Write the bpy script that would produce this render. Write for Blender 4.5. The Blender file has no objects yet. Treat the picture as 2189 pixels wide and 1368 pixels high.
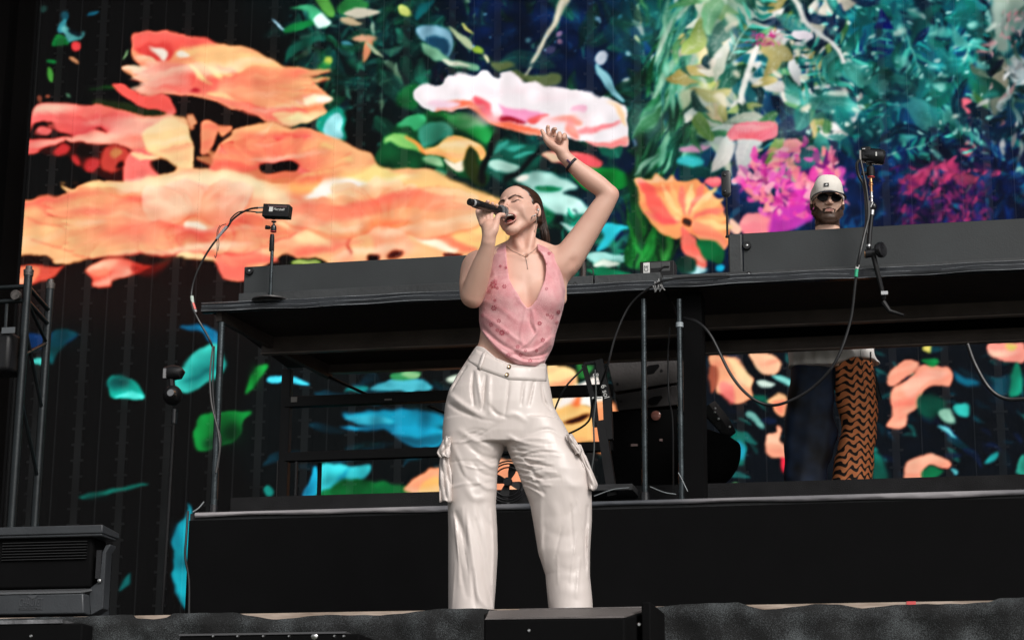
import bpy, bmesh, math, random, time
import numpy as np
from mathutils import Vector, Matrix
T0 = time.time()
R = math.radians
SC = bpy.context.scene; COL = SC.collection
# ---------------------------------------------------------------- camera
FPX = 4460.0; CX, CY = 1094.5, 684.0            # focal length and centre, in pixels of the 2189 x 1368 photograph
YAW, PITCH, ROLL = R(-12.2), R(14.6), 0.008
DW = 7.8                                        # metres from the camera to the singer
fh = Vector((math.sin(YAW), math.cos(YAW), 0)); rt = Vector((math.cos(YAW), -math.sin(YAW), 0)); UPV = Vector((0, 0, 1))
CAM = -DW*fh + Vector((0, 0, -.881))
fw = fh*math.cos(PITCH)+UPV*math.sin(PITCH); up = UPV*math.cos(PITCH)-fh*math.sin(PITCH)
cr = rt*math.cos(ROLL)+up*math.sin(ROLL); cu = up*math.cos(ROLL)-rt*math.sin(ROLL)
cam = bpy.data.cameras.new('camera'); cam.sensor_width = 36; cam.lens = FPX/2189*36; cam.clip_start = .1; cam.clip_end = 500
co = bpy.data.objects.new('camera', cam); COL.objects.link(co); SC.camera = co
co.matrix_world = Matrix(((cr.x, cu.x, -fw.x, CAM.x), (cr.y, cu.y, -fw.y, CAM.y), (cr.z, cu.z, -fw.z, CAM.z), (0, 0, 0, 1)))
cam.dof.use_dof = True; cam.dof.focus_distance = 8.05; cam.dof.aperture_fstop = 9.0
# ---------------------------------------------------------------- light
w = bpy.data.worlds.new('World'); SC.world = w; w.use_nodes = True
nt = w.node_tree; bg = nt.nodes['Background']
sky = nt.nodes.new('ShaderNodeTexSky'); sky.sky_type = 'NISHITA'; sky.sun_disc = False
SUN_AZ, SUN_EL = R(-12.2+180-28), R(36)           # the sun stands in front of the stage, high, a little to the left, veiled by cloud
sky.sun_elevation = SUN_EL; sky.sun_rotation = SUN_AZ; sky.altitude = 50; sky.dust_density = 3; sky.air_density = 1.0
hs = nt.nodes.new('ShaderNodeHueSaturation'); hs.inputs['Saturation'].default_value = .12
nt.links.new(sky.outputs[0], hs.inputs['Color']); nt.links.new(hs.outputs[0], bg.inputs[0]); bg.inputs[1].default_value = .11
sl = bpy.data.lights.new('sun', 'SUN'); sl.energy = 2.1; sl.angle = R(24); sl.color = (1, .95, .90)
so = bpy.data.objects.new('sun', sl); COL.objects.link(so)
sd = Vector((math.sin(SUN_AZ)*math.cos(SUN_EL), math.cos(SUN_AZ)*math.cos(SUN_EL), math.sin(SUN_EL)))
so.rotation_euler = sd.to_track_quat('Z', 'Y').to_euler(); so.location = sd*20
vs = SC.view_settings; vs.view_transform = 'Standard'; vs.look = 'None'; vs.gamma = 1; vs.use_curve_mapping = False; vs.exposure = 0
SC.display_settings.display_device = 'sRGB'
SC.cycles.max_bounces = 6; SC.cycles.diffuse_bounces = 3; SC.cycles.transparent_max_bounces = 8
try: SC.cycles.use_denoising = True
except Exception: pass
# ---------------------------------------------------------------- placing by sight line
def ray(px, py): return cr*((px-CX)/FPX)+cu*(-(py-CY)/FPX)+fw
def atd(px, py, d):                               # the point seen at (px, py) whose horizontal distance is d
    r = ray(px, py); return CAM+r*(d/r.dot(fh))
def atY(px, py, Y):                               # ... that lies in the stage plane y = Y
    r = ray(px, py); return CAM+r*((Y-CAM.y)/r.y)
def atz(px, py, z):
    r = ray(px, py); return CAM+r*((z-CAM.z)/r.z)
def proj(p):
    v = Vector(p)-CAM; d = v.dot(fw); return CX+v.dot(cr)/d*FPX, CY-v.dot(cu)/d*FPX
# ---------------------------------------------------------------- mesh building
class MB:
    def __init__(s): s.v = []; s.f = []
    def add(s, vs, fs):
        n = len(s.v); s.v += [tuple(v) for v in vs]; s.f += [tuple(i+n for i in f) for f in fs]; return s
    def box(s, a, b):
        x0, y0, z0 = a; x1, y1, z1 = b
        return s.add([(x0, y0, z0), (x1, y0, z0), (x1, y1, z0), (x0, y1, z0), (x0, y0, z1), (x1, y0, z1), (x1, y1, z1), (x0, y1, z1)],
                     [(0, 3, 2, 1), (4, 5, 6, 7), (0, 1, 5, 4), (1, 2, 6, 5), (2, 3, 7, 6), (3, 0, 4, 7)])
    def obox(s, c, size, m=None):                 # oriented box, m a 3x3 whose columns are its axes
        m = m or Matrix.Identity(3); c = Vector(c); vs = []
        for z in (-.5, .5):
            for x, y in ((-.5, -.5), (.5, -.5), (.5, .5), (-.5, .5)): vs.append(c+m@Vector((x*size[0], y*size[1], z*size[2])))
        return s.add(vs, [(0, 3, 2, 1), (4, 5, 6, 7), (0, 1, 5, 4), (1, 2, 6, 5), (2, 3, 7, 6), (3, 0, 4, 7)])
    def hexa(s, lo, hi):                          # 4 points below, 4 above
        return s.add(list(lo)+list(hi), [(0, 3, 2, 1), (4, 5, 6, 7), (0, 1, 5, 4), (1, 2, 6, 5), (2, 3, 7, 6), (3, 0, 4, 7)])
    def tube(s, pts, r, n=8, cap=True):
        P = [Vector(p) for p in pts]; k = len(P); rr = r if hasattr(r, '__len__') else [r]*k
        t = (P[1]-P[0]).normalized(); a = t.orthogonal().normalized(); vs = []
        for i, p in enumerate(P):
            t2 = ((P[min(i+1, k-1)]-P[max(i-1, 0)])).normalized()
            a = (a-t2*a.dot(t2)).normalized(); b = t2.cross(a)
            for j in range(n):
                th = 2*math.pi*j/n; vs.append(p+(a*math.cos(th)+b*math.sin(th))*rr[i])
        fs = [(i*n+j, i*n+(j+1) % n, (i+1)*n+(j+1) % n, (i+1)*n+j) for i in range(k-1) for j in range(n)]
        if cap: fs += [tuple(range(n))[::-1], tuple((k-1)*n+j for j in range(n))]
        return s.add(vs, fs)
    def cyl(s, a, b, r, r2=None, n=16): return s.tube([a, b], [r, r if r2 is None else r2], n)
    def lathe(s, c, prof, axis=(0, 0, 1), n=20):   # prof: (distance along the axis, radius)
        c = Vector(c); ax = Vector(axis).normalized()
        a = ax.orthogonal().normalized(); b = ax.cross(a); vs = []; k = len(prof)
        for h, r in prof:
            for j in range(n):
                th = 2*math.pi*j/n; vs.append(c+ax*h+(a*math.cos(th)+b*math.sin(th))*r)
        fs = [(i*n+j, i*n+(j+1) % n, (i+1)*n+(j+1) % n, (i+1)*n+j) for i in range(k-1) for j in range(n)]
        fs += [tuple(range(n))[::-1], tuple((k-1)*n+j for j in range(n))]
        return s.add(vs, fs)
    def ball(s, c, r, m=None, nu=16, nv=10):
        r = r if hasattr(r, '__len__') else (r, r, r); m = m or Matrix.Identity(3); c = Vector(c); vs = []
        for i in range(1, nv):
            ph = math.pi*i/nv
            for j in range(nu):
                th = 2*math.pi*j/nu; vs.append(c+m@Vector((r[0]*math.sin(ph)*math.cos(th), r[1]*math.sin(ph)*math.sin(th), r[2]*math.cos(ph))))
        vs += [c+m@Vector((0, 0, r[2])), c-m@Vector((0, 0, r[2]))]; t = len(vs)-2
        fs = [((i)*nu+j, (i+1)*nu+j, (i+1)*nu+(j+1) % nu, i*nu+(j+1) % nu) for i in range(nv-2) for j in range(nu)]
        fs += [(t, j, (j+1) % nu) for j in range(nu)]+[(t+1, (nv-2)*nu+(j+1) % nu, (nv-2)*nu+j) for j in range(nu)]
        return s.add(vs, fs)
    def prism(s, poly, d):                        # closed polygon extruded by vector d
        n = len(poly); d = Vector(d); P = [Vector(p) for p in poly]
        return s.add(P+[p+d for p in P], [tuple(range(n))[::-1], tuple(range(n, 2*n))]+[(i, (i+1) % n, n+(i+1) % n, n+i) for i in range(n)])
def spline(pts, n=8):
    p = [Vector(q) for q in pts]; q = [2*p[0]-p[1]]+p+[2*p[-1]-p[-2]]; out = []
    for i in range(1, len(q)-2):
        for k in range(n):
            t = k/n; a, b, c, d = q[i-1], q[i], q[i+1], q[i+2]
            out.append(.5*(2*b+(c-a)*t+(2*a-5*b+4*c-d)*t*t+(3*b-a-3*c+d)*t**3))
    return out+[p[-1]]
def mkobj(name, verts, faces, mat, parent=None, smooth=True, angle=35, org=None, bevel=0):
    me = bpy.data.meshes.new(name)
    pl = parent.matrix_basis.translation.copy() if parent is not None else Vector((0, 0, 0))
    if parent is not None and parent.parent is not None: pl = pl+parent.parent.matrix_basis.translation
    o = bpy.data.objects.new(name, me); COL.objects.link(o)
    if isinstance(verts, np.ndarray):
        loc = Vector(org) if org is not None else Vector((0, 0, 0))
        va = verts-np.array(loc if parent is None else pl, dtype=verts.dtype)
        k = faces.shape[1]
        me.vertices.add(len(va)); me.vertices.foreach_set('co', va.astype(np.float32).ravel())
        me.loops.add(faces.size); me.loops.foreach_set('vertex_index', faces.astype(np.int32).ravel())
        me.polygons.add(len(faces)); me.polygons.foreach_set('loop_start', (np.arange(len(faces))*k).astype(np.int32))
        me.update(calc_edges=True)
        if parent is None: o.location = loc
    else:
        if parent is None:
            xs = [v[0] for v in verts]; ys = [v[1] for v in verts]; zs = [v[2] for v in verts]
            loc = Vector(org) if org is not None else Vector(((min(xs)+max(xs))/2, (min(ys)+max(ys))/2, min(zs))); o.location = loc
        else: loc = pl
        me.from_pydata([(v[0]-loc.x, v[1]-loc.y, v[2]-loc.z) for v in verts], [], faces); me.update()
    if smooth:
        me.shade_smooth()
        if angle: me.set_sharp_from_angle(angle=R(angle))
    if mat is not None: me.materials.append(mat)
    if parent is not None: o.parent = parent
    if bevel:
        b = o.modifiers.new('bevel', 'BEVEL'); b.width = bevel; b.segments = 2; b.limit_method = 'ANGLE'; b.angle_limit = R(40)
    return o
def build(name, mb, mat, parent=None, **k): return mkobj(name, mb.v, mb.f, mat, parent, **k)
def tag(o, label=None, cat=None, group=None, kind=None):
    if label: o['label'] = label
    if cat: o['category'] = cat
    if group: o['group'] = group
    if kind: o['kind'] = kind
    return o
def thing(name, label, cat, loc, group=None):
    o = bpy.data.objects.new(name, None); COL.objects.link(o); o.empty_display_size = .1; o.location = Vector(loc); return tag(o, label, cat, group)
def share(o, parent, d, scale=None):               # a copy of a part moved by d, same mesh
    c = o.copy(); COL.objects.link(c); c.parent = parent; c.location = o.location+Vector(d); return c
# ---------------------------------------------------------------- materials
def s2l(c): return tuple(((x/255)/12.92 if x <= 10 else ((x/255+.055)/1.055)**2.4) for x in c)
MATS = {}
def mat(name, col, rough=.5, metal=0., bump=0., bscale=60., var=0., vscale=8., spec=.5, sheen=0., sss=0., coat=0., wear=None):
    if name in MATS: return MATS[name]
    m = bpy.data.materials.new(name); m.use_nodes = True; n = m.node_tree; b = n.nodes['Principled BSDF']; L = n.links.new
    b.inputs['Base Color'].default_value = (*col, 1); b.inputs['Roughness'].default_value = rough; b.inputs['Metallic'].default_value = metal
    b.inputs['Specular IOR Level'].default_value = spec
    if sheen: b.inputs['Sheen Weight'].default_value = sheen
    if coat: b.inputs['Coat Weight'].default_value = coat
    if sss:
        b.inputs['Subsurface Weight'].default_value = sss; b.inputs['Subsurface Radius'].default_value = (1, .35, .2); b.inputs['Subsurface Scale'].default_value = .012
    tc = n.nodes.new('ShaderNodeTexCoord')
    if var:
        no = n.nodes.new('ShaderNodeTexNoise'); no.inputs['Scale'].default_value = vscale; no.inputs['Detail'].default_value = 6; L(tc.outputs['Object'], no.inputs['Vector'])
        mr = n.nodes.new('ShaderNodeMapRange'); mr.inputs[1].default_value = .3; mr.inputs[2].default_value = .7; mr.inputs[3].default_value = 1-var; mr.inputs[4].default_value = 1+var; L(no.outputs[0], mr.inputs[0])
        mx = n.nodes.new('ShaderNodeMix'); mx.data_type = 'RGBA'; mx.blend_type = 'MULTIPLY'; mx.inputs[0].default_value = 1
        mx.inputs[6].default_value = (*col, 1); cb = n.nodes.new('ShaderNodeCombineColor')
        for i in range(3): L(mr.outputs[0], cb.inputs[i])
        L(cb.outputs[0], mx.inputs[7]); L(mx.outputs[2], b.inputs['Base Color'])
        r2 = n.nodes.new('ShaderNodeMapRange'); r2.inputs[3].default_value = max(.05, rough-.12); r2.inputs[4].default_value = min(1, rough+.15); L(no.outputs[0], r2.inputs[0]); L(r2.outputs[0], b.inputs['Roughness'])
    if bump:
        nb = n.nodes.new('ShaderNodeTexNoise'); nb.inputs['Scale'].default_value = bscale; nb.inputs['Detail'].default_value = 4; L(tc.outputs['Object'], nb.inputs['Vector'])
        bp = n.nodes.new('ShaderNodeBump'); bp.inputs['Strength'].default_value = bump; bp.inputs['Distance'].default_value = .01; L(nb.outputs[0], bp.inputs['Height']); L(bp.outputs[0], b.inputs['Normal'])
    MATS[name] = m; return m
BLK = mat('black_powder_coat', (.008, .008, .009), .5, 0, .1, 200, .3, 10, spec=.3)
BLKG = mat('black_gloss_plastic', (.012, .012, .014), .25, 0, 0, 60, .2, 14)
MATTE = mat('black_matt', (.0035, .0035, .0038), .9, 0, 0, 60, .2, 6, spec=.08)
TUBE = mat('dark_painted_steel_tube', (.045, .055, .06), .25, .7, .12, 120, .4, 14)
CHAR = mat('charcoal_painted_board', (.024, .028, .030), .6, 0, .10, 160, .28, 3)
RUB = mat('black_rubber_cable', (.008, .008, .009), .42, 0, 0, 60, .2, 30)
SIL = mat('bare_metal', (.6, .6, .6), .3, 1., .1, 200, .1, 20)
WHT = mat('white_tape', (.7, .7, .68), .6, 0, .1, 100, .1, 20)
RED = mat('red_tape', (.7, .1, .1), .5); GRN = mat('green_tape', (.03, .42, .22), .5); ORG = mat('brass', (.62, .32, .14), .3, .9)
# ---------------------------------------------------------------- the picture shown on the LED wall
# drawn in code on a canvas; the canvas is flat artwork, mapped once on to the panels' own vertices
PS = 0.5; PX0, PY0, PX1, PY1 = -260, -300, 2460, 1420
CW, CH = int((PX1-PX0)*PS), int((PY1-PY0)*PS)
canvas = np.zeros((CH, CW, 3), np.float32) + np.array([13, 13, 14], np.float32)
Z = {0: (0, 0, 1.0), 1: (0, 0, 1/3), 2: (730, 0, 1/3), 3: (1460, 0, 1/3), 4: (0, 456, 1/3), 5: (730, 456, 1/3),
     6: (1460, 456, 1/3), 7: (0, 912, 1/3), 8: (730, 912, 1/3), 9: (1460, 912, 1/3), 10: (1220, 740, 340/1368), 11: (1640, 740, 320/1368)}
def zc(z, pts):
    ox, oy, s = Z[z]
    return [((ox+x*s-PX0)*PS, (oy+y*s-PY0)*PS) for x, y in pts]
def crom(p, n=6, closed=True):
    p = np.array(p, float); N = len(p)
    if closed: P = [p[(i-1) % N] for i in range(N)], p, [p[(i+1) % N] for i in range(N)], [p[(i+2) % N] for i in range(N)]
    else:
        q = np.vstack([2*p[0]-p[1], p, 2*p[-1]-p[-2]]); P = q[:-3], q[1:-2], q[2:-1], q[3:]
    P = [np.array(a) for a in P]; out = []
    for t in np.linspace(0, 1, n, endpoint=False):
        out.append(.5*(2*P[1]+(P[2]-P[0])*t+(2*P[0]-5*P[1]+4*P[2]-P[3])*t*t+(3*P[1]-P[0]-3*P[2]+P[3])*t**3))
    r = np.stack(out, 1).reshape(-1, p.shape[1])
    return r if closed else np.vstack([r, p[-1:]])
def blur1(a, r):
    if r < .3: return a
    n = int(math.ceil(r*2.2)); k = np.exp(-.5*(np.arange(-n, n+1)/r)**2); k /= k.sum()
    for ax in (0, 1):
        b = np.zeros_like(a)
        for i, w in enumerate(k):
            s = i-n
            src = [slice(None)]*2; dst = [slice(None)]*2
            if s > 0: dst[ax] = slice(0, -s); src[ax] = slice(s, None)
            elif s < 0: dst[ax] = slice(-s, None); src[ax] = slice(0, s)
            b[tuple(dst)] += w*a[tuple(src)]
        a = b
    return a
def fillmask(p, pad):
    x0 = max(0, int(p[:, 0].min()-pad)); x1 = min(CW, int(p[:, 0].max()+pad)+2)
    y0 = max(0, int(p[:, 1].min()-pad)); y1 = min(CH, int(p[:, 1].max()+pad)+2)
    if x1 <= x0 or y1 <= y0: return None
    xs = np.arange(x0, x1)+.5; ys = np.arange(y0, y1)+.5
    m = np.zeros((y1-y0, x1-x0), bool)
    q = np.roll(p, -1, 0)
    for (ax, ay), (bx, by) in zip(p, q):
        if ay == by: continue
        r0 = np.searchsorted(ys, min(ay, by)); r1 = np.searchsorted(ys, max(ay, by))
        if r1 <= r0: continue
        xi = ax+(ys[r0:r1]-ay)*(bx-ax)/(by-ay)
        m[r0:r1] ^= xs[None, :] >= xi[:, None]
    return x0, y0, m.astype(np.float32)
def comp(x0, y0, m, col):
    h, w = m.shape
    c = canvas[y0:y0+h, x0:x0+w]
    c += (np.asarray(col, np.float32)-c)*m[..., None]
def sh(z, pts, col, b=3, op=1., col2=None, g=None, smooth=True):
    """closed soft shape; col2 and g=(from, to) give a two-colour petal"""
    p = np.array(zc(z, pts)); p = crom(p) if smooth and len(p) > 2 else p
    r = b*PS*(.55 if b <= 12 else 1); f = fillmask(p, r*2.5+2)
    if f is None: return
    x0, y0, m = f; m = blur1(m, r)*op
    if col2 is not None:
        (ax, ay), (bx, by) = zc(z, g)
        yy, xx = np.mgrid[y0:y0+m.shape[0], x0:x0+m.shape[1]]
        t = ((xx-ax)*(bx-ax)+(yy-ay)*(by-ay))/((bx-ax)**2+(by-ay)**2+1e-6); t = np.clip(t, 0, 1)[..., None]
        col = np.array(col)*(1-t)+np.array(col2)*t
    comp(x0, y0, m, col)
def st(z, pts, w, col, b=2, op=1., w2=None):
    """brush stroke with width w (photo pixels) to w2, pointed at its end if w2=0"""
    p = np.array(zc(z, pts)); p = crom(p, 6, False) if len(p) > 2 else p
    n = len(p); w2 = w if w2 is None else w2
    ww = (w+(w2-w)*np.linspace(0, 1, n))*PS/2
    d = np.gradient(p, axis=0); nrm = np.stack([-d[:, 1], d[:, 0]], 1)/(np.hypot(d[:, 0], d[:, 1])[:, None]+1e-6)
    poly = np.vstack([p+nrm*ww[:, None], (p-nrm*ww[:, None])[::-1]])
    f = fillmask(poly, b*PS*2.5+2)
    if f is None: return
    comp(f[0], f[1], blur1(f[2], b*PS)*op, col)
def leaf(z, a, c, w, col, b=2, op=1., bend=0., col2=None):
    """a leaf or petal from a to c, w wide (photo pixels), bent sideways"""
    (ax, ay), (bx, by) = a, c; k = Z[z][2]
    dx, dy = bx-ax, by-ay; L = math.hypot(dx, dy)+1e-6; nx, ny = -dy/L, dx/L; w = w/k/2
    L_, R_ = [], []
    for t in (0, .15, .35, .6, .85, 1):
        s = math.sin(math.pi*t**.8)**.75 if 0 < t < 1 else 0
        ox = ax+dx*t+nx*bend*L*math.sin(math.pi*t); oy = ay+dy*t+ny*bend*L*math.sin(math.pi*t)
        L_.append((ox+nx*w*s, oy+ny*w*s)); R_.append((ox-nx*w*s, oy-ny*w*s))
    sh(z, L_+R_[-2:0:-1], col, b, op, col2, (a, c))
def ov(z, c, rx, ry, col, b=4, op=1., rot=0.):
    k = Z[z][2]; ca, sa = math.cos(rot), math.sin(rot)
    sh(z, [(c[0]+(rx*math.cos(t)*ca-ry*math.sin(t)*sa)/k, c[1]+(rx*math.cos(t)*sa+ry*math.sin(t)*ca)/k) for t in np.linspace(0, 6.283, 12, endpoint=False)], col, b, op)
prng = random.Random(7)
def scat(box, n, pal, size=(10, 40), ang=(0, 180), asp=(.15, .4), b=(1, 3), op=(.4, .95), inside=None):
    """scattered small leaves, petals and glints"""
    for _ in range(n):
        x = prng.uniform(box[0], box[2]); y = prng.uniform(box[1], box[3])
        if inside is not None and not inside(x, y): continue
        L = prng.uniform(*size); a = math.radians(prng.uniform(*ang)); c = prng.choice(pal); k = prng.uniform(.75, 1.15)
        leaf(0, (x, y), (x+L*math.cos(a), y+L*math.sin(a)), L*prng.uniform(*asp), [min(250, v*k) for v in c], prng.uniform(*b), prng.uniform(*op), prng.uniform(-.2, .2))

def vleaf(a, c, w, col, mid, bend=0., op=.95):        # a leaf with a pale midrib and side veins
    leaf(0, a, c, w, col, 2.6, op, bend, [v*.6 for v in col]); (ax, ay), (bx, by) = a, c; dx, dy = bx-ax, by-ay; L = math.hypot(dx, dy)+1e-6; nx, ny = -dy/L, dx/L
    P_ = lambda t, o=0: (ax+dx*t+nx*(bend*L*math.sin(math.pi*t)+o), ay+dy*t+ny*(bend*L*math.sin(math.pi*t)+o))
    st(0, [P_(.02), P_(.5), P_(.97)], max(1.4, w*.06), mid, 1.2, .38, w2=.6)
    if w > 26:
        for k in range(2, 8):
            t = k/9; s_ = w*.36*math.sin(math.pi*t**.8); st(0, [P_(t), P_(t+.10, s_)], 1.2, mid, 1, .28, w2=.5); st(0, [P_(t), P_(t+.10, -s_)], 1.2, mid, 1, .28, w2=.5)
def fern(a, c, n, L0, w, cols, bend=.1, mid=(150, 190, 170)):
    (ax, ay), (bx, by) = a, c; dx, dy = bx-ax, by-ay; L = math.hypot(dx, dy); nx, ny = -dy/L, dx/L; ux, uy = dx/L, dy/L
    P_ = lambda t: (ax+dx*t+nx*bend*L*math.sin(math.pi*t), ay+dy*t+ny*bend*L*math.sin(math.pi*t))
    for k in range(1, n):
        t = k/n; x, y = P_(t); l_ = L0*math.sin(math.pi*(.12+.86*t))**.7
        for s_ in (-1, 1):
            vx, vy = ux*.62+nx*s_*.8, uy*.62+ny*s_*.8; col = cols[(k+(s_ > 0)) % len(cols)]; kk = prng.uniform(.7, 1.2); leaf(0, (x, y), (x+vx*l_, y+vy*l_+l_*.08), w*prng.uniform(.7, 1.1), [min(245, q*kk) for q in col], 1.2, .92, prng.uniform(-.08, .08))
    st(0, [P_(t) for t in (0, .25, .5, .75, 1)], 3.2, mid, 1, .9, w2=1)
# --- grounds
sh(0, [(560, -300), (2460, -300), (2460, 520), (1200, 560), (900, 420), (760, 200), (620, 60)], (9, 34, 38), 60, .95)
sh(0, [(940, -300), (1420, -300), (1400, 60), (1340, 210), (1100, 190), (960, 80)], (7, 30, 58), 30)
sh(0, [(1380, -300), (2460, -300), (2460, 300), (1900, 320), (1500, 330), (1390, 200)], (14, 84, 92), 50)
sh(0, [(1400, 290), (2460, 250), (2460, 560), (1400, 560)], (12, 42, 78), 40, .95)
sh(0, [(1900, 330), (2460, 260), (2460, 560), (1900, 560)], (15, 24, 50), 40, .8)
sh(0, [(1480, 730), (2460, 700), (2460, 1100), (1480, 1100)], (14, 24, 34), 20, .9)
sh(0, [(600, 760), (1340, 760), (1340, 1090), (600, 1090)], (12, 22, 26), 20, .7)
sh(0, [(0, 470), (520, 480), (560, 700), (0, 660)], (38, 22, 20), 30, .8)
# --- busy undergrowth
TE = [(30, 130, 125), (60, 160, 145), (20, 95, 100), (120, 190, 175), (15, 70, 85), (10, 50, 62), (180, 215, 205)]
DK = [(10, 52, 48), (16, 70, 60), (8, 38, 46), (40, 96, 88), (12, 30, 40)]
NV = [(10, 44, 92), (14, 60, 110), (8, 30, 66), (30, 90, 130), (10, 24, 52)]
CR = [(226, 222, 206), (236, 228, 222), (196, 206, 160), (150, 180, 120), (220, 190, 150), (90, 130, 100)]
scat((610, -250, 980, 420), 240, DK, (10, 46))
scat((610, 0, 930, 330), 60, [(70, 110, 100), (120, 150, 140), (30, 90, 90)], (3, 12), op=(.4, .8), asp=(.3, .8))
scat((930, -250, 1420, 200), 70, NV+DK, (14, 60), (60, 120), op=(.3, .7))
scat((1340, -250, 2460, 330), 900, TE+NV[:2], (14, 60), op=(.35, .9))
scat((1700, -40, 2080, 300), 170, TE, (8, 30), op=(.5, 1))
scat((1340, -250, 1780, 300), 230, CR+[(40, 110, 80)], (14, 60), (50, 130), op=(.4, .9))
scat((1480, 280, 2250, 520), 260, NV+[(20, 100, 120)], (10, 50), op=(.3, .8))
scat((2090, -100, 2460, 300), 240, [(170, 180, 170), (200, 200, 195), (20, 50, 48), (12, 34, 34), (120, 110, 110), (190, 130, 130)], (10, 40), (60, 130))
scat((1490, 740, 2300, 1060), 230, [(12, 50, 62), (14, 84, 92), (20, 40, 70), (10, 22, 34), (40, 130, 120)], (14, 55), (0, 70), op=(.3, .8))

# tangle behind the pink flower, upper centre
for i in range(110):
    x, y = prng.uniform(620, 1180), prng.uniform(-20, 400)
    if x > 860 and y > 150: continue
    L = prng.uniform(14, 60); a_ = prng.uniform(0, 6.28); vleaf((x, y), (x+L*math.cos(a_), y+L*math.sin(a_)), L*prng.uniform(.15, .35), prng.choice([(16, 60, 52), (24, 84, 66), (60, 110, 96), (10, 40, 44), (110, 140, 116), (12, 44, 70)]), (130, 170, 150), prng.uniform(-.25, .25), prng.uniform(.5, .9))
# dark continuous foliage behind everything from the centre to the right
for i in range(330):
    x, y = prng.uniform(640, 1480), prng.uniform(-30, 580)
    if x < 900 and y > 260: continue
    L = prng.uniform(40, 130); a_ = prng.uniform(0, 6.28); deep = 1 if y > 210 else .75
    if 940 < x < 1340 and y < 190 and prng.random() < .6: vleaf((x, y), (x+L*math.cos(a_), y+L*math.sin(a_)), L*.3, prng.choice([(10, 40, 74), (8, 30, 60), (12, 52, 84)]), (30, 80, 110), prng.uniform(-.2, .2), .5); continue
    vleaf((x, y), (x+L*math.cos(a_), y+L*math.sin(a_)), L*prng.uniform(.2, .42), prng.choice([(16, 66, 52), (20, 88, 62), (12, 52, 54), (30, 110, 84), (10, 40, 48), (14, 74, 72), (44, 120, 100)]), (90, 160, 130), prng.uniform(-.25, .25), prng.uniform(.5, .9)*deep)
for i in range(60):
    x, y = prng.uniform(560, 1340), prng.uniform(790, 1070); L = prng.uniform(30, 110); vleaf((x, y), (x+L, y+prng.uniform(-20, 20)), L*.24, prng.choice([(8, 60, 76), (10, 50, 50), (14, 84, 104), (10, 60, 40)]), (40, 130, 140), prng.uniform(-.2, .2), .55)
# --- top left: small lit leaves over black
for c, rx, ry, col, r in (((300, 55), 9, 8, (40, 70, 66), 0), ((420, 110), 10, 9, (22, 70, 80), 0), ((405, 170), 8, 16, (50, 110, 118), .3), ((600, 92), 12, 5, (25, 100, 120), -.4),
                          ((330, 405), 12, 6, (20, 110, 60), 0), ((322, 490), 7, 16, (70, 130, 60), -.2), ((495, 300), 10, 10, (235, 70, 60), 0), ((470, 385), 12, 5, (190, 130, 90), .5),
                          ((250, 640), 6, 9, (120, 70, 55), .3), ((305, 625), 6, 4, (140, 80, 60), 0), ((440, 622), 5, 4, (70, 100, 80), 0), ((810, 360), 4, 10, (120, 150, 110), .2)):
    ov(1, c, rx, ry, col, 2, .9, r)
sh(1, [(345, 290), (375, 225), (420, 240), (450, 290)], (22, 110, 60), 2)
sh(1, [(400, 180), (430, 160), (470, 200), (520, 220), (560, 200), (545, 240), (490, 265), (440, 270)], (80, 140, 140), 3)
sh(1, [(440, 190), (500, 200), (540, 225), (480, 230)], (16, 40, 50), 2)
st(1, [(590, 580), (720, 575), (760, 590)], 7, (26, 64, 30), 2)
sh(1, [(590, 650), (780, 660), (1000, 700), (1080, 745), (960, 760), (760, 720), (620, 690)], (50, 60, 30), 4, .8)
# --- upper right of the black: leaves
leaf(1, (1840, 205), (1740, 140), 6, (150, 190, 210), 1.5)
leaf(1, (1820, 210), (2080, 120), 18, (18, 100, 58), 3)
sh(1, [(1860, 55), (1980, 45), (2080, 90), (2130, 150), (2090, 185), (2020, 130), (1960, 80)], (60, 140, 100), 3)
sh(1, [(2010, -30), (2080, -40), (2160, 60), (2140, 110), (2060, 60)], (70, 120, 60), 3)
sh(1, [(2030, 120), (2080, 90), (2140, 150), (2060, 180)], (180, 220, 205), 3)
sh(1, [(1830, 400), (1850, 300), (1980, 250), (2080, 250), (1960, 320), (1880, 360)], (22, 84, 72), 4)
ov(1, (2095, 405), 8, 9, (150, 170, 70), 3); ov(1, (2075, 440), 12, 10, (40, 110, 60), 4, .7)
sh(1, [(2020, 800), (2080, 730), (2200, 690), (2230, 890), (2140, 890), (2060, 860)], (20, 130, 110), 4)
sh(1, [(2075, 860), (2110, 750), (2190, 730), (2200, 890)], (130, 200, 205), 3)

# --- lower coral flower at the left edge
E = (250, 104, 88)
sh(1, [(210, 690), (400, 668), (620, 680), (800, 720), (1000, 750), (1120, 745), (1060, 960), (960, 985), (700, 940), (480, 935), (380, 900), (205, 905)], E, 3, col2=(250, 130, 95), g=((300, 700), (1000, 950)))
sh(1, [(188, 905), (380, 890), (420, 930), (330, 960), (260, 990), (186, 1000)], (246, 98, 80), 2)
sh(1, [(205, 800), (330, 795), (380, 850), (480, 880), (380, 895), (205, 895)], (34, 16, 16), 4)
ov(1, (275, 850), 19, 9, (236, 110, 98), 4)
sh(1, [(600, 830), (650, 815), (760, 830), (690, 850)], (60, 10, 14), 4)
st(1, [(480, 750), (600, 770), (760, 775)], 4, (214, 80, 60), 3, .7)
sh(1, [(250, 985), (400, 930), (620, 930), (840, 960), (830, 1100), (770, 1170), (560, 1100), (440, 1020), (330, 1010)], (60, 20, 18), 4)
for c, rx, ry, r in (((400, 980), 17, 12, -.3), ((600, 1060), 20, 14, -.5), ((500, 1040), 12, 8, .4)): ov(1, c, rx, ry, (190, 60, 52), 5, .9, r)
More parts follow.
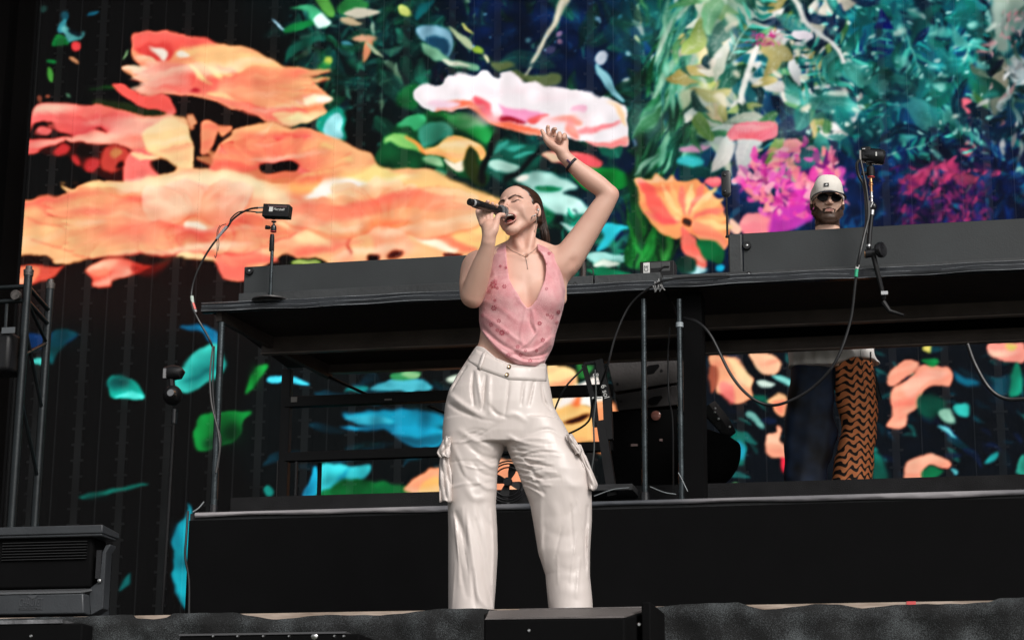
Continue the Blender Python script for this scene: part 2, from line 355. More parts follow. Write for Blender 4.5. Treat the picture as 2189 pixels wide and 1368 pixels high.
sh(1, [(660, 950), (820, 960), (800, 1080), (680, 1090)], (186, 70, 52), 5); ov(1, (740, 985), 14, 9, (200, 120, 70), 4)
ov(1, (560, 980), 20, 12, (30, 14, 12), 4); ov(1, (780, 1065), 8, 8, (50, 10, 10), 4)
# --- middle flower with the petal fan
sh(1, [(800, 1150), (840, 970), (1000, 990), (1130, 1080), (1090, 1140), (900, 1170)], (250, 112, 92), 3)
sh(1, [(930, 850), (1000, 800), (1060, 760), (1200, 750), (1280, 800), (1400, 780), (1490, 830), (1640, 800), (1740, 780), (1900, 820), (2040, 850), (2190, 900), (2300, 960), (2420, 1060), (2420, 1300), (1900, 1300), (1200, 1200), (1000, 1010), (920, 940)], (252, 168, 105), 3)
sh(1, [(910, 860), (1060, 770), (1180, 790), (1240, 900), (1245, 1080), (1160, 1090), (1060, 1010), (940, 960)], (252, 200, 130), 4)
sh(1, [(840, 980), (990, 1000), (1010, 1020), (900, 1025)], (250, 190, 130), 3)
sh(1, [(980, 1030), (1060, 1020), (1130, 1080), (1060, 1130), (1000, 1100)], (22, 12, 10), 4)
sh(1, [(1420, 960), (1640, 900), (1900, 860), (2050, 930), (2040, 1080), (1940, 1140), (1800, 1150), (1620, 1080), (1520, 1000)], (250, 110, 88), 6)
sh(1, [(1330, 1100), (1370, 1000), (1440, 960), (1530, 1000), (1530, 1110)], (250, 128, 96), 3)
sh(1, [(1530, 1040), (1660, 1050), (1900, 1110), (1950, 1180), (1780, 1200), (1560, 1120)], (206, 110, 66), 6, .8)
sh(1, [(1430, 930), (1640, 880), (1560, 940), (1500, 960)], (190, 50, 36), 4)
sh(1, [(1540, 930), (1720, 905), (1850, 880), (1700, 930), (1600, 950)], (200, 50, 40), 3)
st(1, [(1820, 850), (1920, 890), (1890, 920)], 4, (210, 70, 40), 3, .7)
leaf(1, (1600, 930), (1760, 790), 12, (254, 184, 126), 3)
sh(1, [(1660, 1060), (1700, 1040), (1840, 1040), (1895, 1040), (1905, 1080), (1880, 1110), (1700, 1105)], (18, 8, 10), 3)
# petals on the right side of that flower
for a, c, w, col in (((1900, 960), (2150, 940), 30, (252, 190, 110)), ((1960, 1080), (2260, 1020), 34, (252, 196, 110)), ((1900, 1170), (2200, 1140), 36, (252, 190, 110))): leaf(1, a, c, w, col, 5)
# stems under the top flower, the dark gap
sh(1, [(1130, 700), (1120, 620), (1300, 640), (1460, 660), (1560, 710), (1700, 770), (1660, 800), (1500, 830), (1440, 890), (1370, 1000), (1330, 1095), (1240, 1095), (1235, 960), (1210, 840), (1190, 745)], (22, 12, 12), 3)
sh(1, [(1200, 745), (1250, 745), (1255, 820), (1215, 820)], (246, 150, 96), 3)
sh(1, [(1285, 800), (1340, 780), (1400, 810), (1390, 900), (1350, 980), (1290, 1000), (1280, 930)], (250, 140, 92), 3)
sh(1, [(1400, 815), (1480, 815), (1450, 870), (1410, 865)], (250, 150, 92), 3)
st(1, [(1255, 800), (1265, 1000), (1280, 1090)], 15, (26, 12, 12), 2)
st(1, [(1300, 1080), (1380, 960), (1480, 850)], 14, (40, 16, 14), 2, w2=8)
# --- top flower
TOP = [(860, 222), (1040, 212), (1250, 235), (1400, 278), (1500, 292), (1620, 330), (1760, 385), (1870, 470), (1980, 515), (2050, 560), (2140, 640), (2085, 680), (2092, 722), (2040, 755), (1930, 790), (1860, 800), (1770, 785), (1700, 772), (1640, 730), (1560, 708), (1480, 700), (1440, 670), (1330, 640), (1200, 615), (1090, 620), (1000, 600), (880, 590), (940, 545), (880, 515), (800, 450), (825, 428), (895, 432), (865, 380), (842, 330)]
sh(1, TOP, (252, 156, 100), 2)
sh(1, [(860, 222), (1040, 212), (1250, 235), (1400, 278), (1250, 290), (1120, 330), (1100, 390), (1020, 400), (880, 330), (850, 330)], (252, 100, 78), 4)
sh(1, [(870, 320), (960, 285), (1100, 290), (1090, 400), (940, 370)], (206, 66, 50), 6, .8)
sh(1, [(1150, 310), (1300, 285), (1500, 295), (1740, 380), (1880, 480), (1990, 530), (1960, 570), (1700, 560), (1500, 500), (1300, 430)], (253, 184, 112), 7)
sh(1, [(1180, 470), (1400, 500), (1650, 600), (1900, 640), (1980, 720), (1880, 790), (1700, 760), (1500, 690), (1300, 620), (1000, 590)], (252, 122, 90), 8)
for a, c, w, col, bd in (((1080, 400), (970, 305), 17, (246, 226, 205), .1), ((1130, 350), (1215, 360), 17, (244, 226, 200), 0), ((1000, 430), (870, 370), 20, (250, 206, 160), .1), ((1150, 540), (880, 380), 26, (252, 200, 140), .05),
                       ((1020, 520), (800, 440), 24, (250, 214, 176), .1), ((1140, 600), (890, 570), 13, (252, 206, 150), 0), ((1360, 550), (1200, 430), 11, (253, 214, 130), 0), ((1450, 530), (1335, 430), 13, (253, 216, 130), 0),
                       ((1560, 530), (1380, 430), 12, (252, 130, 90), .1), ((1740, 580), (1470, 520), 10, (253, 214, 140), .1), ((1600, 660), (1310, 600), 10, (253, 206, 130), .05),
                       ((2000, 600), (1820, 620), 18, (252, 226, 170), .1), ((1940, 540), (1780, 560), 12, (252, 226, 150), .1), ((1820, 660), (2140, 640), 20, (252, 226, 180), -.05), ((1840, 600), (2060, 590), 12, (252, 140, 80), .0),
                       ((1760, 740), (2090, 720), 26, (252, 196, 130), .1), ((1840, 760), (1990, 755), 12, (252, 224, 150), 0), ((1900, 690), (2090, 690), 9, (252, 130, 76), 0), ((2030, 640), (2140, 645), 14, (246, 232, 214), 0)):
    leaf(1, a, c, w, col, 3.5, .95, bd)
ov(1, (1240, 580), 15, 5, (170, 40, 44), 4)
sh(1, [(722, 560), (800, 555), (900, 600), (1060, 620), (1140, 725), (1080, 740), (960, 690), (820, 640)], (250, 92, 72), 2)
leaf(1, (1040, 600), (880, 580), 12, (252, 200, 150), 4)
# --- great bottom flower, spreading right to the singer
BOT = [(0, 1370), (55, 1300), (240, 1290), (400, 1260), (520, 1200), (620, 1165), (780, 1160), (900, 1155), (1060, 1110), (1240, 1095), (1500, 1105), (1680, 1160), (1900, 1200), (2100, 1150), (2380, 1120), (2520, 1060), (2700, 1080), (2850, 1150), (2980, 1200), (3100, 1260), (3200, 1300), (3200, 1750), (3000, 1700), (2400, 1720), (2000, 1695), (1830, 1630), (1560, 1800), (1420, 1760), (1370, 1690), (1240, 1680), (1130, 1625), (900, 1590), (600, 1680), (340, 1690), (280, 1640), (135, 1620), (145, 1385)]
sh(1, BOT, (253, 172, 108), 3, smooth=True)
sh(1, [(900, 1180), (1100, 1120), (1500, 1110), (1750, 1200), (1900, 1300), (1700, 1400), (1300, 1280), (1000, 1250)], (253, 214, 160), 12)
sh(1, [(1000, 1260), (1300, 1230), (1700, 1300), (1800, 1400), (1500, 1500), (1100, 1440), (900, 1340)], (253, 150, 100), 14)
leaf(1, (620, 1330), (385, 1180), 24, (253, 196, 120), 3); leaf(1, (900, 1300), (560, 1190), 34, (253, 206, 128), 6)
st(1, [(690, 1260), (900, 1210), (1020, 1260)], 6, (252, 130, 76), 4, .7); st(1, [(480, 1190), (560, 1240), (760, 1310), (960, 1330)], 8, (250, 140, 80), 4, .8)
sh(1, [(210, 1290), (380, 1270), (560, 1340), (760, 1400), (560, 1430), (300, 1390)], (252, 140, 92), 6)
sh(1, [(385, 1185), (480, 1190), (620, 1165), (520, 1195), (470, 1220)], (20, 10, 10), 2)
# right lobe shading
for pts, col, b in (([(2000, 1200), (2180, 1150), (2420, 1120), (2440, 1260), (2200, 1330), (1980, 1300)], (246, 232, 218), 9), ([(2160, 1130), (2400, 1070), (2560, 1110), (2700, 1170), (2500, 1200), (2300, 1160)], (253, 216, 120), 7),
                    ([(2700, 1100), (3000, 1200), (3240, 1300), (3100, 1420), (2800, 1330), (2560, 1240)], (253, 190, 110), 9), ([(2200, 1370), (2500, 1330), (2900, 1400), (2800, 1480), (2400, 1450)], (253, 144, 90), 10),
                    ([(1900, 1370), (2200, 1360), (2250, 1480), (1960, 1480)], (252, 210, 160), 9), ([(2250, 1250), (2500, 1290), (2560, 1360), (2300, 1330)], (250, 220, 160), 7), ([(1880, 1180), (2080, 1140), (2000, 1240), (1900, 1250)], (253, 170, 90), 6)):
    sh(1, pts, col, b)
# lower half of the great flower (zoom 4 and 5)
for pts, col, b in (([(150, 30), (340, 60), (480, 130), (620, 150), (560, 230), (300, 270), (135, 270)], (250, 176, 110), 6), ([(320, -20), (520, 45), (680, 60), (900, 90), (700, 130), (430, 60)], (252, 116, 84), 7),
                    ([(740, 80), (1000, 70), (1380, 110), (1340, 180), (1000, 150), (760, 140)], (250, 110, 84), 7), ([(640, 110), (760, 90), (1000, 110), (1000, 130), (760, 140)], (253, 222, 176), 5),
                    ([(600, -40), (1200, -20), (1250, 60), (900, 60)], (253, 150, 96), 12), ([(900, 170), (1150, 190), (1330, 190), (1100, 240), (880, 215)], (253, 190, 110), 5), ([(1120, 260), (1220, 225), (1360, 230), (1400, 300), (1250, 310), (1140, 290)], (253, 206, 140), 4),
                    ([(1380, 320), (1580, 330), (1590, 430), (1440, 420)], (252, 112, 84), 4), ([(1450, 200), (1620, 190), (1680, 240), (1500, 240)], (253, 220, 150), 6), ([(1420, 240), (1700, 260), (1760, 320), (1400, 320)], (252, 124, 90), 6),
                    ([(1190, 70), (1300, 70), (1320, 100), (1200, 100)], (253, 220, 190), 4), ([(1400, 30), (1900, 30), (2189, 120), (1900, 130), (1500, 100)], (253, 190, 130), 10), ([(1700, 110), (2189, 150), (2189, 240), (1800, 230)], (252, 160, 110), 12),
                    ([(1900, 130), (2189, 120), (2189, 200), (1950, 200)], (252, 206, 140), 8)):
    sh(4, pts, col, b)
sh(4, [(300, 20), (420, 30), (520, 50), (430, 60)], (90, 20, 14), 3)
sh(4, [(370, 190), (560, 160), (740, 130), (745, 180), (560, 205)], (150, 26, 24), 4, .95); ov(4, (700, 160), 14, 10, (110, 14, 16), 4)
sh(4, [(135, 265), (250, 265), (345, 300), (330, 335), (200, 340), (135, 330)], (40, 14, 12), 4)
sh(4, [(340, 300), (480, 265), (700, 245), (860, 240), (740, 290), (560, 325), (380, 325)], (252, 170, 104), 3)
sh(4, [(120, 340), (330, 350), (480, 340), (380, 400), (230, 450), (120, 450)], (214, 84, 56), 4)
sh(4, [(120, 350), (240, 360), (220, 430), (120, 445)], (240, 128, 80), 4)
sh(4, [(480, 310), (860, 235), (1100, 235), (1140, 290), (1360, 320), (1420, 430), (1100, 480), (900, 380), (560, 350), (450, 420), (330, 460)], (34, 17, 16), 5)
sh(4, [(570, 365), (640, 320), (760, 300), (900, 330), (980, 350), (820, 410), (740, 430), (700, 475), (590, 470), (600, 420)], (246, 96, 66), 4)
sh(4, [(570, 350), (660, 320), (760, 320), (700, 400), (620, 400)], (252, 132, 92), 5)
sh(4, [(850, 330), (1000, 330), (1100, 290), (1000, 400), (860, 390)], (110, 26, 18), 8, .7)
sh(4, [(1120, 215), (1240, 205), (1380, 225), (1320, 215), (1220, 222)], (120, 30, 20), 3)
sh(4, [(1420, 205), (1520, 215), (1480, 235)], (170, 50, 40), 4)
sh(4, [(1830, 325), (1930, 285), (2040, 285), (2110, 320), (2040, 340)], (12, 20, 10), 3); ov(4, (1970, 312), 30, 7, (150, 170, 90), 3)
# zoom 5 lower flower behind the mic
for pts, col, b in (([(-40, 0), (240, -20), (420, 90), (420, 260), (200, 300), (-40, 300)], (253, 152, 104), 9), ([(40, 180), (100, 130), (180, 160), (190, 260), (110, 305), (50, 280)], (253, 176, 110), 5),
                    ([(300, -100), (560, 60), (900, 130), (1100, 100), (1000, 260), (700, 200), (480, 180), (380, 60)], (253, 196, 110), 9), ([(400, 60), (560, 90), (700, 150), (880, 240), (760, 250), (560, 160), (430, 130)], (252, 128, 84), 6),
                    ([(460, 130), (600, 170), (760, 230), (700, 250), (520, 200)], (252, 226, 190), 5), ([(500, -60), (640, 30), (720, 110), (640, 110), (520, 30)], (252, 226, 170), 6), ([(780, 30), (980, -40), (1000, 120), (900, 140)], (253, 212, 120), 9)):
    sh(5, pts, col, b)
st(5, [(45, 280), (30, 210), (70, 140), (130, 120)], 6, (190, 60, 40), 2); ov(5, (200, 290), 14, 9, (40, 8, 8), 4); ov(5, (340, 270), 18, 9, (60, 14, 10), 5, .9, -.4)
sh(5, [(670, 260), (740, 255), (790, 275), (740, 290), (670, 290)], (90, 20, 14), 3)

# --- column of dark leaves between the flowers, top centre
for a, c, w, col in (((-20, 60), (180, 30), 40, (40, 96, 56)), ((20, 90), (250, 90), 20, (176, 170, 150)), ((0, 130), (150, 160), 16, (170, 150, 120)), ((200, 240), (140, 400), 18, (204, 130, 90)), ((60, 250), (240, 250), 13, (190, 140, 110)), ((170, 270), (280, 380), 9, (150, 160, 130)),
                      ((460, 140), (590, -10), 14, (14, 92, 96)), ((-10, 260), (60, 290), 8, (60, 110, 120)), ((210, 150), (215, 240), 8, (130, 160, 140))): leaf(2, a, c, w, col, 3)
sh(2, [(375, 50), (420, 50), (455, 90), (430, 125), (385, 110)], (170, 186, 96), 3)
sh(2, [(480, 185), (660, 190), (700, 260), (690, 380), (600, 300), (480, 240)], (110, 150, 170), 4); sh(2, [(540, 240), (660, 260), (680, 370), (560, 300)], (30, 70, 90), 4)
sh(2, [(500, 280), (600, 310), (700, 390), (860, 430), (840, 470), (700, 430), (560, 370)], (110, 160, 130), 4); leaf(2, (640, 400), (820, 440), 10, (200, 206, 180), 3)
sh(2, [(680, 180), (760, 230), (850, 290), (850, 340), (760, 290)], (150, 166, 130), 3); leaf(2, (780, 155), (862, 230), 8, (176, 176, 100), 2); ov(2, (885, 335), 11, 9, (120, 150, 60), 3); ov(2, (930, 380), 9, 5, (190, 190, 150), 3, 1, .8)
scat((905, 140, 1000, 190), 26, [(60, 70, 70), (90, 50, 80), (40, 30, 50)], (8, 20))
sh(2, [(960, 390), (1080, 400), (1180, 480), (1400, 480), (1380, 560), (1200, 540), (1040, 470)], (88, 100, 70), 5)
st(2, [(1460, -20), (1330, 200), (1180, 490)], 17, (168, 164, 142), 2, w2=5); st(2, [(1440, 10), (1320, 210), (1200, 440)], 4, (206, 200, 180), 1.5, w2=2)
st(2, [(1040, 470), (1280, 400), (1420, 340)], 5, (30, 60, 70), 2)
for c, rx, ry, col in (((1400, 235), 8, 8, (120, 100, 130)), ((1340, 330), 16, 8, (70, 70, 96)), ((1410, 285), 6, 5, (130, 100, 120)), ((1195, 262), 5, 5, (90, 130, 140)), ((1230, 300), 5, 7, (60, 100, 100)), ((1640, 120), 5, 5, (120, 160, 190)), ((1680, 365), 12, 14, (190, 200, 216)), ((1840, 350), 5, 6, (120, 160, 170)), ((1800, 125), 5, 5, (60, 120, 140))): ov(2, c, rx, ry, col, 3, .9)
leaf(2, (1655, 400), (1820, 670), 22, (120, 176, 190), 3, 1, .08)
# --- green leaves under the pink flower
for pts, col, b in (([(360, 800), (440, 760), (560, 740), (800, 740), (960, 820), (1000, 930), (960, 1150), (860, 1180), (600, 1090), (240, 1060), (230, 960), (260, 900)], (18, 70, 44), 5),
                    ([(360, 640), (430, 550), (500, 570), (470, 700), (380, 690)], (22, 100, 60), 5), ([(360, 790), (480, 740), (560, 780), (480, 860), (420, 830)], (60, 150, 100), 4), ([(490, 870), (530, 820), (620, 790), (720, 810), (700, 880), (600, 930), (520, 960)], (70, 150, 125), 5),
                    ([(560, 720), (760, 730), (900, 780), (980, 870), (940, 930), (860, 880), (720, 790)], (34, 112, 60), 6), ([(260, 930), (330, 850), (420, 880), (520, 980), (400, 960), (320, 900)], (110, 170, 90), 3),
                    ([(400, 880), (440, 900), (560, 990), (500, 980)], (230, 140, 60), 3), ([(520, 980), (640, 930), (700, 870), (780, 880), (900, 940), (940, 1010), (910, 1040), (840, 960), (800, 1040), (740, 1060), (640, 1010)], (253, 180, 96), 3),
                    ([(640, 940), (720, 900), (800, 960), (790, 1030), (700, 1010)], (253, 200, 120), 5), ([(660, 1030), (740, 1060), (795, 1040), (795, 1110), (740, 1110)], (244, 222, 190), 3), ([(520, 1010), (620, 1010), (660, 1080), (560, 1060)], (130, 180, 130), 4),
                    ([(820, 940), (900, 1060), (930, 1180), (840, 1180), (800, 1080)], (50, 60, 30), 5),
                    ([(960, 960), (1040, 900), (1200, 930), (1280, 1000), (1230, 1120), (1040, 1170), (940, 1100)], (20, 80, 70), 6), ([(960, 1060), (1040, 1040), (1140, 1080), (1120, 1120), (1000, 1110)], (150, 196, 180), 4),
                    ([(1280, 1000), (1380, 970), (1560, 990), (1680, 1030), (1680, 1070), (1580, 1080), (1440, 1060)], (240, 90, 84), 4), ([(1280, 990), (1360, 980), (1420, 1020), (1360, 1040)], (206, 170, 140), 3),
                    ([(1120, 1150), (1200, 1120), (1360, 1120), (1500, 1190), (1420, 1240), (1500, 1260), (1600, 1330), (1590, 1370), (1300, 1370), (1240, 1240)], (150, 200, 188), 5), ([(1110, 1140), (1180, 1125), (1200, 1150), (1140, 1165)], (214, 214, 200), 3),
                    ([(1260, 1210), (1420, 1200), (1360, 1240), (1280, 1240)], (20, 120, 84), 4), ([(1480, 1090), (1640, 1070), (1800, 1100), (1850, 1180), (1700, 1230), (1600, 1220), (1520, 1180)], (16, 130, 62), 5),
                    ([(1220, 1270), (1300, 1330), (1360, 1400), (1280, 1460), (1230, 1400)], (14, 90, 64), 5)):
    sh(2, pts, col, b)
st(2, [(900, 1180), (940, 1060), (1010, 860)], 14, (14, 20, 22), 3); st(2, [(1050, 1170), (1160, 1080), (1300, 940)], 11, (14, 24, 28), 3)
for a, c, w in (((1000, 1000), (1080, 900), 12), ((1060, 960), (1180, 930), 12), ((1100, 1010), (1240, 980), 10)): leaf(2, a, c, w, (60, 140, 125), 3, .8)
# --- dark leaf tangle right of the singer
scat((1200, 440, 1440, 600), 90, DK+[(20, 120, 90)], (14, 50), (0, 90), op=(.4, .9))
for pts, col, b in (([(1420, 120), (1580, 20), (1640, 70), (1560, 170), (1440, 180)], (16, 120, 100), 4), ([(1640, 100), (1720, 80), (1860, 100), (1780, 130), (1700, 230), (1650, 240), (1700, 160)], (40, 150, 165), 3), ([(1400, 60), (1540, 100), (1500, 120), (1440, 90)], (150, 190, 180), 3),
                    ([(1560, 280), (1680, 250), (1900, 280), (1860, 320), (1740, 300), (1640, 310)], (130, 190, 180), 3), ([(1640, 320), (1720, 300), (1800, 320), (1740, 345), (1660, 345)], (196, 216, 196), 3), ([(1580, 370), (1700, 350), (1880, 400), (1700, 420)], (18, 110, 80), 4),
                    ([(1440, 100), (1500, 180), (1560, 260), (1500, 300), (1420, 240)], (10, 28, 32), 5)):
    sh(5, pts, col, b)
# broad green leaves right of the forearm
sh(0, [(1345, 380), (1400, 300), (1440, 240), (1480, 230), (1470, 300), (1420, 400), (1360, 420)], (20, 84, 54), 5, .9)
sh(0, [(1352, 390), (1420, 370), (1420, 450), (1440, 560), (1350, 570), (1348, 470)], (18, 74, 44), 5)
for i in range(46):
    x = prng.uniform(1350, 1470); y = prng.uniform(150, 400); L = prng.uniform(60, 190); a_ = math.radians(prng.uniform(-78, -42)); vleaf((x, y), (x+L*math.cos(a_), y+L*math.sin(a_)), prng.uniform(5, 17), prng.choice([(60, 140, 96), (26, 96, 60), (110, 176, 140), (16, 66, 56), (150, 200, 170), (12, 50, 60)]), (170, 210, 186), prng.uniform(-.12, .12))
for i in range(22):
    x = prng.uniform(1345, 1430); L = prng.uniform(60, 170); a_ = math.radians(prng.uniform(-110, -62)); vleaf((x, 575), (x+L*math.cos(a_), 575+L*math.sin(a_)), prng.uniform(7, 17), prng.choice([(34, 120, 56), (20, 90, 46), (70, 160, 80), (14, 60, 40)]), (110, 190, 110), prng.uniform(-.1, .1))
# top middle-right: cream palms and stems
for i in range(30):
    x = prng.uniform(1385, 1500); y = prng.uniform(60, 260); L = prng.uniform(90, 220); a_ = math.radians(prng.uniform(-88, -50)); vleaf((x, y), (x+L*math.cos(a_), y+L*math.sin(a_)), prng.uniform(8, 20), prng.choice([(90, 160, 130), (130, 180, 150), (50, 120, 90), (170, 200, 176), (30, 90, 90)]), (200, 224, 200), prng.uniform(-.1, .1), .85)
for pts, col, b in (([(1500, -20), (1530, -20), (1540, 40), (1510, 60)], (60, 130, 110), 6),
                    ([(1560, -30), (1700, -30), (1720, 60), (1640, 90), (1580, 60)], (230, 222, 214), 9), ([(1500, 120), (1580, 60), (1680, 60), (1760, 80), (1700, 100), (1580, 120), (1520, 160)], (240, 232, 226), 6),
                    ([(1490, 90), (1560, 50), (1540, 110), (1500, 130)], (230, 206, 140), 7), ([(1500, 60), (1560, 30), (1580, 60), (1520, 100)], (40, 110, 90), 6), ([(1490, 140), (1560, 110), (1540, 180), (1500, 200)], (190, 196, 90), 6),
                    ([(1690, -20), (1740, -20), (1750, 60), (1720, 60)], (226, 214, 200), 5)): sh(0, pts, col, b, .9)
sh(3, [(620, -20), (700, 0), (790, 130), (860, 220), (900, 300), (960, 420), (900, 400), (820, 280), (760, 180), (650, 60)], (16, 44, 78), 4)
st(3, [(700, -10), (820, 170), (940, 270), (1010, 340), (1040, 420)], 8, (196, 196, 190), 2); st(3, [(680, 20), (760, 120), (840, 200)], 5, (40, 110, 120), 2)
ov(3, (770, 225), 22, 10, (246, 226, 232), 3, 1, .2); ov(3, (560, 150), 40, 10, (246, 232, 238), 4, 1, .25)
sh(3, [(330, 210), (420, 190), (460, 290), (380, 350), (330, 310)], (12, 64, 72), 4); scat((1605, 60, 1665, 96), 24, [(200, 60, 120), (230, 110, 160), (160, 40, 90)], (8, 18))
st(3, [(480, 300), (440, 440), (400, 560), (350, 660)], 11, (226, 220, 208), 2); ov(3, (350, 690), 13, 16, (232, 222, 226), 4)
sh(3, [(80, 500), (180, 360), (280, 380), (330, 450), (240, 470), (160, 510)], (160, 176, 60), 6, .8)
for k in range(9): leaf(3, (300-k*5, 620-k*8), (150+k*34, 420+k*4), 12, ((206, 210, 170), (120, 150, 60), (236, 228, 200))[k % 3], 3, .85)
sh(3, [(0, 600), (120, 560), (200, 620), (200, 720), (60, 740), (0, 700)], (206, 196, 160), 7, .7)
for k in range(5): leaf(3, (200+k*12, 860), (150+k*26, 640), 9, ((206, 150, 110), (230, 190, 150))[k % 2], 3, .8)
sh(3, [(460, 660), (560, 620), (650, 640), (700, 760), (700, 880), (600, 860), (520, 720)], (16, 60, 88), 5)
sh(3, [(250, 720), (320, 720), (420, 740), (440, 840), (300, 860), (250, 800)], (12, 52, 62), 5)
sh(3, [(620, 590), (760, 600), (760, 700), (680, 680)], (222, 216, 200), 5); sh(3, [(700, 720), (830, 660), (900, 700), (920, 800), (860, 850), (800, 780), (710, 770)], (140, 166, 70), 5); sh(3, [(700, 770), (800, 740), (880, 790), (830, 850), (760, 800)], (226, 214, 190), 4)
sh(3, [(880, 640), (920, 700), (940, 860), (900, 900), (870, 820)], (40, 110, 70), 4)
ov(3, (1045, 790), 11, 20, (196, 196, 180), 3); st(3, [(1010, 880), (1010, 960)], 6, (120, 170, 150), 2)
# teal palm sweeping right
sh(3, [(960, 150), (1100, 60), (1250, 60), (1230, 200), (1120, 240), (1000, 200)], (16, 104, 116), 6)
for k in range(8): leaf(3, (1160+k*6, 130), (1010+k*34, 20+k*3), 7, ((14, 70, 84), (40, 150, 150))[k % 2], 2, .8)
sh(3, [(1220, 190), (1280, 70), (1360, 190)], (10, 24, 92), 2, smooth=False); sh(3, [(1240, 20), (1500, -20), (1490, 110), (1400, 140)], (16, 120, 116), 5); sh(3, [(1200, 330), (1330, 240), (1420, 270), (1260, 400)], (12, 50, 92), 5)
st(3, [(1260, 20), (1330, 110), (1420, 220), (1470, 330), (1490, 480)], 13, (40, 140, 136), 3)
for k in range(5): st(3, [(900, 690+k*9), (1000, 620+k*9), (1140, 620+k*13), (1300, 760+k*9), (1440, 880+k*5)], 5, ((60, 170, 150), (30, 110, 100), (140, 210, 190))[k % 3], 2, .8, w2=2)
sh(3, [(900, 700), (1000, 640), (1100, 680), (1180, 760), (1100, 860), (960, 860)], (14, 76, 70), 8, .6)
sh(3, [(1150, 720), (1260, 760), (1300, 860), (1200, 880), (1150, 820)], (10, 40, 60), 6, .7)
sh(3, [(1490, 520), (1600, 550), (1680, 620), (1640, 740), (1560, 660)], (14, 88, 76), 4); st(3, [(1500, 560), (1630, 730)], 7, (150, 200, 190), 2); st(3, [(1370, 530), (1460, 480)], 6, (60, 150, 140), 2)
sh(3, [(1600, 420), (1720, 400), (1800, 420), (1740, 500), (1660, 470)], (50, 160, 160), 4); sh(3, [(1640, 500), (1780, 480), (1820, 600), (1700, 680)], (10, 34, 70), 7)
for c, rx, ry in (((1120, 450), 13, 9), ((1410, 440), 15, 12), ((720, 470), 14, 11), ((1040, 540), 14, 9), ((1190, 520), 12, 6), ((1520, 450), 9, 10), ((1360, 600), 14, 9), ((1410, 360), 9, 7), ((1300, 560), 12, 18), ((1070, 350), 14, 5), ((830, 340), 7, 16)): ov(3, c, rx, ry, (120, 184, 172), 3, .85, prng.uniform(-.5, .8))
sh(3, [(1420, 500), (1500, 560), (1490, 860), (1460, 1060), (1430, 900)], (20, 80, 110), 6, .7)
# far right trees
sh(3, [(1900, 100), (1980, 60), (2010, 200), (1960, 330), (1900, 420), (1860, 200)], (10, 34, 40), 6)
sh(3, [(1990, -30), (2187, -30), (2187, 160), (2100, 240), (2100, 330), (2020, 330), (1990, 200)], (146, 160, 146), 8)
scat((2140, 20, 2200, 80), 24, [(220, 120, 130), (230, 170, 170)], (10, 22)); sh(3, [(1930, 110), (1960, 80), (1980, 140), (1960, 180)], (120, 170, 160), 3)
sh(3, [(1950, 420), (2060, 360), (2090, 480), (2080, 640), (1990, 760), (1960, 560)], (120, 118, 104), 7); sh(3, [(2080, 420), (2187, 360), (2187, 520), (2100, 520)], (190, 190, 190), 7, .8)
scat((2110, 120, 2460, 260), 90, [(200, 200, 200), (20, 30, 32), (150, 150, 150), (30, 60, 60)], (8, 30)); sh(3, [(1860, 540), (1940, 520), (1960, 700), (1900, 740)], (90, 130, 70), 7, .8)
sh(3, [(1750, 650), (1830, 640), (1850, 700), (1830, 780), (1800, 720)], (226, 100, 110), 4); sh(3, [(1750, 950), (1810, 900), (1870, 930), (1950, 960), (1830, 1000)], (200, 84, 100), 5)
scat((2060, 240, 2460, 420), 170, [(40, 60, 60), (110, 90, 96), (14, 26, 34), (180, 110, 120)], (6, 24), (60, 150))
# purple shrub behind the DJ, right
scat((1920, 345, 2110, 500), 330, [(120, 44, 90), (84, 34, 84), (170, 60, 100), (44, 28, 70), (60, 36, 96)], (10, 32), op=(.3, .75))
sh(3, [(1440, 1150), (1560, 1080), (1700, 1040), (1780, 1080), (1740, 1160), (1560, 1180), (1460, 1230)], (176, 62, 96), 8, .7); ov(3, (1970, 1110), 18, 9, (190, 70, 110), 4); ov(3, (1830, 1150), 26, 14, (150, 70, 90), 7, .7); ov(3, (2150, 1100), 12, 11, (110, 150, 140), 4)
# pink blooms behind the DJ
sh(3, [(280, 860), (340, 800), (460, 775), (540, 775), (600, 810), (598, 880), (500, 900), (400, 900), (330, 912)], (250, 116, 126), 2.5); sh(3, [(340, 810), (540, 785), (570, 820), (400, 850)], (252, 150, 150), 5, .7)
leaf(3, (0, 960), (190, 930), 16, (236, 150, 190), 4); ov(3, (210, 910), 13, 14, (190, 200, 230), 4); ov(3, (230, 1010), 7, 14, (180, 190, 220), 3); ov(3, (140, 1010), 14, 18, (14, 60, 90), 4); ov(3, (50, 1030), 24, 11, (60, 170, 176), 5)
scat((1600, 300, 1790, 440), 300, [(240, 110, 130), (250, 150, 160), (214, 60, 140), (240, 90, 170), (160, 50, 120), (230, 150, 170), (70, 40, 100)], (16, 46), (0, 150), (.3, .6), op=(.5, .95), inside=lambda x, y: ((x-1700)/105)**2+((y-385)/85)**2 < 1)
for a, c, w, col in (((540, 1000), (780, 900), 30, (250, 140, 140)), ((370, 1180), (560, 1300), 26, (250, 120, 130)), ((560, 1130), (700, 1080), 26, (250, 150, 170)), ((700, 1290), (830, 1240), 30, (216, 60, 160)), ((640, 1200), (760, 1110), 30, (236, 80, 170)), ((820, 1050), (960, 950), 26, (240, 120, 140)), ((900, 1140), (1010, 1110), 20, (236, 80, 150)), ((560, 1390), (820, 1340), 30, (206, 60, 150))): leaf(3, a, c, w, col, 4, .9)
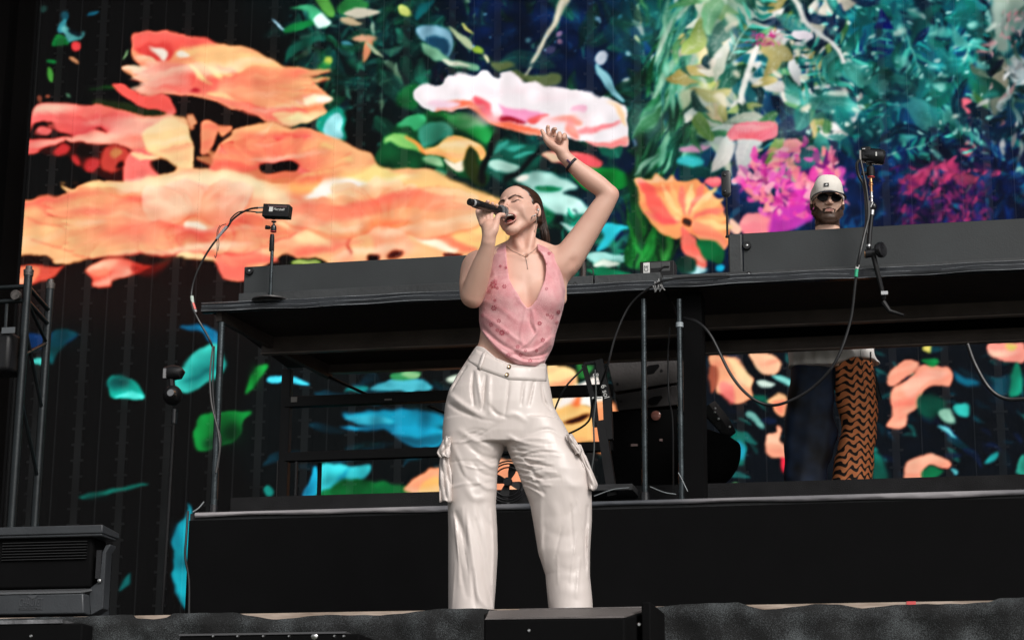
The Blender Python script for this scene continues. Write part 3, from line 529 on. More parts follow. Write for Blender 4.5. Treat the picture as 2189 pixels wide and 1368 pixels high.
ov(3, (790, 1100), 15, 12, (80, 30, 90), 4); ov(3, (610, 1250), 26, 14, (14, 50, 80), 5); ov(3, (200, 1165), 17, 11, (246, 100, 100), 3); ov(3, (330, 1175), 6, 7, (200, 210, 230), 2); ov(3, (450, 1340), 36, 14, (24, 54, 84), 7)
ov(6, (470, 80), 33, 26, (252, 126, 128), 3); sh(6, [(560, 40), (640, -20), (800, -30), (840, 40), (760, 90), (640, 130), (560, 120)], (190, 60, 160), 6, .9); sh(6, [(300, 40), (380, 90), (360, 140), (300, 110)], (252, 180, 150), 3)
# second coral bloom at the right of the raised arm (zoom 5: x 1880+, zoom 3 and 6: left)
sh(0, [(1358, 388), (1385, 385), (1400, 370), (1420, 384), (1435, 371), (1455, 384), (1480, 378), (1510, 400), (1535, 430), (1553, 470), (1560, 520), (1530, 530), (1500, 520), (1470, 500), (1440, 510), (1400, 480), (1372, 440)], (253, 150, 84), 2.5)
for a in np.linspace(-2.9, .6, 15):
    x, y = 1468, 478; L = 92+10*math.sin(5*a)
    leaf(0, (x+18*math.cos(a), y+14*math.sin(a)), (x+L*1.05*math.cos(a), y+L*math.sin(a)), 19, ((253, 200, 120), (252, 120, 90), (253, 176, 100))[int(a*7) % 3], 3, .9)
sh(0, [(1362, 395), (1380, 390), (1440, 470), (1420, 480), (1385, 440)], (248, 86, 74), 4, .8)
ov(0, (1468, 478), 14, 7, (34, 12, 10), 3, 1, .3)
sh(6, [(-20, 80), (100, 200), (160, 330), (110, 360), (40, 300), (0, 200)], (250, 110, 84), 3); sh(6, [(60, 60), (200, 100), (280, 200), (240, 220), (120, 170)], (252, 150, 100), 4)
sh(6, [(90, 190), (200, 180), (260, 230), (250, 320), (160, 300), (100, 240)], (16, 96, 60), 4); ov(6, (90, 360), 26, 8, (170, 220, 226), 4); ov(6, (250, 350), 10, 8, (20, 160, 200), 3); ov(6, (20, 330), 24, 18, (18, 60, 50), 5)
sh(3, [(-10, 1060), (80, 1080), (130, 1130), (60, 1160), (-10, 1140)], (12, 60, 60), 4)

# --- leaf tangle in the upper right: ferns, blades, glints
WH = [(236, 230, 222), (226, 216, 196), (210, 220, 196), (240, 236, 234)]
for i in range(120):
    x, y = prng.uniform(1450, 1780), prng.uniform(-10, 310); L = prng.uniform(34, 120); a_ = prng.uniform(0, 6.28); vleaf((x, y), (x+L*math.cos(a_), y+L*math.sin(a_)), L*prng.uniform(.18, .42), prng.choice(WH+[(150, 176, 90), (90, 150, 100), (20, 80, 70), (12, 50, 60), (200, 180, 110)]), (240, 236, 220), prng.uniform(-.2, .2))
for a_, c_, n_, L_, w_ in (((1700, 240), (1905, 60), 15, 60, 9), ((1925, 30), (1980, 200), 12, 54, 9), ((1960, 170), (1830, 300), 12, 46, 8), ((2080, 90), (1990, 240), 12, 44, 8), ((1760, 190), (1660, 40), 12, 44, 8), ((2020, -30), (2090, 130), 12, 46, 8), ((2110, 330), (2010, 250), 10, 40, 7), ((1560, 130), (1660, -30), 12, 46, 9), ((1900, 330), (2000, 300), 9, 34, 7)):
    fern(a_, c_, n_, L_, w_, [(30, 130, 122), (16, 92, 96), (70, 170, 150), (12, 60, 80)], prng.uniform(-.15, .15))
for i in range(110):
    x, y = prng.uniform(1690, 2110), prng.uniform(-20, 310); L = prng.uniform(40, 120); a_ = prng.uniform(0, 6.28); vleaf((x, y), (x+L*math.cos(a_), y+L*math.sin(a_)), L*prng.uniform(.18, .45), prng.choice([(34, 130, 124), (16, 90, 96), (8, 44, 64), (10, 34, 70), (90, 180, 165), (20, 110, 96)]), prng.choice([(150, 214, 200), (90, 180, 170), (20, 70, 90)]), prng.uniform(-.25, .25), prng.uniform(.6, .95))
for i in range(120):
    x, y = prng.uniform(1700, 2120), prng.uniform(0, 290); ov(0, (x, y), prng.uniform(2, 8), prng.uniform(1.5, 5), prng.choice([(170, 220, 208), (214, 230, 214), (110, 196, 180)]), 1.5, prng.uniform(.5, .95), prng.uniform(-.8, .8))
for i in range(60):
    x, y = prng.uniform(2110, 2350), prng.uniform(-20, 300); L = prng.uniform(16, 60); a_ = prng.uniform(0, 6.28); vleaf((x, y), (x+L*math.cos(a_), y+L*math.sin(a_)), L*.25, prng.choice([(170, 176, 166), (204, 206, 200), (20, 44, 44), (100, 120, 104), (190, 140, 140)]), (210, 210, 200), prng.uniform(-.2, .2), .9)
st(3, [(700, -10), (820, 170), (940, 270), (1010, 340), (1040, 420)], 9, (206, 206, 200), 1.5); sh(3, [(1220, 190), (1280, 70), (1360, 190)], (10, 24, 92), 1.5, smooth=False); ov(3, (770, 225), 24, 11, (246, 228, 236), 2, 1, .2)
st(3, [(480, 300), (440, 440), (400, 560), (350, 660)], 10, (232, 226, 216), 1.5); scat((1605, 60, 1665, 96), 40, [(214, 50, 120), (236, 100, 160), (150, 30, 90)], (8, 18))
sh(3, [(280, 860), (340, 800), (460, 775), (540, 775), (600, 810), (598, 880), (500, 900), (400, 900), (330, 912)], (250, 116, 126), 2); sh(3, [(340, 810), (540, 785), (570, 820), (400, 850)], (252, 160, 160), 4, .7)
for k in range(14): x = 1555+k*7; st(0, [(x, 300-abs(k-7)*1.5), (1600+(x-1600)*.9, 278), (1605+(x-1605)*.8, 262)], 1.4, (226, 80, 96), .8, .6)
for i in range(14):
    x, y = prng.uniform(960, 1340), prng.uniform(0, 140); ov(0, (x, y), prng.uniform(1, 3), prng.uniform(1, 3), (130, 170, 190), 1, .8)
# navy and magenta bokeh lower right
for i in range(90):
    x, y = prng.uniform(1800, 2300), prng.uniform(300, 500); L = prng.uniform(14, 60); a_ = prng.uniform(0, 6.28); vleaf((x, y), (x+L*math.cos(a_), y+L*math.sin(a_)), L*.3, prng.choice([(10, 40, 90), (14, 60, 104), (8, 26, 60), (20, 84, 110)]), (40, 110, 140), prng.uniform(-.2, .2), prng.uniform(.4, .8))
for i in range(160):
    a_ = prng.uniform(0, 6.28); q = math.sqrt(prng.random()); x, y = 2015+105*q*math.cos(a_), 425+72*q*math.sin(a_); L = prng.uniform(10, 26); b_ = prng.uniform(0, 6.28); leaf(0, (x, y), (x+L*math.cos(b_), y+L*math.sin(b_)), L*.45, prng.choice([(120, 44, 90), (84, 34, 84), (176, 60, 100), (50, 28, 76), (70, 40, 100)] if y > 385 else [(190, 64, 100), (150, 50, 90), (216, 90, 120)]), 1.5, prng.uniform(.3, .7))
for i in range(170):
    a_ = prng.uniform(0, 6.28); q = math.sqrt(prng.random()); x, y = 1690+102*q*math.cos(a_), 388+78*q*math.sin(a_); L = prng.uniform(12, 34); b_ = prng.uniform(0, 6.28); leaf(0, (x, y), (x+L*math.cos(b_), y+L*math.sin(b_)), L*.5, prng.choice([(246, 120, 140), (250, 160, 176), (226, 70, 150), (240, 96, 176), (180, 50, 130), (250, 140, 130), (110, 36, 110)]), 1.2, prng.uniform(.45, .9), prng.uniform(-.2, .2))
for i in range(60):
    x, y = prng.uniform(1360, 2300), prng.uniform(-60, 330); ov(0, (x, y), prng.uniform(20, 70), prng.uniform(14, 44), prng.choice([(8, 40, 56), (10, 34, 66), (14, 70, 76)] if x > 1720 else [(14, 56, 54), (236, 228, 216), (170, 190, 150), (20, 70, 60)]), 22, prng.uniform(.18, .45), prng.uniform(-.8, .8))
for i in range(46):
    x, y = prng.uniform(1440, 2120), prng.uniform(-20, 310); ov(0, (x, y), prng.uniform(6, 22), prng.uniform(3, 10), prng.choice([(120, 190, 176), (200, 216, 200), (70, 150, 140)] if x > 1740 else [(240, 234, 224), (226, 214, 186)]), 5, prng.uniform(.5, .9), prng.uniform(-.9, .9))
# --- petals: rays that separate them
def rays(z_, c, r0, r1, a0, a1, n, sq, col, hi, wd=5, rot=0.):
    for k in range(n):
        a_ = a0+(a1-a0)*(k+prng.uniform(-.3, .3))/n; ca, sa = math.cos(a_), math.sin(a_)*sq; j = prng.uniform(.7, 1.0)
        p0 = (c[0]+r0*ca, c[1]+r0*sa); p1 = (c[0]+r1*j*ca, c[1]+r1*j*sa); st(z_, [p0, ((p0[0]+p1[0])/2, (p0[1]+p1[1])/2+prng.uniform(-14, 14)), p1], wd*prng.uniform(1.2, 2.6), col if k % 2 else hi, 5, prng.uniform(.12, .34), w2=0)
def lobes(z_, c, a0, a1, n, r0, r1, sq, w, base, tip, edge, op=.55):
    ks = list(range(n)); ks.sort(key=lambda k: math.sin(a0+(a1-a0)*(k+.5)/n))
    for k in ks:
        a_ = a0+(a1-a0)*(k+.5+prng.uniform(-.25, .25))/n; j = prng.uniform(.82, 1.05); ca, sa = math.cos(a_), math.sin(a_)*sq; q = prng.uniform(.9, 1.05); b_ = prng.uniform(-.06, .06)
        A_, C_ = (c[0]+r0*ca, c[1]+r0*sa), (c[0]+r1*j*ca, c[1]+r1*j*sa); wl = w*(.55+.45*abs(math.sin(a_)))*prng.uniform(.8, 1.25)
        leaf(z_, (A_[0]+3, A_[1]+5), (C_[0]+3, C_[1]+7), wl*1.08, edge, 4, op*.9, b_); leaf(z_, A_, C_, wl, [v*q for v in base], 3, op, b_, [v*q for v in tip])
        st(z_, [((A_[0]*2+C_[0])/3, (A_[1]*2+C_[1])/3), ((A_[0]+C_[0]*3)/4, (A_[1]+C_[1]*3)/4)], wl*.10, tip, 5, .5, w2=0)
CO, YE_, PL = (252, 124, 84), (254, 206, 128), (250, 228, 196)
lobes(1, (1260, 1440), 2.3, 4.0, 13, 180, 1060, .30, 66, (252, 120, 80), YE_, (232, 78, 54), .75); lobes(1, (1260, 1440), 4.1, 5.3, 8, 120, 760, .36, 84, (252, 146, 96), PL, (244, 104, 66), .62)
lobes(1, (1260, 1440), .2, 2.2, 12, 200, 700, .26, 66, (248, 104, 74), (254, 184, 112), (216, 62, 48), .7)
lobes(1, (2480, 1500), 3.3, 6.0, 15, 120, 780, .46, 88, (252, 140, 76), (254, 226, 168), (244, 104, 58), .65)
lobes(1, (1320, 540), -.45, .75, 11, 160, 800, .34, 38, (252, 122, 82), YE_, (228, 74, 54), .65); lobes(1, (1300, 500), 2.7, 3.7, 6, 60, 480, .5, 40, (248, 110, 80), PL, (214, 60, 50), .5)
lobes(1, (1780, 1080), 3.3, 6.2, 12, 130, 560, .45, 46, (250, 112, 78), (254, 196, 120), (232, 76, 56), .5); lobes(1, (640, 840), 3.3, 6.0, 9, 60, 420, .28, 34, (240, 88, 74), (254, 130, 104), (210, 56, 54), .45)
rays(1, (1240, 1420), 260, 1050, 2.2, 4.05, 26, .30, (250, 116, 78), (254, 226, 170), 7); rays(1, (1240, 1420), 200, 900, 4.1, 5.4, 18, .34, (252, 140, 88), (254, 232, 190), 8)
rays(1, (2500, 1500), 200, 800, 3.3, 6.1, 30, .5, (252, 130, 70), (254, 236, 190), 8); rays(1, (1240, 1480), 300, 1080, .1, 3.0, 30, .26, (250, 104, 74), (254, 216, 150), 8)
rays(1, (1300, 560), 120, 640, -.5, .9, 22, .36, (250, 120, 80), (254, 220, 150), 5); rays(1, (1300, 560), 100, 420, 2.6, 3.9, 14, .5, (246, 96, 76), (250, 226, 190), 5)
rays(1, (1780, 1080), 150, 520, 3.2, 6.3, 26, .5, (248, 100, 70), (254, 206, 130), 6); rays(1, (650, 830), 80, 420, 0, 6.28, 26, .3, (224, 70, 60), (254, 150, 130), 5)
rays(5, (200, 260), 120, 560, 3.4, 6.1, 18, .7, (250, 120, 76), (254, 214, 150), 7)
# --- the pale pink flower at the centre
PK = [(462, 610), (480, 570), (540, 535), (600, 545), (650, 540), (670, 500), (740, 490), (770, 475), (850, 500), (880, 460), (930, 450), (970, 480), (1020, 520), (1040, 475), (1090, 470), (1140, 500), (1190, 540), (1260, 525), (1340, 565), (1450, 570), (1580, 590), (1640, 625), (1700, 630), (1790, 680), (1830, 720), (1835, 900), (1800, 945), (1660, 945), (1560, 905), (1400, 880), (1290, 880), (1100, 840), (990, 805), (900, 740), (800, 700), (620, 715), (520, 690), (470, 650)]
sh(2, PK, (240, 226, 230), 2)
sh(2, [(700, 640), (840, 660), (960, 740), (1100, 800), (1290, 830), (1290, 875), (1100, 845), (980, 805), (880, 735), (780, 695), (620, 712)], (252, 112, 72), 4)
for pts, col, b in (([(840, 635), (930, 660), (1000, 740), (1060, 760), (980, 780), (900, 720)], (244, 90, 90), 4), ([(1000, 680), (1100, 710), (1320, 730), (1240, 790), (1100, 780), (1030, 740)], (250, 140, 180), 5),
                    ([(1030, 750), (1200, 795), (1110, 800), (1010, 770)], (150, 26, 40), 4), ([(960, 670), (1010, 690), (1040, 740), (980, 745)], (244, 224, 232), 4), ([(1200, 770), (1330, 730), (1300, 770), (1240, 800)], (250, 100, 90), 3),
                    ([(560, 660), (700, 640), (760, 670), (640, 700)], (246, 196, 214), 5), ([(1480, 700), (1580, 680), (1560, 730), (1490, 730)], (250, 170, 196), 4), ([(1340, 770), (1480, 750), (1560, 800), (1480, 800)], (252, 150, 110), 4),
                    ([(1500, 830), (1660, 810), (1800, 790), (1700, 840), (1560, 860)], (250, 130, 130), 4), ([(1700, 650), (1800, 700), (1825, 820), (1790, 800), (1760, 700)], (252, 200, 150), 4), ([(1560, 900), (1700, 920), (1830, 880), (1800, 945), (1660, 945)], (250, 130, 120), 3), ([(1480, 780), (1530, 870), (1500, 890), (1440, 850)], (250, 130, 110), 4)):
    sh(2, pts, col, b)

rays(2, (1120, 640), 120, 640, -2.9, -.1, 26, .26, (246, 190, 200), (252, 240, 244), 6); rays(2, (1240, 780), 60, 560, -.35, .3, 14, .5, (250, 120, 120), (252, 236, 240), 6); rays(2, (1100, 760), 80, 560, 2.9, 3.6, 10, .6, (250, 150, 150), (252, 240, 244), 5)
# --- below the desk: left
TQ = (60, 180, 165)
sh(4, [(1165, 730), (1240, 715), (1330, 730), (1400, 790), (1400, 850), (1340, 830), (1300, 770), (1220, 745)], (20, 120, 160), 4)
sh(4, [(1400, 840), (1300, 870), (1200, 950), (1120, 1080), (1190, 1160), (1300, 1110), (1400, 1040), (1460, 940)], TQ, 4)
st(4, [(1180, 1080), (1300, 1030), (1390, 980)], 7, (14, 110, 110), 4, .8)
sh(4, [(700, 1060), (760, 1050), (870, 1090), (935, 1160), (900, 1195), (770, 1195), (710, 1150)], (20, 140, 125), 3); sh(4, [(740, 1180), (880, 1150), (930, 1170), (890, 1198)], (70, 190, 175), 3)
sh(4, [(170, 770), (330, 770), (520, 770), (460, 830), (340, 860), (180, 860)], (10, 70, 120), 4, .8); sh(4, [(330, 770), (520, 770), (420, 850), (330, 980)], (10, 80, 84), 4, .8); sh(4, [(200, 945), (270, 930), (270, 975), (210, 965)], (60, 150, 140), 2)
sh(4, [(1700, 960), (1640, 1000), (1560, 1140), (1600, 1130), (1690, 1030), (1720, 980)], (22, 130, 60), 4); sh(4, [(1255, 1368), (1290, 1300), (1440, 1280), (1570, 1270), (1640, 1280), (1570, 1340), (1540, 1430), (1420, 1500), (1290, 1530), (1240, 1450)], (20, 120, 60), 4)
sh(4, [(1720, 1050), (1780, 1040), (1980, 1070), (1980, 1100), (1740, 1085)], (60, 180, 210), 3)
sh(7, [(510, 445), (640, 410), (920, 355), (940, 365), (700, 430), (600, 455)], (20, 110, 100), 3); sh(7, [(1200, 545), (1150, 620), (1110, 780), (1100, 960), (1150, 1080), (1230, 1150), (1230, 545)], (24, 140, 156), 4); sh(7, [(770, 1060), (780, 980), (840, 930), (820, 1010)], (16, 100, 100), 4)
ov(7, (1725, 415), 9, 12, (30, 140, 130), 3); sh(7, [(1940, 460), (1960, 380), (2020, 250), (2040, 460)], (30, 150, 190), 3); sh(7, [(2060, 245), (2250, 245), (2400, 260), (2260, 400), (2189, 460), (2050, 460)], (60, 190, 200), 5); sh(7, [(2040, 460), (2100, 410), (2189, 400), (2300, 390), (2300, 460)], (20, 110, 70), 5)
for x, y, rx, ry in ((1330, 1000, 50, 16), (1230, 1040, 26, 8)): ov(4, (x, y), rx, ry, (10, 90, 96), 14, .6, -.6)
ov(4, (760, 1090), 26, 14, (8, 60, 62), 12, .8); ov(4, (1460, 1420), 46, 22, (8, 50, 30), 18, .85); ov(4, (1360, 1480), 22, 16, (8, 40, 26), 12, .8); ov(4, (470, 800), 30, 16, (8, 34, 40), 14, .7); ov(7, (1150, 700), 14, 30, (8, 70, 84), 12, .6); ov(7, (620, 450), 30, 5, (8, 40, 40), 8, .7); ov(4, (1640, 1040), 10, 30, (10, 70, 36), 10, .6)
# under the desk: between the rear legs
for pts, col, b in (([(200, 1140), (300, 1080), (400, 1050), (520, 1060), (600, 1120), (560, 1140)], (80, 180, 200), 4), ([(330, 1030), (400, 1000), (500, 1010), (460, 1050), (370, 1070)], (60, 140, 90), 4), ([(380, 1010), (460, 1005), (500, 1030), (440, 1050)], (130, 190, 130), 4),
                    ([(0, 1150), (80, 1110), (180, 1120), (160, 1150)], (20, 110, 110), 4), ([(680, 1060), (740, 1040), (740, 1090), (690, 1090)], (196, 214, 190), 4), ([(0, 1280), (160, 1270), (400, 1260), (640, 1300), (660, 1368), (400, 1368), (100, 1340)], (20, 130, 160), 6), ([(20, 1300), (200, 1290), (340, 1330), (200, 1368)], (60, 170, 200), 6)):
    sh(5, pts, col, b)
for pts, col, b in (([(0, 0), (400, -10), (640, 10), (640, 120), (440, 120), (300, 30), (100, 30)], (24, 140, 176), 5), ([(340, 60), (480, 60), (640, 40), (640, 110), (460, 120)], (20, 90, 110), 5), ([(-30, 345), (60, 245), (20, 330), (0, 360)], (30, 150, 176), 5),
                    ([(0, 345), (200, 350), (440, 400), (640, 440), (640, 470), (0, 455)], (14, 92, 52), 5), ([(425, 370), (540, 290), (640, 260), (1180, 230), (1180, 480), (470, 440)], (253, 150, 100), 3), ([(540, 350), (640, 320), (640, 430), (500, 430)], (253, 180, 90), 6)):
    sh(8, pts, col, b)
# bright flower behind her hip
for pts, col, b in (([(1310, 990), (1400, 975), (1500, 1000), (1530, 1080), (1510, 1180), (1470, 1240), (1420, 1390), (1310, 1368)], (253, 206, 130), 4), ([(1480, 1130), (1560, 1090), (1640, 1040), (1700, 1100), (1700, 1260), (1560, 1240), (1400, 1250)], (244, 226, 214), 5),
                    ([(1380, 1270), (1500, 1230), (1640, 1260), (1720, 1300), (1700, 1440), (1500, 1480), (1380, 1440)], (253, 190, 100), 5), ([(1420, 1340), (1540, 1290), (1600, 1300), (1500, 1345)], (60, 24, 14), 4), ([(1530, 960), (1620, 980), (1560, 1060), (1520, 1020)], (50, 110, 60), 4), ([(1470, 1240), (1540, 1150), (1520, 1240)], (252, 120, 60), 5),
                    ([(1620, 1230), (1760, 1230), (1780, 1500), (1640, 1500)], (250, 150, 90), 6)):
    sh(5, pts, col, b)
# --- below the desk: right
FL = (252, 146, 110)
for pts, col, b in (([(170, 920), (260, 905), (340, 940), (400, 1020), (450, 1060), (440, 1100), (460, 1180), (420, 1200), (350, 1230), (290, 1180), (220, 1160), (200, 1040)], (253, 160, 110), 3), ([(290, 930), (340, 960), (430, 1060), (420, 1120), (330, 1050)], (253, 206, 140), 5), ([(230, 1090), (300, 1100), (340, 1150), (330, 1230), (250, 1170)], (250, 118, 100), 5),
                    ([(410, 905), (560, 900), (640, 960), (630, 1030), (560, 1030), (490, 1000), (450, 960)], (253, 176, 130), 3), ([(470, 1080), (540, 1070), (600, 1100), (520, 1110)], (190, 216, 200), 3), ([(590, 1040), (690, 1070), (680, 1110), (610, 1070)], (110, 190, 180), 3),
                    ([(540, 1200), (600, 1155), (660, 1180), (660, 1310), (600, 1290), (570, 1230)], (253, 180, 120), 3), ([(460, 1170), (540, 1160), (540, 1210), (480, 1210)], (14, 90, 76), 4), ([(410, 1290), (440, 1280), (520, 1368), (480, 1380)], (110, 170, 160), 3),
                    ([(170, 990), (215, 1000), (210, 1130), (170, 1150)], (150, 84, 64), 4),
                    ([(1330, 1010), (1400, 950), (1460, 935), (1520, 960), (1510, 1000), (1420, 1060), (1350, 1110), (1310, 1090)], FL, 3), ([(1330, 1200), (1350, 1120), (1440, 1070), (1510, 1000), (1600, 980), (1700, 990), (1730, 1040), (1710, 1100), (1640, 1110), (1560, 1150), (1530, 1230), (1450, 1290), (1420, 1380), (1310, 1368), (1340, 1280)], FL, 3),
                    ([(1400, 1110), (1560, 1020), (1700, 1020), (1560, 1110), (1450, 1180)], (253, 168, 136), 6), ([(1540, 950), (1620, 930), (1660, 950), (1600, 990)], (20, 120, 70), 3), ([(1560, 860), (1610, 855), (1610, 890), (1570, 885)], (210, 200, 90), 3),
                    ([(1960, 840), (2060, 830), (2187, 830), (2187, 960), (2100, 950), (2000, 930), (1955, 880)], (252, 140, 116), 3), ([(2070, 835), (2140, 835), (2130, 870), (2090, 870)], (206, 180, 90), 4),
                    ([(1500, 1190), (1600, 1170), (1700, 1230), (1620, 1330), (1520, 1310)], (14, 90, 76), 7), ([(1650, 1290), (1720, 1260), (1760, 1340), (1700, 1350)], (140, 196, 170), 4), ([(1740, 1240), (1840, 1230), (1840, 1290), (1770, 1290)], (50, 160, 150), 4), ([(2080, 1080), (2140, 960), (2180, 1040), (2170, 1160), (2090, 1180)], (22, 120, 96), 5),
                    ([(1730, 1000), (1820, 1060), (1920, 1100), (1840, 1120), (1750, 1060)], (14, 90, 110), 5), ([(2000, 1100), (2080, 1060), (2080, 1160), (2010, 1170)], (14, 60, 70), 6)):
    sh(6, pts, col, b)
for pts, col, b in (([(525, 60), (600, 40), (610, 0), (640, 20), (620, 90), (660, 140), (655, 210), (570, 200), (530, 150)], (253, 160, 120), 3), ([(620, 210), (660, 220), (650, 290)], (220, 50, 60), 3),
                    ([(1410, 350), (1430, 240), (1500, 190), (1600, 175), (1680, 200), (1710, 240), (1680, 270), (1600, 245), (1540, 270), (1520, 340)], FL, 3), ([(1530, 280), (1600, 250), (1660, 290), (1600, 330), (1530, 335)], (14, 96, 66), 4), ([(1700, 270), (1760, 290), (1740, 320)], (90, 180, 190), 3),
                    ([(1640, 0), (1700, 10), (1760, 70), (1700, 50)], (90, 170, 180), 3), ([(1920, 230), (1960, 180), (2010, 160), (1990, 210)], (40, 150, 150), 3), ([(2140, 220), (2187, 190), (2187, 300), (2130, 290)], (60, 170, 150), 3), ([(300, 80), (400, 60), (390, 260), (320, 200)], (14, 110, 100), 4), ([(350, 100), (395, 130), (390, 220), (360, 200)], (30, 130, 150), 4), ([(280, 420), (330, 370), (370, 380), (350, 420)], (130, 190, 120), 4), ([(1220, 160), (1300, 240), (1330, 350), (1220, 350)], (20, 90, 80), 7)):
    sh(9, pts, col, b)

def vnoise(shape, cell, seed, celly=None):
    celly = celly or cell; rs = np.random.RandomState(seed); gh, gw = shape[0]//celly+3, shape[1]//cell+3; g = rs.rand(gh, gw).astype(np.float32)*2-1
    yy, xx = np.mgrid[0:shape[0], 0:shape[1]]; fy, fx = yy/celly, xx/cell; iy, ix = fy.astype(int), fx.astype(int); ty, tx = fy-iy, fx-ix; ty = ty*ty*(3-2*ty); tx = tx*tx*(3-2*tx)
    return (g[iy, ix]*(1-tx)+g[iy, ix+1]*tx)*(1-ty)+(g[iy+1, ix]*(1-tx)+g[iy+1, ix+1]*tx)*ty
# streaks of shade and light inside the orange petals, slow haze in the foliage, soft fades in the lower leaves
_yy, _xx = np.mgrid[0:CH, 0:CW]; _w = (_yy+_xx*.10+10*vnoise((CH, CW), 70, 31)).astype(int) % CH
_s = .6*vnoise((CH, CW), 46, 32, 9)+.5*vnoise((CH, CW), 90, 33, 16); _s = _s[_w, _xx]
_or = np.clip((canvas[..., 0]-canvas[..., 2]-70)/60, 0, 1)*np.clip((canvas[..., 0]-200)/40, 0, 1)
_or = blur1(_or.astype(np.float32), 1.5); _a = (np.clip(_s-.12, 0, 1)*.85*_or)[..., None]; _b2 = (np.clip(-_s-.15, 0, 1)*.8*_or)[..., None]
canvas = canvas*(1-_a)+np.array([240, 88, 66])*_a; canvas = canvas*(1-_b2)+np.array([254, 226, 188])*_b2
_cool = np.clip((np.maximum(canvas[..., 1], canvas[..., 2])-canvas[..., 0]+10)/60, 0, 1); _h = .5*vnoise((CH, CW), 34, 34)+.5*vnoise((CH, CW), 13, 35)
canvas *= (1+.42*_h*_cool)[..., None]
for _i in range(3): canvas[..., _i] = blur1(canvas[..., _i], .85)
# unsharp mask and a touch of contrast over the whole picture
_l = np.stack([blur1(canvas[..., i], 3.0) for i in range(3)], 2); canvas = np.clip(canvas+.30*(canvas-_l), 4, 252)
_t = canvas/255; _t = np.clip(_t+.30*(_t-.36)*np.minimum(1, _t*3)*(1-_t)*2.2, 0, 1); _m = _t.mean(2, keepdims=True); _t = np.clip(_m+(_t-_m)*.95, 0, 1)
_o = np.clip((_t[..., 0]-_t[..., 2]-.25)*2.5, 0, 1)*np.clip(_t[..., 0]*2-.8, 0, 1); _t[..., 1] *= 1-.055*_o; _t[..., 2] = np.clip(_t[..., 2]+.05*_o, 0, 1); canvas = 255*_t
# ---------------------------------------------------------------- ground, deck and black surroundings
YE = -.30                                   # front edge of the stage deck
YR = 1.55                                   # front face of the DJ riser
YL = 4.45                                   # the LED wall
ZR = atY(1460, 1067, YR).z                  # riser top
grass = mat('trampled_grass_ground', (.07, .075, .05), .9, 0, .5, 6, .4, 2)
tag(build('ground', MB().box((-150, -150, -2.0), (150, 150, -1.95)), grass), 'flat trampled ground in front of the stage', kind='structure')
deckm = mat('black_stage_deck', (.02, .02, .021), .6, 0, .2, 40, .4, 4)
tag(build('stage_deck', MB().box((-9, YE, -.14), (9, 6.2, -.002)), deckm), 'black stage deck', kind='structure')
drapem = mat('black_backdrop_cloth', (.004, .0037, .0037), .9, 0, .2, 30, .3, 2, spec=.1)
def wavywall(p0, p1, z0, z1, amp, wl):      # a hung cloth with folds
    p0, p1 = Vector((*p0, 0)), Vector((*p1, 0)); n = int((p1-p0).length/.035); t = (p1-p0).normalized(); nn = Vector((-t.y, t.x, 0)); v = []; f = []
    for i in range(n+1):
        s = (p1-p0).length*i/n; o = amp*(math.sin(s*6.28/wl)+.4*math.sin(s*6.28/wl*2.3+1)); q = p0+t*s+nn*o
        v += [(q.x, q.y, z0), (q.x, q.y, z1)]
    for i in range(n): f.append((2*i, 2*i+2, 2*i+3, 2*i+1))
    m = MB(); m.add(v, f); return m
tag(build('back_drape', wavywall((-9, 5.6), (9, 5.6), -.001, 8, .03, .35), drapem), 'black cloth hung across the back of the stage', kind='structure')
tag(build('unseen_side_drape', wavywall((-9, 1.2), (-9, 5.6), -.001, 8, .03, .35), drapem), 'unseen black cloth added down the left side to keep the stage dark', kind='structure')  # unseen side cloths, added to keep the stage blacks dark
tag(build('unseen_side_drape', wavywall((9, 5.6), (9, 1.2), -.001, 8, .03, .35), drapem), 'unseen black cloth added down the right side to keep the stage dark', kind='structure')
tag(build('light_blocking_roof', MB().box((-9, .9, 8.0), (9, 6.2, 8.2)), MATTE), 'unseen black roof added over the rear of the stage to block light from above', kind='structure')  # unseen roof, added to block the sky light from above

# wooden lip of the deck and the rough cloth hung over it
def wood(name, c1, c2, sc, rough=.6):
    m = bpy.data.materials.new(name); m.use_nodes = True; n = m.node_tree; b = n.nodes['Principled BSDF']; L = n.links.new
    tc = n.nodes.new('ShaderNodeTexCoord'); mp = n.nodes.new('ShaderNodeMapping'); mp.inputs['Scale'].default_value = (sc*.12, sc, sc); L(tc.outputs['Object'], mp.inputs[0])
    no = n.nodes.new('ShaderNodeTexNoise'); no.inputs['Scale'].default_value = 3; no.inputs['Detail'].default_value = 8; L(mp.outputs[0], no.inputs['Vector'])
    cr_ = n.nodes.new('ShaderNodeValToRGB'); cr_.color_ramp.elements[0].color = (*c1, 1); cr_.color_ramp.elements[1].color = (*c2, 1); cr_.color_ramp.elements[0].position = .35; cr_.color_ramp.elements[1].position = .65
    L(no.outputs[0], cr_.inputs[0]); L(cr_.outputs[0], b.inputs['Base Color']); b.inputs['Roughness'].default_value = rough
    bp = n.nodes.new('ShaderNodeBump'); bp.inputs['Strength'].default_value = .3; bp.inputs['Distance'].default_value = .004; L(no.outputs[0], bp.inputs['Height']); L(bp.outputs[0], b.inputs['Normal']); return m
ply = wood('raw_plywood', (.22, .16, .12), (.5, .4, .33), 20)
zl0 = -.12
build_lip = MB().box((-8, YE-.02, zl0), (8, YE-.002, .0))
lip = tag(build('deck_edge_board', build_lip, ply), 'raw plywood edge board along the front of the stage deck', kind='structure')
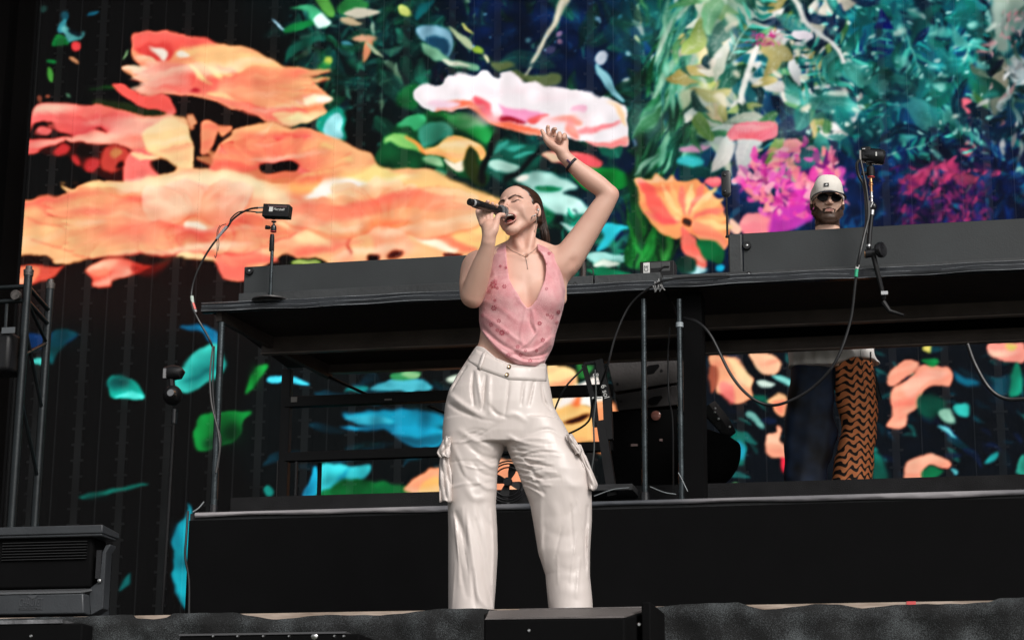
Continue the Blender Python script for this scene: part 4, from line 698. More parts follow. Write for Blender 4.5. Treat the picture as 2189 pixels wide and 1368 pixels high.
# cloth: the dips of its upper edge are where the board shows
fl_ = lambda x: 1322.5-.0188*x
fe = [(-400, fl_(-400)), (0, fl_(0)-1), (180, fl_(180)-2), (286, fl_(286)-4), (292, fl_(292)+3), (330, fl_(330)+7), (362, fl_(362)+3), (368, fl_(368)-4), (440, fl_(440)-5), (505, fl_(505)-4), (530, fl_(530)+3), (590, fl_(590)+12), (640, fl_(640)+9), (700, fl_(700)+4), (760, fl_(760)+6), (815, fl_(815)+8), (870, fl_(870)+3), (930, fl_(930)-3), (1030, fl_(1030)-4), (1062, fl_(1062)+2), (1110, fl_(1110)+6), (1200, fl_(1200)+6), (1400, fl_(1400)+2), (1440, fl_(1440)-3), (1580, fl_(1580)-6), (1600, fl_(1600)+2), (1632, fl_(1632)+12), (1670, fl_(1670)+9), (1740, fl_(1740)+1), (1790, fl_(1790)+3), (1845, fl_(1845)+12), (1905, fl_(1905)+7), (1980, fl_(1980)+5), (2060, fl_(2060)+7), (2115, fl_(2115)+3), (2135, fl_(2135)-4), (2300, fl_(2300)-5), (2600, fl_(2600)-5)]
clothm = bpy.data.materials.new('coarse_grey_black_cloth'); clothm.use_nodes = True
_n = clothm.node_tree; _b = _n.nodes['Principled BSDF']; _L = _n.links.new; _b.inputs['Roughness'].default_value = .9
_tc = _n.nodes.new('ShaderNodeTexCoord'); _no = _n.nodes.new('ShaderNodeTexNoise'); _no.inputs['Scale'].default_value = 260; _no.inputs['Detail'].default_value = 3; _no.inputs['Roughness'].default_value = .7; _L(_tc.outputs['Object'], _no.inputs['Vector'])
_wv = _n.nodes.new('ShaderNodeTexNoise'); _wv.inputs['Scale'].default_value = 7; _L(_tc.outputs['Object'], _wv.inputs['Vector'])
_cr = _n.nodes.new('ShaderNodeValToRGB'); _cr.color_ramp.elements[0].position = .50; _cr.color_ramp.elements[0].color = (.005, .0055, .006, 1); _cr.color_ramp.elements[1].position = .66; _cr.color_ramp.elements[1].color = (.085, .095, .10, 1)
_ad = _n.nodes.new('ShaderNodeMath'); _ad.operation = 'MULTIPLY_ADD'; _ad.inputs[1].default_value = .45; _L(_wv.outputs[0], _ad.inputs[0]); _mu = _n.nodes.new('ShaderNodeMath'); _mu.operation = 'MULTIPLY'; _mu.inputs[1].default_value = .58; _L(_no.outputs[0], _mu.inputs[0]); _L(_mu.outputs[0], _ad.inputs[2])
_L(_ad.outputs[0], _cr.inputs[0]); _L(_cr.outputs[0], _b.inputs['Base Color'])
_bp = _n.nodes.new('ShaderNodeBump'); _bp.inputs['Strength'].default_value = .9; _bp.inputs['Distance'].default_value = .006; _L(_no.outputs[0], _bp.inputs['Height']); _L(_bp.outputs[0], _b.inputs['Normal'])
v = []; f = []; NX = 420; NZ = 30
for i in range(NX+1):
    px = -400+3000*i/NX; yt = np.interp(px, [a for a, b in fe], [b for a, b in fe])
    yt += .5*math.sin(px*.045)+.4*math.sin(px*.11+1)
    p = atY(px, yt, YE-.035)
    for j in range(NZ+1):
        t = j/NZ; z = p.z-(p.z+1.9)*t**1.6; dz = p.z-z
        fold = .016*math.sin(p.x*9+2*math.sin(p.x*2.2))*min(1, dz*8)+.010*math.sin(p.x*31+z*12)*min(1, dz*14)
        roll = -.022*math.exp(-((dz-.035)/.03)**2)
        v.append((p.x, YE-.035-.022*min(1, dz*10)+fold+roll, z))
for i in range(NX):
    for j in range(NZ): a = i*(NZ+1)+j; f.append((a, a+1, a+NZ+2, a+NZ+1))
o = mkobj('stage_skirt', v, f, clothm, angle=0); tag(o, 'coarse grey black cloth hung from the stage edge, its top edge sagging', 'stage skirt')
def tape(name, x0, y0, x1, y1, m, Y, lab):
    a = atY(x0, y0, Y); b = atY(x1, y1, Y); mb = MB().box((a.x, Y-.003, b.z), (b.x, Y-.0005, a.z)); return tag(build(name, mb, m), lab, 'tape')
tape('tape_mark', 1938, 1285, 1958, 1293, RED, YE-.0205, 'small bright red tape square on the plywood stage edge, right of centre')
# ---------------------------------------------------------------- riser
XR0 = atY(405, 1095, YR).x
riser = thing('dj_riser', 'low black riser with a shiny grey edge strip carrying the DJ table', 'riser', (XR0+3, YR, 0))
fas = MB(); n = 120; v = []; f = []
for i in range(n+1):
    x = XR0+(8.9-XR0)*i/n
    for z in (0, ZR-.035): v.append((x, YR+.004*math.sin(x*5)*(1 if z == 0 else .3), z))
for i in range(n): f.append((2*i, 2*i+2, 2*i+3, 2*i+1))
fas.add(v, f); build('skirt', fas, MATTE, riser)
deckb = MB().box((XR0, YR+.012, ZR-.05), (8.9, YR+2.4, ZR)); build('deck', deckb, mat('dark_grey_riser_top', (.022, .023, .025), .7, 0, .3, 200, .2, 6), riser)
build('side_panel', MB().box((XR0, YR+.02, 0), (XR0+.03, YR+2.4, ZR-.052)), MATTE, riser)
# edge strip: a shiny folded tape with soft kinks
strip = bpy.data.materials.new('shiny_edge_tape'); strip.use_nodes = True
_n = strip.node_tree; _b = _n.nodes['Principled BSDF']; _L = _n.links.new; _b.inputs['Roughness'].default_value = .28; _b.inputs['Base Color'].default_value = (.32, .33, .36, 1)
_tc = _n.nodes.new('ShaderNodeTexCoord'); _mp = _n.nodes.new('ShaderNodeMapping'); _mp.inputs['Scale'].default_value = (2.2, 1, 6); _L(_tc.outputs['Object'], _mp.inputs[0])
_no = _n.nodes.new('ShaderNodeTexNoise'); _no.inputs['Scale'].default_value = 1.3; _no.inputs['Detail'].default_value = 3; _L(_mp.outputs[0], _no.inputs['Vector'])
_bp = _n.nodes.new('ShaderNodeBump'); _bp.inputs['Strength'].default_value = .8; _bp.inputs['Distance'].default_value = .05; _L(_no.outputs[0], _bp.inputs['Height']); _L(_bp.outputs[0], _b.inputs['Normal'])
_n2 = _n.nodes.new('ShaderNodeTexNoise'); _n2.inputs['Scale'].default_value = .9; _L(_tc.outputs['Object'], _n2.inputs['Vector']); _c3 = _n.nodes.new('ShaderNodeValToRGB'); _c3.color_ramp.elements[0].position = .40; _c3.color_ramp.elements[0].color = (.07, .075, .085, 1); _c3.color_ramp.elements[1].position = .62; _c3.color_ramp.elements[1].color = (.34, .32, .33, 1); _L(_n2.outputs[0], _c3.inputs[0]); _L(_c3.outputs[0], _b.inputs['Base Color'])
v = []; f = []; n = 200
for i in range(n+1):
    x = XR0+.03+(8.87-XR0)*i/n; wv = .004*math.sin(x*3.1)+.002*math.sin(x*11)
    for y, z in ((YR+.03, ZR+.004), (YR-.004, ZR+.001), (YR-.010, ZR-.009), (YR-.009, ZR-.017+wv), (YR-.002, ZR-.022+wv)): v.append((x, y, z))
for i in range(n):
    for j in range(4): f.append((i*5+j, i*5+5+j, i*5+6+j, i*5+1+j)[::-1])
mkobj('edge_strip', v, f, strip, riser, angle=0)
# darker back step seen over the strip
ZB = atY(1900, 1026, YR+.55).z
build('carpet_step', MB().box((XR0+.02, YR+.50, ZR), (8.9, YR+2.3, max(ZB, ZR+.02))), mat('black_carpet_step', (.013, .013, .014), .95, 0, .4, 180, .3, 9, spec=.2), riser)
# white marks of grit
# ---------------------------------------------------------------- LED wall
A = atY(42, 600, YL); XL0 = A.x; PW = .30; NP = 24; ZT = atY(40, -70, YL).z; ZB0 = .02
led = thing('led_wall', 'huge LED wall showing glowing orange and pink flowers in a dark jungle', 'LED screen', (XL0+NP*PW/2, YL, 0))
lm = bpy.data.materials.new('led_mesh_panel'); lm.use_nodes = True; _n = lm.node_tree; _n.nodes.clear(); _L = _n.links.new
_o = _n.nodes.new('ShaderNodeOutputMaterial'); _mx = _n.nodes.new('ShaderNodeMixShader'); _tr = _n.nodes.new('ShaderNodeBsdfTransparent'); _ad = _n.nodes.new('ShaderNodeAddShader')
_em = _n.nodes.new('ShaderNodeEmission'); _df = _n.nodes.new('ShaderNodeBsdfDiffuse'); _df.inputs[0].default_value = (.006, .006, .006, 1); _at = _n.nodes.new('ShaderNodeAttribute'); _at.attribute_name = 'picture'
TRN = .22
_mx.inputs[0].default_value = TRN; _L(_at.outputs['Color'], _em.inputs[0]); _em.inputs[1].default_value = 1.06/(1-TRN)
_L(_em.outputs[0], _ad.inputs[0]); _L(_df.outputs[0], _ad.inputs[1]); _L(_ad.outputs[0], _mx.inputs[1]); _L(_tr.outputs[0], _mx.inputs[2]); _L(_mx.outputs[0], _o.inputs[0])
# soften edges of the artwork with a little organic warp, then take it to linear light
def samp(img, x, y):
    x = np.clip(x, 0, CW-1.001); y = np.clip(y, 0, CH-1.001); ix, iy = x.astype(int), y.astype(int); tx, ty = (x-ix)[..., None], (y-iy)[..., None]
    return (img[iy, ix]*(1-tx)+img[iy, ix+1]*tx)*(1-ty)+(img[iy+1, ix]*(1-tx)+img[iy+1, ix+1]*tx)*ty
yy, xx = np.mgrid[0:CH, 0:CW].astype(np.float32)
wx = vnoise((CH, CW), 22, 1)*3.2+vnoise((CH, CW), 9, 2)*1.5; wy = vnoise((CH, CW), 22, 3)*2.2+vnoise((CH, CW), 9, 4)*1.2
art = samp(canvas, xx+wx, yy+wy)
art *= (1+.07*vnoise((CH, CW), 14, 5))[..., None]
art = np.clip(art, 0, 255)/255; art = np.where(art <= .04045, art/12.92, ((art+.055)/1.055)**2.4)
nx = 42; nz = int((ZT-ZB0)/.0072); zs = np.linspace(ZB0, ZT, nz+1)
camv = np.array(CAM); fwv, crv, cuv = np.array(fw), np.array(cr), np.array(cu)
gi, gj = np.meshgrid(np.arange(nx), np.arange(nz)); base = (gj*(nx+1)+gi).ravel()
qf = np.stack([base, base+1, base+nx+2, base+nx+1], 1)
for k in range(NP):
    xs = np.linspace(XL0+k*PW, XL0+(k+1)*PW, nx+1); X, Zz = np.meshgrid(xs, zs); V = np.stack([X.ravel(), np.full(X.size, YL+(.0012 if k % 3 == 1 else 0)), Zz.ravel()], 1)
    q = V-camv; d = q@fwv; px = CX+q@crv/d*FPX; py = CY-q@cuv/d*FPX
    c = samp(art, (px-PX0)*PS, (py-PY0)*PS)
    o = mkobj('led_panel', V, qf, lm, led, angle=0)
    a = o.data.color_attributes.new('picture', 'FLOAT_COLOR', 'POINT'); a.data.foreach_set('color', np.hstack([c, np.ones((len(c), 1))]).astype(np.float32).ravel())
railm = mat('grey_panel_rail', (.12, .13, .135), .7, 0, 0, 60, .3, 3)
rail = MB(); rail.box((XL0+PW*.5-.022, YL+.05, ZB0), (XL0+PW*.5+.022, YL+.06, ZT))
z = ZB0+.1
while z < ZT-.1: rail.box((XL0+PW*.5-.042, YL+.048, z), (XL0+PW*.5+.042, YL+.058, z+.014)); z += .085*2.9/2.4
r0 = build('panel_rail', rail, railm, led)
s0 = build('seam_bar', MB().box((XL0-.003, YL+.03, ZB0), (XL0+.003, YL+.04, ZT)), railm, led)
for k in range(1, NP): share(r0, led, (k*PW, 0, 0)); share(s0, led, (k*PW, 0, 0))
build('frame_post', MB().box((XL0-.02, YL-.004, ZB0), (XL0-.004, YL+.08, ZT)), MATTE, led)
# ---------------------------------------------------------------- DJ table: two decks on tube legs, boards and rails
YF = YR+.06
def zy(px, py, Y): return atY(px, py, Y).z
desk = thing('dj_table', 'long black DJ table on tube legs with grey boards standing on its front edge', 'table', (atY(1250, 1060, YF).x, YF+.6, ZR))
ZD = zy(1300, 626, YF)                             # underside of the front rail
XD0 = atY(432, 655, YF).x; XD1 = 4.6; XM = atY(1412, 612, YF).x; YBK = YF+1.28; YBR = YF+.98
Hr = zy(1300, 606, YF)-ZD
def wavyrail(x0, x1, z0, z1, y, amp, seed, name, m):   # a rail wrapped in shiny black foil
    n = int((x1-x0)/.02); v = []; f = []; rs_ = random.Random(seed); ph = [rs_.uniform(0, 6) for _ in range(6)]
    prof = [(.03, 1.0), (.0, 1.0), (-.010, .86), (-.004, .62), (-.012, .42), (-.004, .2), (-.008, .06), (.0, 0), (.03, 0)]
    for i in range(n+1):
        x = x0+(x1-x0)*i/n
        for j, (dy, t) in enumerate(prof):
            wz = amp*(math.sin(x*3.1+ph[0]+j*.7)+.6*math.sin(x*7.7+ph[1]+j*1.9)+.3*math.sin(x*19+ph[2]+j))*(1 if 1 < j < 7 else .25)
            v.append((x, y+dy+wz*.6, z0+(z1-z0)*t+wz))
    k = len(prof)
    for i in range(n):
        for j in range(k-1): f.append((i*k+j, i*k+j+1, i*k+k+j+1, i*k+k+j))
    return mkobj(name, v, f, m, desk, angle=0)
foil = mat('black_foil_wrap', (.022, .025, .029), .22, .15, .25, 22, .3, 6)
wavyrail(XD0, XM, ZD, ZD+Hr, YF, .0028, 1, 'front_rail', foil)
ZD2 = zy(1900, 592, YF)
wavyrail(XM+.01, XD1, ZD2, ZD2+Hr*.95, YF-.004, .0022, 5, 'front_rail', foil)
hlm = mat('pale_foil_highlight', (.34, .36, .38), .3, .3, .2, 30, .5, 9)  # pale grey tubes stand in for highlights along the black foil
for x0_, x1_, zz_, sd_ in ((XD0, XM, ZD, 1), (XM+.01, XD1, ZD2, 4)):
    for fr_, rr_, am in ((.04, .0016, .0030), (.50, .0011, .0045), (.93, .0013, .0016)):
        n_p = int((x1_-x0_)/.05); build('foil_highlight', MB().tube([(x0_+(x1_-x0_)*i/n_p, YF-.0135, zz_+Hr*fr_+am*(math.sin(i*.33+sd_)+.6*math.sin(i*.9+sd_*2))) for i in range(n_p+1)], [rr_*(.35+.65*abs(math.sin(i*.21+sd_))) for i in range(n_p+1)], 5), hlm, desk)
# upper thin rail over it
g3 = mat('weathered_grey_board', (.034, .037, .039), .6, 0, .3, 40, .3, 4)
def board(name, x0, x1, z0, z1, y0, y1, m, par=desk, bv=.003): return build(name, MB().box((x0, y0, z0), (x1, y1, z1)), m, par, bevel=bv)
XP = lambda px, py=600: atY(px, py, YF).x
board('base_board', XP(505, 640), XP(1265, 600), ZD+Hr+.001, zy(700, 620, YF+.05)-.0, YF+.03, YF+.5, g3)
board('base_board', XP(1268, 600), XM-.005, ZD+Hr+.001, zy(1300, 590, YF+.05), YF+.03, YF+.5, g3)
zb = zy(1900, 567, YF+.05)
board('base_board', XM+.005, XD1, ZD2+Hr*.95+.001, zb, YF+.03, YF+.5, g3)
# boards standing on the table, propped edge up
ztl = zy(900, 553, YF+.12)
lb = board('standing_board', atY(524, 600, YF+.12).x, atY(995, 560, YF+.12).x+.14, zy(700, 624, YF+.12)-.03, ztl, YF+.10, YF+.14, CHAR, bv=.004)
ztr = zy(1800, 489, YF+.12)
build('standing_board', MB().box((XP(1553), YF+.10, zb-.02), (atY(1587, 540, YF+.1).x, YF+.135, ztr-.002)), mat('grey_end_plate', (.040, .044, .046), .55, 0, .2, 60, .3, 6), desk, bevel=.008)
board('standing_board', atY(1587, 540, YF+.1).x+.002, XD1, zb-.02, ztr, YF+.11, YF+.15, CHAR, bv=.004)
board('standing_board', atY(1240, 600, YF+.16).x, atY(1252, 600, YF+.16).x, ZD+Hr, zy(1245, 560, YF+.16), YF+.14, YF+.18, CHAR)
def knob(px, py, y, r=.020, tip=SIL, par=desk):
    c = atY(px, py, y); mb = MB().lathe(c, [(0, r), (.010, r), (.014, r*.85), (.014, r*.4), (.008, r*.36)], (0, -1, 0), 24); o = build('rubber_foot', mb, RUB, par); build('screw', MB().lathe(c+Vector((0, -.0085, 0)), [(0, r*.34), (.004, r*.30), (.005, r*.12)], (0, -1, 0), 12), tip, o) if False else None
    build('screw', MB().lathe(c+Vector((0, -.0082, 0)), [(0, r*.33), (.004, r*.28), (.005, r*.12)], (0, -1, 0), 12), tip, par)
knob(534, 580, YF+.098); knob(1597, 526, YF+.108); knob(1601, 586, YF+.027, .011); knob(1230, 608, YF+.028, .008)
# deck plates and what hangs under them
und = mat('brown_black_plywood_underside', (.020, .015, .013), .7, 0, .3, 25, .35, 3)
board('deck_plate', XD0+.02, XM, ZD+.02, ZD+Hr-.004, YF+.035, YBK, und, bv=0); board('deck_plate', XM+.01, XD1, ZD2+.02, ZD2+Hr*.95-.004, YF+.035, YBR, und, bv=0)
jm = mat('worn_brown_grey_joist', (.085, .068, .062), .55, .2, .3, 30, .35, 5)
def joist(px, y0p, y1p, Y, xa, xb):               # a channel whose front face spans y0p..y1p at px; the lip below is coloured paler as a lit edge
    zt, zb_ = zy(px, y0p, Y), zy(px, y1p, Y)
    build('joist', MB().box((xa, Y, zb_), (xb, Y+.035, zt)), jm, desk, bevel=.002)
    build('joist_lip', MB().box((xa, Y-.012, zb_-.006), (xb, Y+.03, zb_-.001)), mat('pale_lit_lip', (.22, .18, .16), .45, .3, .2, 40, .3, 6), desk)
xj = atY(545, 740, YF+.5).x
joist(900, 704, 740, YF+.60, xj, XM); joist(900, 763, 788, YBK-.04, xj+.1, XM)
joist(1900, 645, 684, YF+.60, XM+.03, XD1); joist(1900, 712, 738, YBR-.10, XM+.1, XD1)
build('dark_gap_sheet', MB().box((xj+.1, YBK+.002, zy(900, 770, YBK)), (XM, YBK+.02, ZD+.02)), MATTE, desk); build('dark_gap_sheet', MB().box((XM+.05, YBR-.058, zy(1900, 735, YBR)), (XD1, YBR-.050, ZD2+.02)), MATTE, desk)  # added black sheets standing in for the dark depth under the decks
build('cross_joist', MB().prism([(XD0+.05, YF+.06, ZD+.02), (XD0+.05, YF+.06, ZD-.03), (xj+.14, YBK, ZD-.05), (xj+.14, YBK, ZD+.02)], (.03, 0, 0)), jm, desk)
# legs
def leg(px0, py0, px1, py1, Y, r, m=TUBE, name='leg'):
    a = atY(px0, py0, Y); b = atY(px1, py1, Y); return build(name, MB().cyl((a.x, Y, ZR), (a.x, Y, b.z), r, None, 20), m, desk)
leg(457, 1072, 468, 690, YF+.03, .017); leg(1379, 1060, 1374, 640, YF+.03, .013); leg(1457, 1058, 1452, 640, YF+.03, .013)
build('leg', MB().box((atY(1470, 1050, YF+.2).x, YF+.1, ZR), (atY(1511, 1050, YF+.2).x, YF+.24, ZD2)), MATTE, desk)
for px_, Y in ((457, YF+.03), (1379, YF+.03)):
    a = atY(px_, 1072, Y); build('foot_collar', MB().lathe((a.x, Y, ZR), [(0, .026), (.012, .027), (.014, .021), (.05, .020), (.052, .017)], (0, 0, 1), 18), BLKG, desk); build('foot_plate', MB().box((a.x-.03, Y-.03, ZR+.0005), (a.x+.02, Y+.02, ZR+.006)), SIL, desk)
build('leg_wrap', MB().lathe((atY(1453, 720, YF+.03).x, YF+.03, zy(1453, 690, YF+.03)), [(0, .0145), (.0, .0175), (.022, .0178), (.022, .014)], (0, 0, -1), 14), mat('pale_tape', (.30, .34, .36), .4), desk)
# rear frame seen through the table
YB = YBK-.05
def rb(x0, y0, x1, y1, w_, Y, m=BLK, name='rear_rail'):
    a, b = atY(x0, y0, Y), atY(x1, y1, Y); return build(name, MB().cyl(a, b, w_, None, 10), m, desk)
a = atY(605, 1060, YB); build('leg', MB().box((a.x-.026, YB-.02, ZR), (a.x+.026, YB+.03, ZD)), BLK, desk, bevel=.003)
build('leg_edge_strip', MB().box((a.x-.030, YB-.024, ZR), (a.x-.027, YB-.018, ZD-.5)), mat('dull_strip', (.12, .11, .11), .5, .5), desk)
for y0, y1, x1, h_ in ((861, 846, 950, .028), (978, 962, 950, .024)):
    p, q = atY(612, y0, YB), atY(x1, y1, YB); build('rear_shelf_rail', MB().box((p.x, YB-.03, p.z-h_), (q.x+.9, YB+.02, p.z+h_)), BLK, desk, bevel=.002)
build('cross_brace', MB().tube([atY(690, 800, YB+.02), atY(800, 850, YB+.02)], .008, 8), BLK, desk); build('cross_brace', MB().tube([atY(915, 868, YB), atY(955, 884, YB)], .007, 8), BLK, desk)
for x_, y0 in ((682, 990),): p = atY(x_, 1050, YB+.1); build('short_post', MB().cyl((p.x, YB+.1, ZR), (p.x, YB+.1, zy(x_, y0, YB+.1)), .012, None, 10), BLK, desk); build('short_post', MB().cyl((atY(640, 1000, YB).x, YB-.05, ZR), (atY(640, 1000, YB).x, YB-.05, zy(640, 990, YB)), .008, None, 10), BLKG, desk)
p = atY(622, 854, YB-.035); build('white_tape_patch', MB().box((p.x, YB-.036, p.z-.014), (p.x+.034, YB-.0335, p.z+.014)), mat('dull_tape', (.3, .28, .26), .6), desk)
p = atY(822, 854, YB-.035); build('rating_plate', MB().box((p.x, YB-.036, p.z-.004), (p.x+.04, YB-.0335, p.z+.004)), mat('dull_tape', (.3, .28, .26), .6), desk)
# cable ties and clamps at the joint
rs = random.Random(5); kb = MB()
for i in range(7):
    c = atY(1398+i*3.2, 610+rs.uniform(-5, 6), YF-.03); kb.tube([c+Vector((rs.uniform(-.01, .01), 0, .02)), c+Vector((rs.uniform(-.01, .01), -.012, 0)), c+Vector((rs.uniform(-.012, .012), 0, -.02))], .0028, 6)
build('cable_ties', kb, mat('grey_tie', (.32, .32, .32), .4), desk)
# ---------------------------------------------------------------- cables
def cable(pts, r, label, n=10, m=RUB, name='cable', group=None):
    P_ = spline([q if isinstance(q, Vector) else atY(*q) for q in pts], n); return tag(build(name, MB().tube(P_, r, 8), m), label, 'cable', group)
cable([(1180, 905, YF+.3), (1188, 870, YF+.25), (1210, 826, YF+.2), (1248, 786, YF+.2)], .0045, 'short black cable arching over the bright flower behind her hip')
cable([(1160, 945, YF+.3), (1220, 925, YF+.3), (1258, 900, YF+.25), (1268, 860, YF+.2), (1296, 790, YF+.02), (1316, 718, YF), (1345, 655, YF), (1385, 618, YF-.03), (1430, 598, YF-.05), (1500, 592, YF-.04), (1560, 590, YF-.02)], .0052, 'long thin cable rising from the flower to the table joint and along the rail')
cable([(1858, 430, YF-.08), (1857, 462, YF-.085), (1848, 500, YF-.1), (1839, 540, YF-.12), (1832, 575, YF-.11), (1828, 610, YF-.1), (1817, 690, YF-.08), (1785, 775, YF-.08), (1735, 830, YF-.06), (1680, 860, YF-.06), (1640, 865, YF-.05), (1600, 845, YF-.05), (1562, 800, YF-.04), (1520, 718, YF-.03), (1490, 688, YF), (1462, 680, YF+.05)], .0068, 'thick black cable hanging in a deep loop in front of the man\'s trousers')
cable([(2068, 735, YF+.1), (2085, 780, YF+.1), (2115, 830, YF+.1), (2150, 852, YF+.1), (2200, 852, YF+.1)], .009, 'thick black cable looping below the table at the far right')
cable([(1432, 700, YF+.05), (1428, 760, YF+.1), (1430, 850, YF+.12), (1438, 900, YF+.15), (1440, 1050, YF+.2)], .004, 'thin cable hanging between the two middle table legs')
cable([(1272, 790, YF+.1), (1274, 850, YF+.1), (1269, 900, YF+.1), (1270, 960, YF+.1), (1264, 1010, YF+.1)], .004, 'thin grey cable hanging beside her thigh', m=mat('grey_cable', (.04, .045, .045), .5))
for i, (pts, lab) in enumerate((([(1390, 1040, YF+.02), (1420, 1052, YF), (1445, 1056, YF)], 'thin grey wire curling from the foot of the third table leg'), ([(1270, 1060, YF+.1), (1310, 1046, YF+.1), (1345, 1042, YF+.1)], 'thin grey wire lying on the riser right of her knee'), ([(1450, 1010, YF+.0), (1458, 1025, YF+.0), (1470, 1050, YF+.0)], 'thin wire tied to the fourth table leg'))):
    cable(pts, .0022, lab, m=mat('pale_wire', (.22, .24, .25), .4), name='wire')
cable([(455, 740, YF-.0), (449, 800, YF), (452, 860, YF), (466, 920, YF), (470, 960, YF), (462, 1010, YF+.0)], .0045, 'grey cable strapped down the left table leg', m=mat('grey_cable2', (.07, .066, .066), .4))
cable([(458, 740, YF-.0), (455, 830, YF), (462, 900, YF), (472, 940, YF), (466, 1000, YF)], .004, 'second black cable strapped down the left table leg')
cable([(402, 1092, YR-.02), (398, 1150, YR-.03), (396, 1190, YR-.03), (404, 1240, YR-.02), (404, 1318, YR-.02)], .006, 'black cable hanging down the left corner of the riser')
cable([(436, 1072, YF-.05), (425, 1085, YR), (412, 1094, YR-.01)], .003, 'short cord tied at the riser corner', m=mat('pale_wire', (.22, .24, .25), .4), name='cord')
# ---------------------------------------------------------------- small video camera on a desk stand, left
YC = YF+.02
cs = thing('camera_stand', 'slim black table stand with round foot, left end of the DJ table', 'stand', (atY(578, 632, YC).x, YC, ZD+Hr))
bx = atY(578, 632, YC); zt_ = zy(582, 505, YC)
build('foot', MB().lathe((bx.x, YC, ZD+Hr+.002), [(0, .090), (.006, .088), (.014, .05), (.018, .016)], (0, 0, 1), 40), mat('grey_iron_foot', (.07, .065, .065), .4, .4, .1, 60, .2, 10), cs)
build('pole', MB().cyl((bx.x, YC, ZD+Hr+.018), (atY(583, 505, YC).x, YC, zt_), .0085, None, 18), TUBE, cs)
build('sleeve', MB().lathe(atY(580.5, 537, YC), [(0, .0115), (.002, .0125), (.06, .012), (.085, .0095)], (0, 0, 1), 18), BLK, cs)
hb = atY(584.5, 496, YC)
build('ball_head', MB().lathe(hb, [(0, .013), (.004, .0145), (.020, .0145), (.03, .0125), (.036, .006), (.046, .0045), (.05, .012), (.054, .013)], (0, 0, 1), 20), BLKG, cs)
build('red_ring', MB().lathe(hb+Vector((0, 0, -.0005)), [(0, .0149), (.0022, .0149)], (0, 0, 1), 20), mat('red_ring', (.6, .03, .04), .4), cs)
build('clamp_knob', MB().cyl(atY(577, 487, YC), atY(568, 486, YC), .009, .0105, 12), BLK, cs)
vc = thing('video_camera', 'small black box video camera with white logo on the left desk stand', 'camera', atY(593, 466, YC))
c0, c1 = atY(565, 452, YC), atY(621, 454, YC); axx = (c1-c0).normalized(); ayy = Vector((0, 1, 0)); azz = axx.cross(ayy)*1
M3 = Matrix((axx, ayy, azz)).transposed(); cc = (c0+c1)/2; wC = (c1-c0).length; hC = 28/FPX*((cc-CAM).dot(fw))
build('body', MB().obox(cc, (wC, .055, hC), M3), BLK, vc, bevel=.003)
build('top_strip', MB().obox(cc+azz*hC*.30-ayy*.0278+axx*.008, (wC*.72, .001, hC*.13), M3), mat('plum_strip', (.09, .05, .055), .4), vc)
build('logo_plate', MB().obox(cc-ayy*.0282-axx*wC*.18+azz*hC*.06, (wC*.14, .001, hC*.36), M3), WHT, vc)
def text(name, s, size, loc, m, parent, M=None, ext=.0006):
    cu_ = bpy.data.curves.new(name, 'FONT'); cu_.body = s; cu_.size = size; cu_.extrude = ext; cu_.align_x = 'LEFT'; cu_.align_y = 'CENTER'
    t = bpy.data.objects.new(name, cu_); COL.objects.link(t); bpy.context.view_layer.update(); me = bpy.data.meshes.new_from_object(t); bpy.data.objects.remove(t)
    o = bpy.data.objects.new(name, me); COL.objects.link(o); me.materials.append(m); o.parent = parent
    pl = parent.matrix_basis.translation+(parent.parent.matrix_basis.translation if parent.parent else Vector((0, 0, 0)))
    M = M or Matrix(((1, 0, 0), (0, 0, -1), (0, 1, 0)))
    o.matrix_basis = Matrix.Translation(Vector(loc)-pl)@M.to_4x4(); return o
text('lettering', 'Marshall', hC*.26, cc-ayy*.0285-axx*wC*.08-azz*hC*.0+azz*hC*.06, WHT, vc, Matrix((axx, azz, -ayy)).transposed())
build('mount', MB().lathe(atY(585, 468.5, YC), [(0, .012), (.005, .016), (.010, .018)], (0, 0, 1), 14), BLK, vc)
for y_, m_ in ((444, SIL), (454, mat('green_plug', (.02, .16, .13), .4))): build('plug', MB().cyl(atY(547, y_+.5, YC), atY(564, y_, YC), .0042, None, 10), m_, vc)
cable([(552, 444.5, YC), (535, 447, YC), (515, 456, YC), (497, 470, YC), (486, 486, YC), (463, 512, YC-.0), (440, 545, YC), (420, 585, YC), (410, 622, YC), (411, 655, YC-.02), (422, 680, YC-.03), (445, 720, YC-.02), (456, 745, YC)], .0052, 'black cable curving from the left video camera down to the table leg', 8)
cable([(552, 454, YC), (530, 452, YC), (510, 454, YC), (495, 466, YC), (491, 476, YC)], .0035, 'thin second cable leaving the left video camera')
cable([(483, 479, YC-.005), (472, 484, YC-.005), (466, 500, YC-.005), (468, 520, YC-.005), (466, 536, YC-.005)], .0018, 'thin black strap dangling from the camera cable', name='strap')
cable([(470, 482, YC+.005), (464, 496, YC+.005), (464, 515, YC+.005), (464, 536, YC), (462, 548, YC), (460, 551, YC), (459, 546, YC)], .0018, 'thin black strap with a small hook dangling from the camera cable', name='strap')
tag(build('cable_sleeve', MB().tube([atY(485, 484, YC-.004), atY(463, 511, YC-.004)], .0072, 10), mat('grey_heat_shrink', (.33, .32, .33), .4)), 'grey sleeve wrapped round the left camera cable', 'cable sleeve')
cn = thing('cable_connector', 'cable connector with white and coral tape hanging by the left table end', 'connector', atY(413, 655, YC))
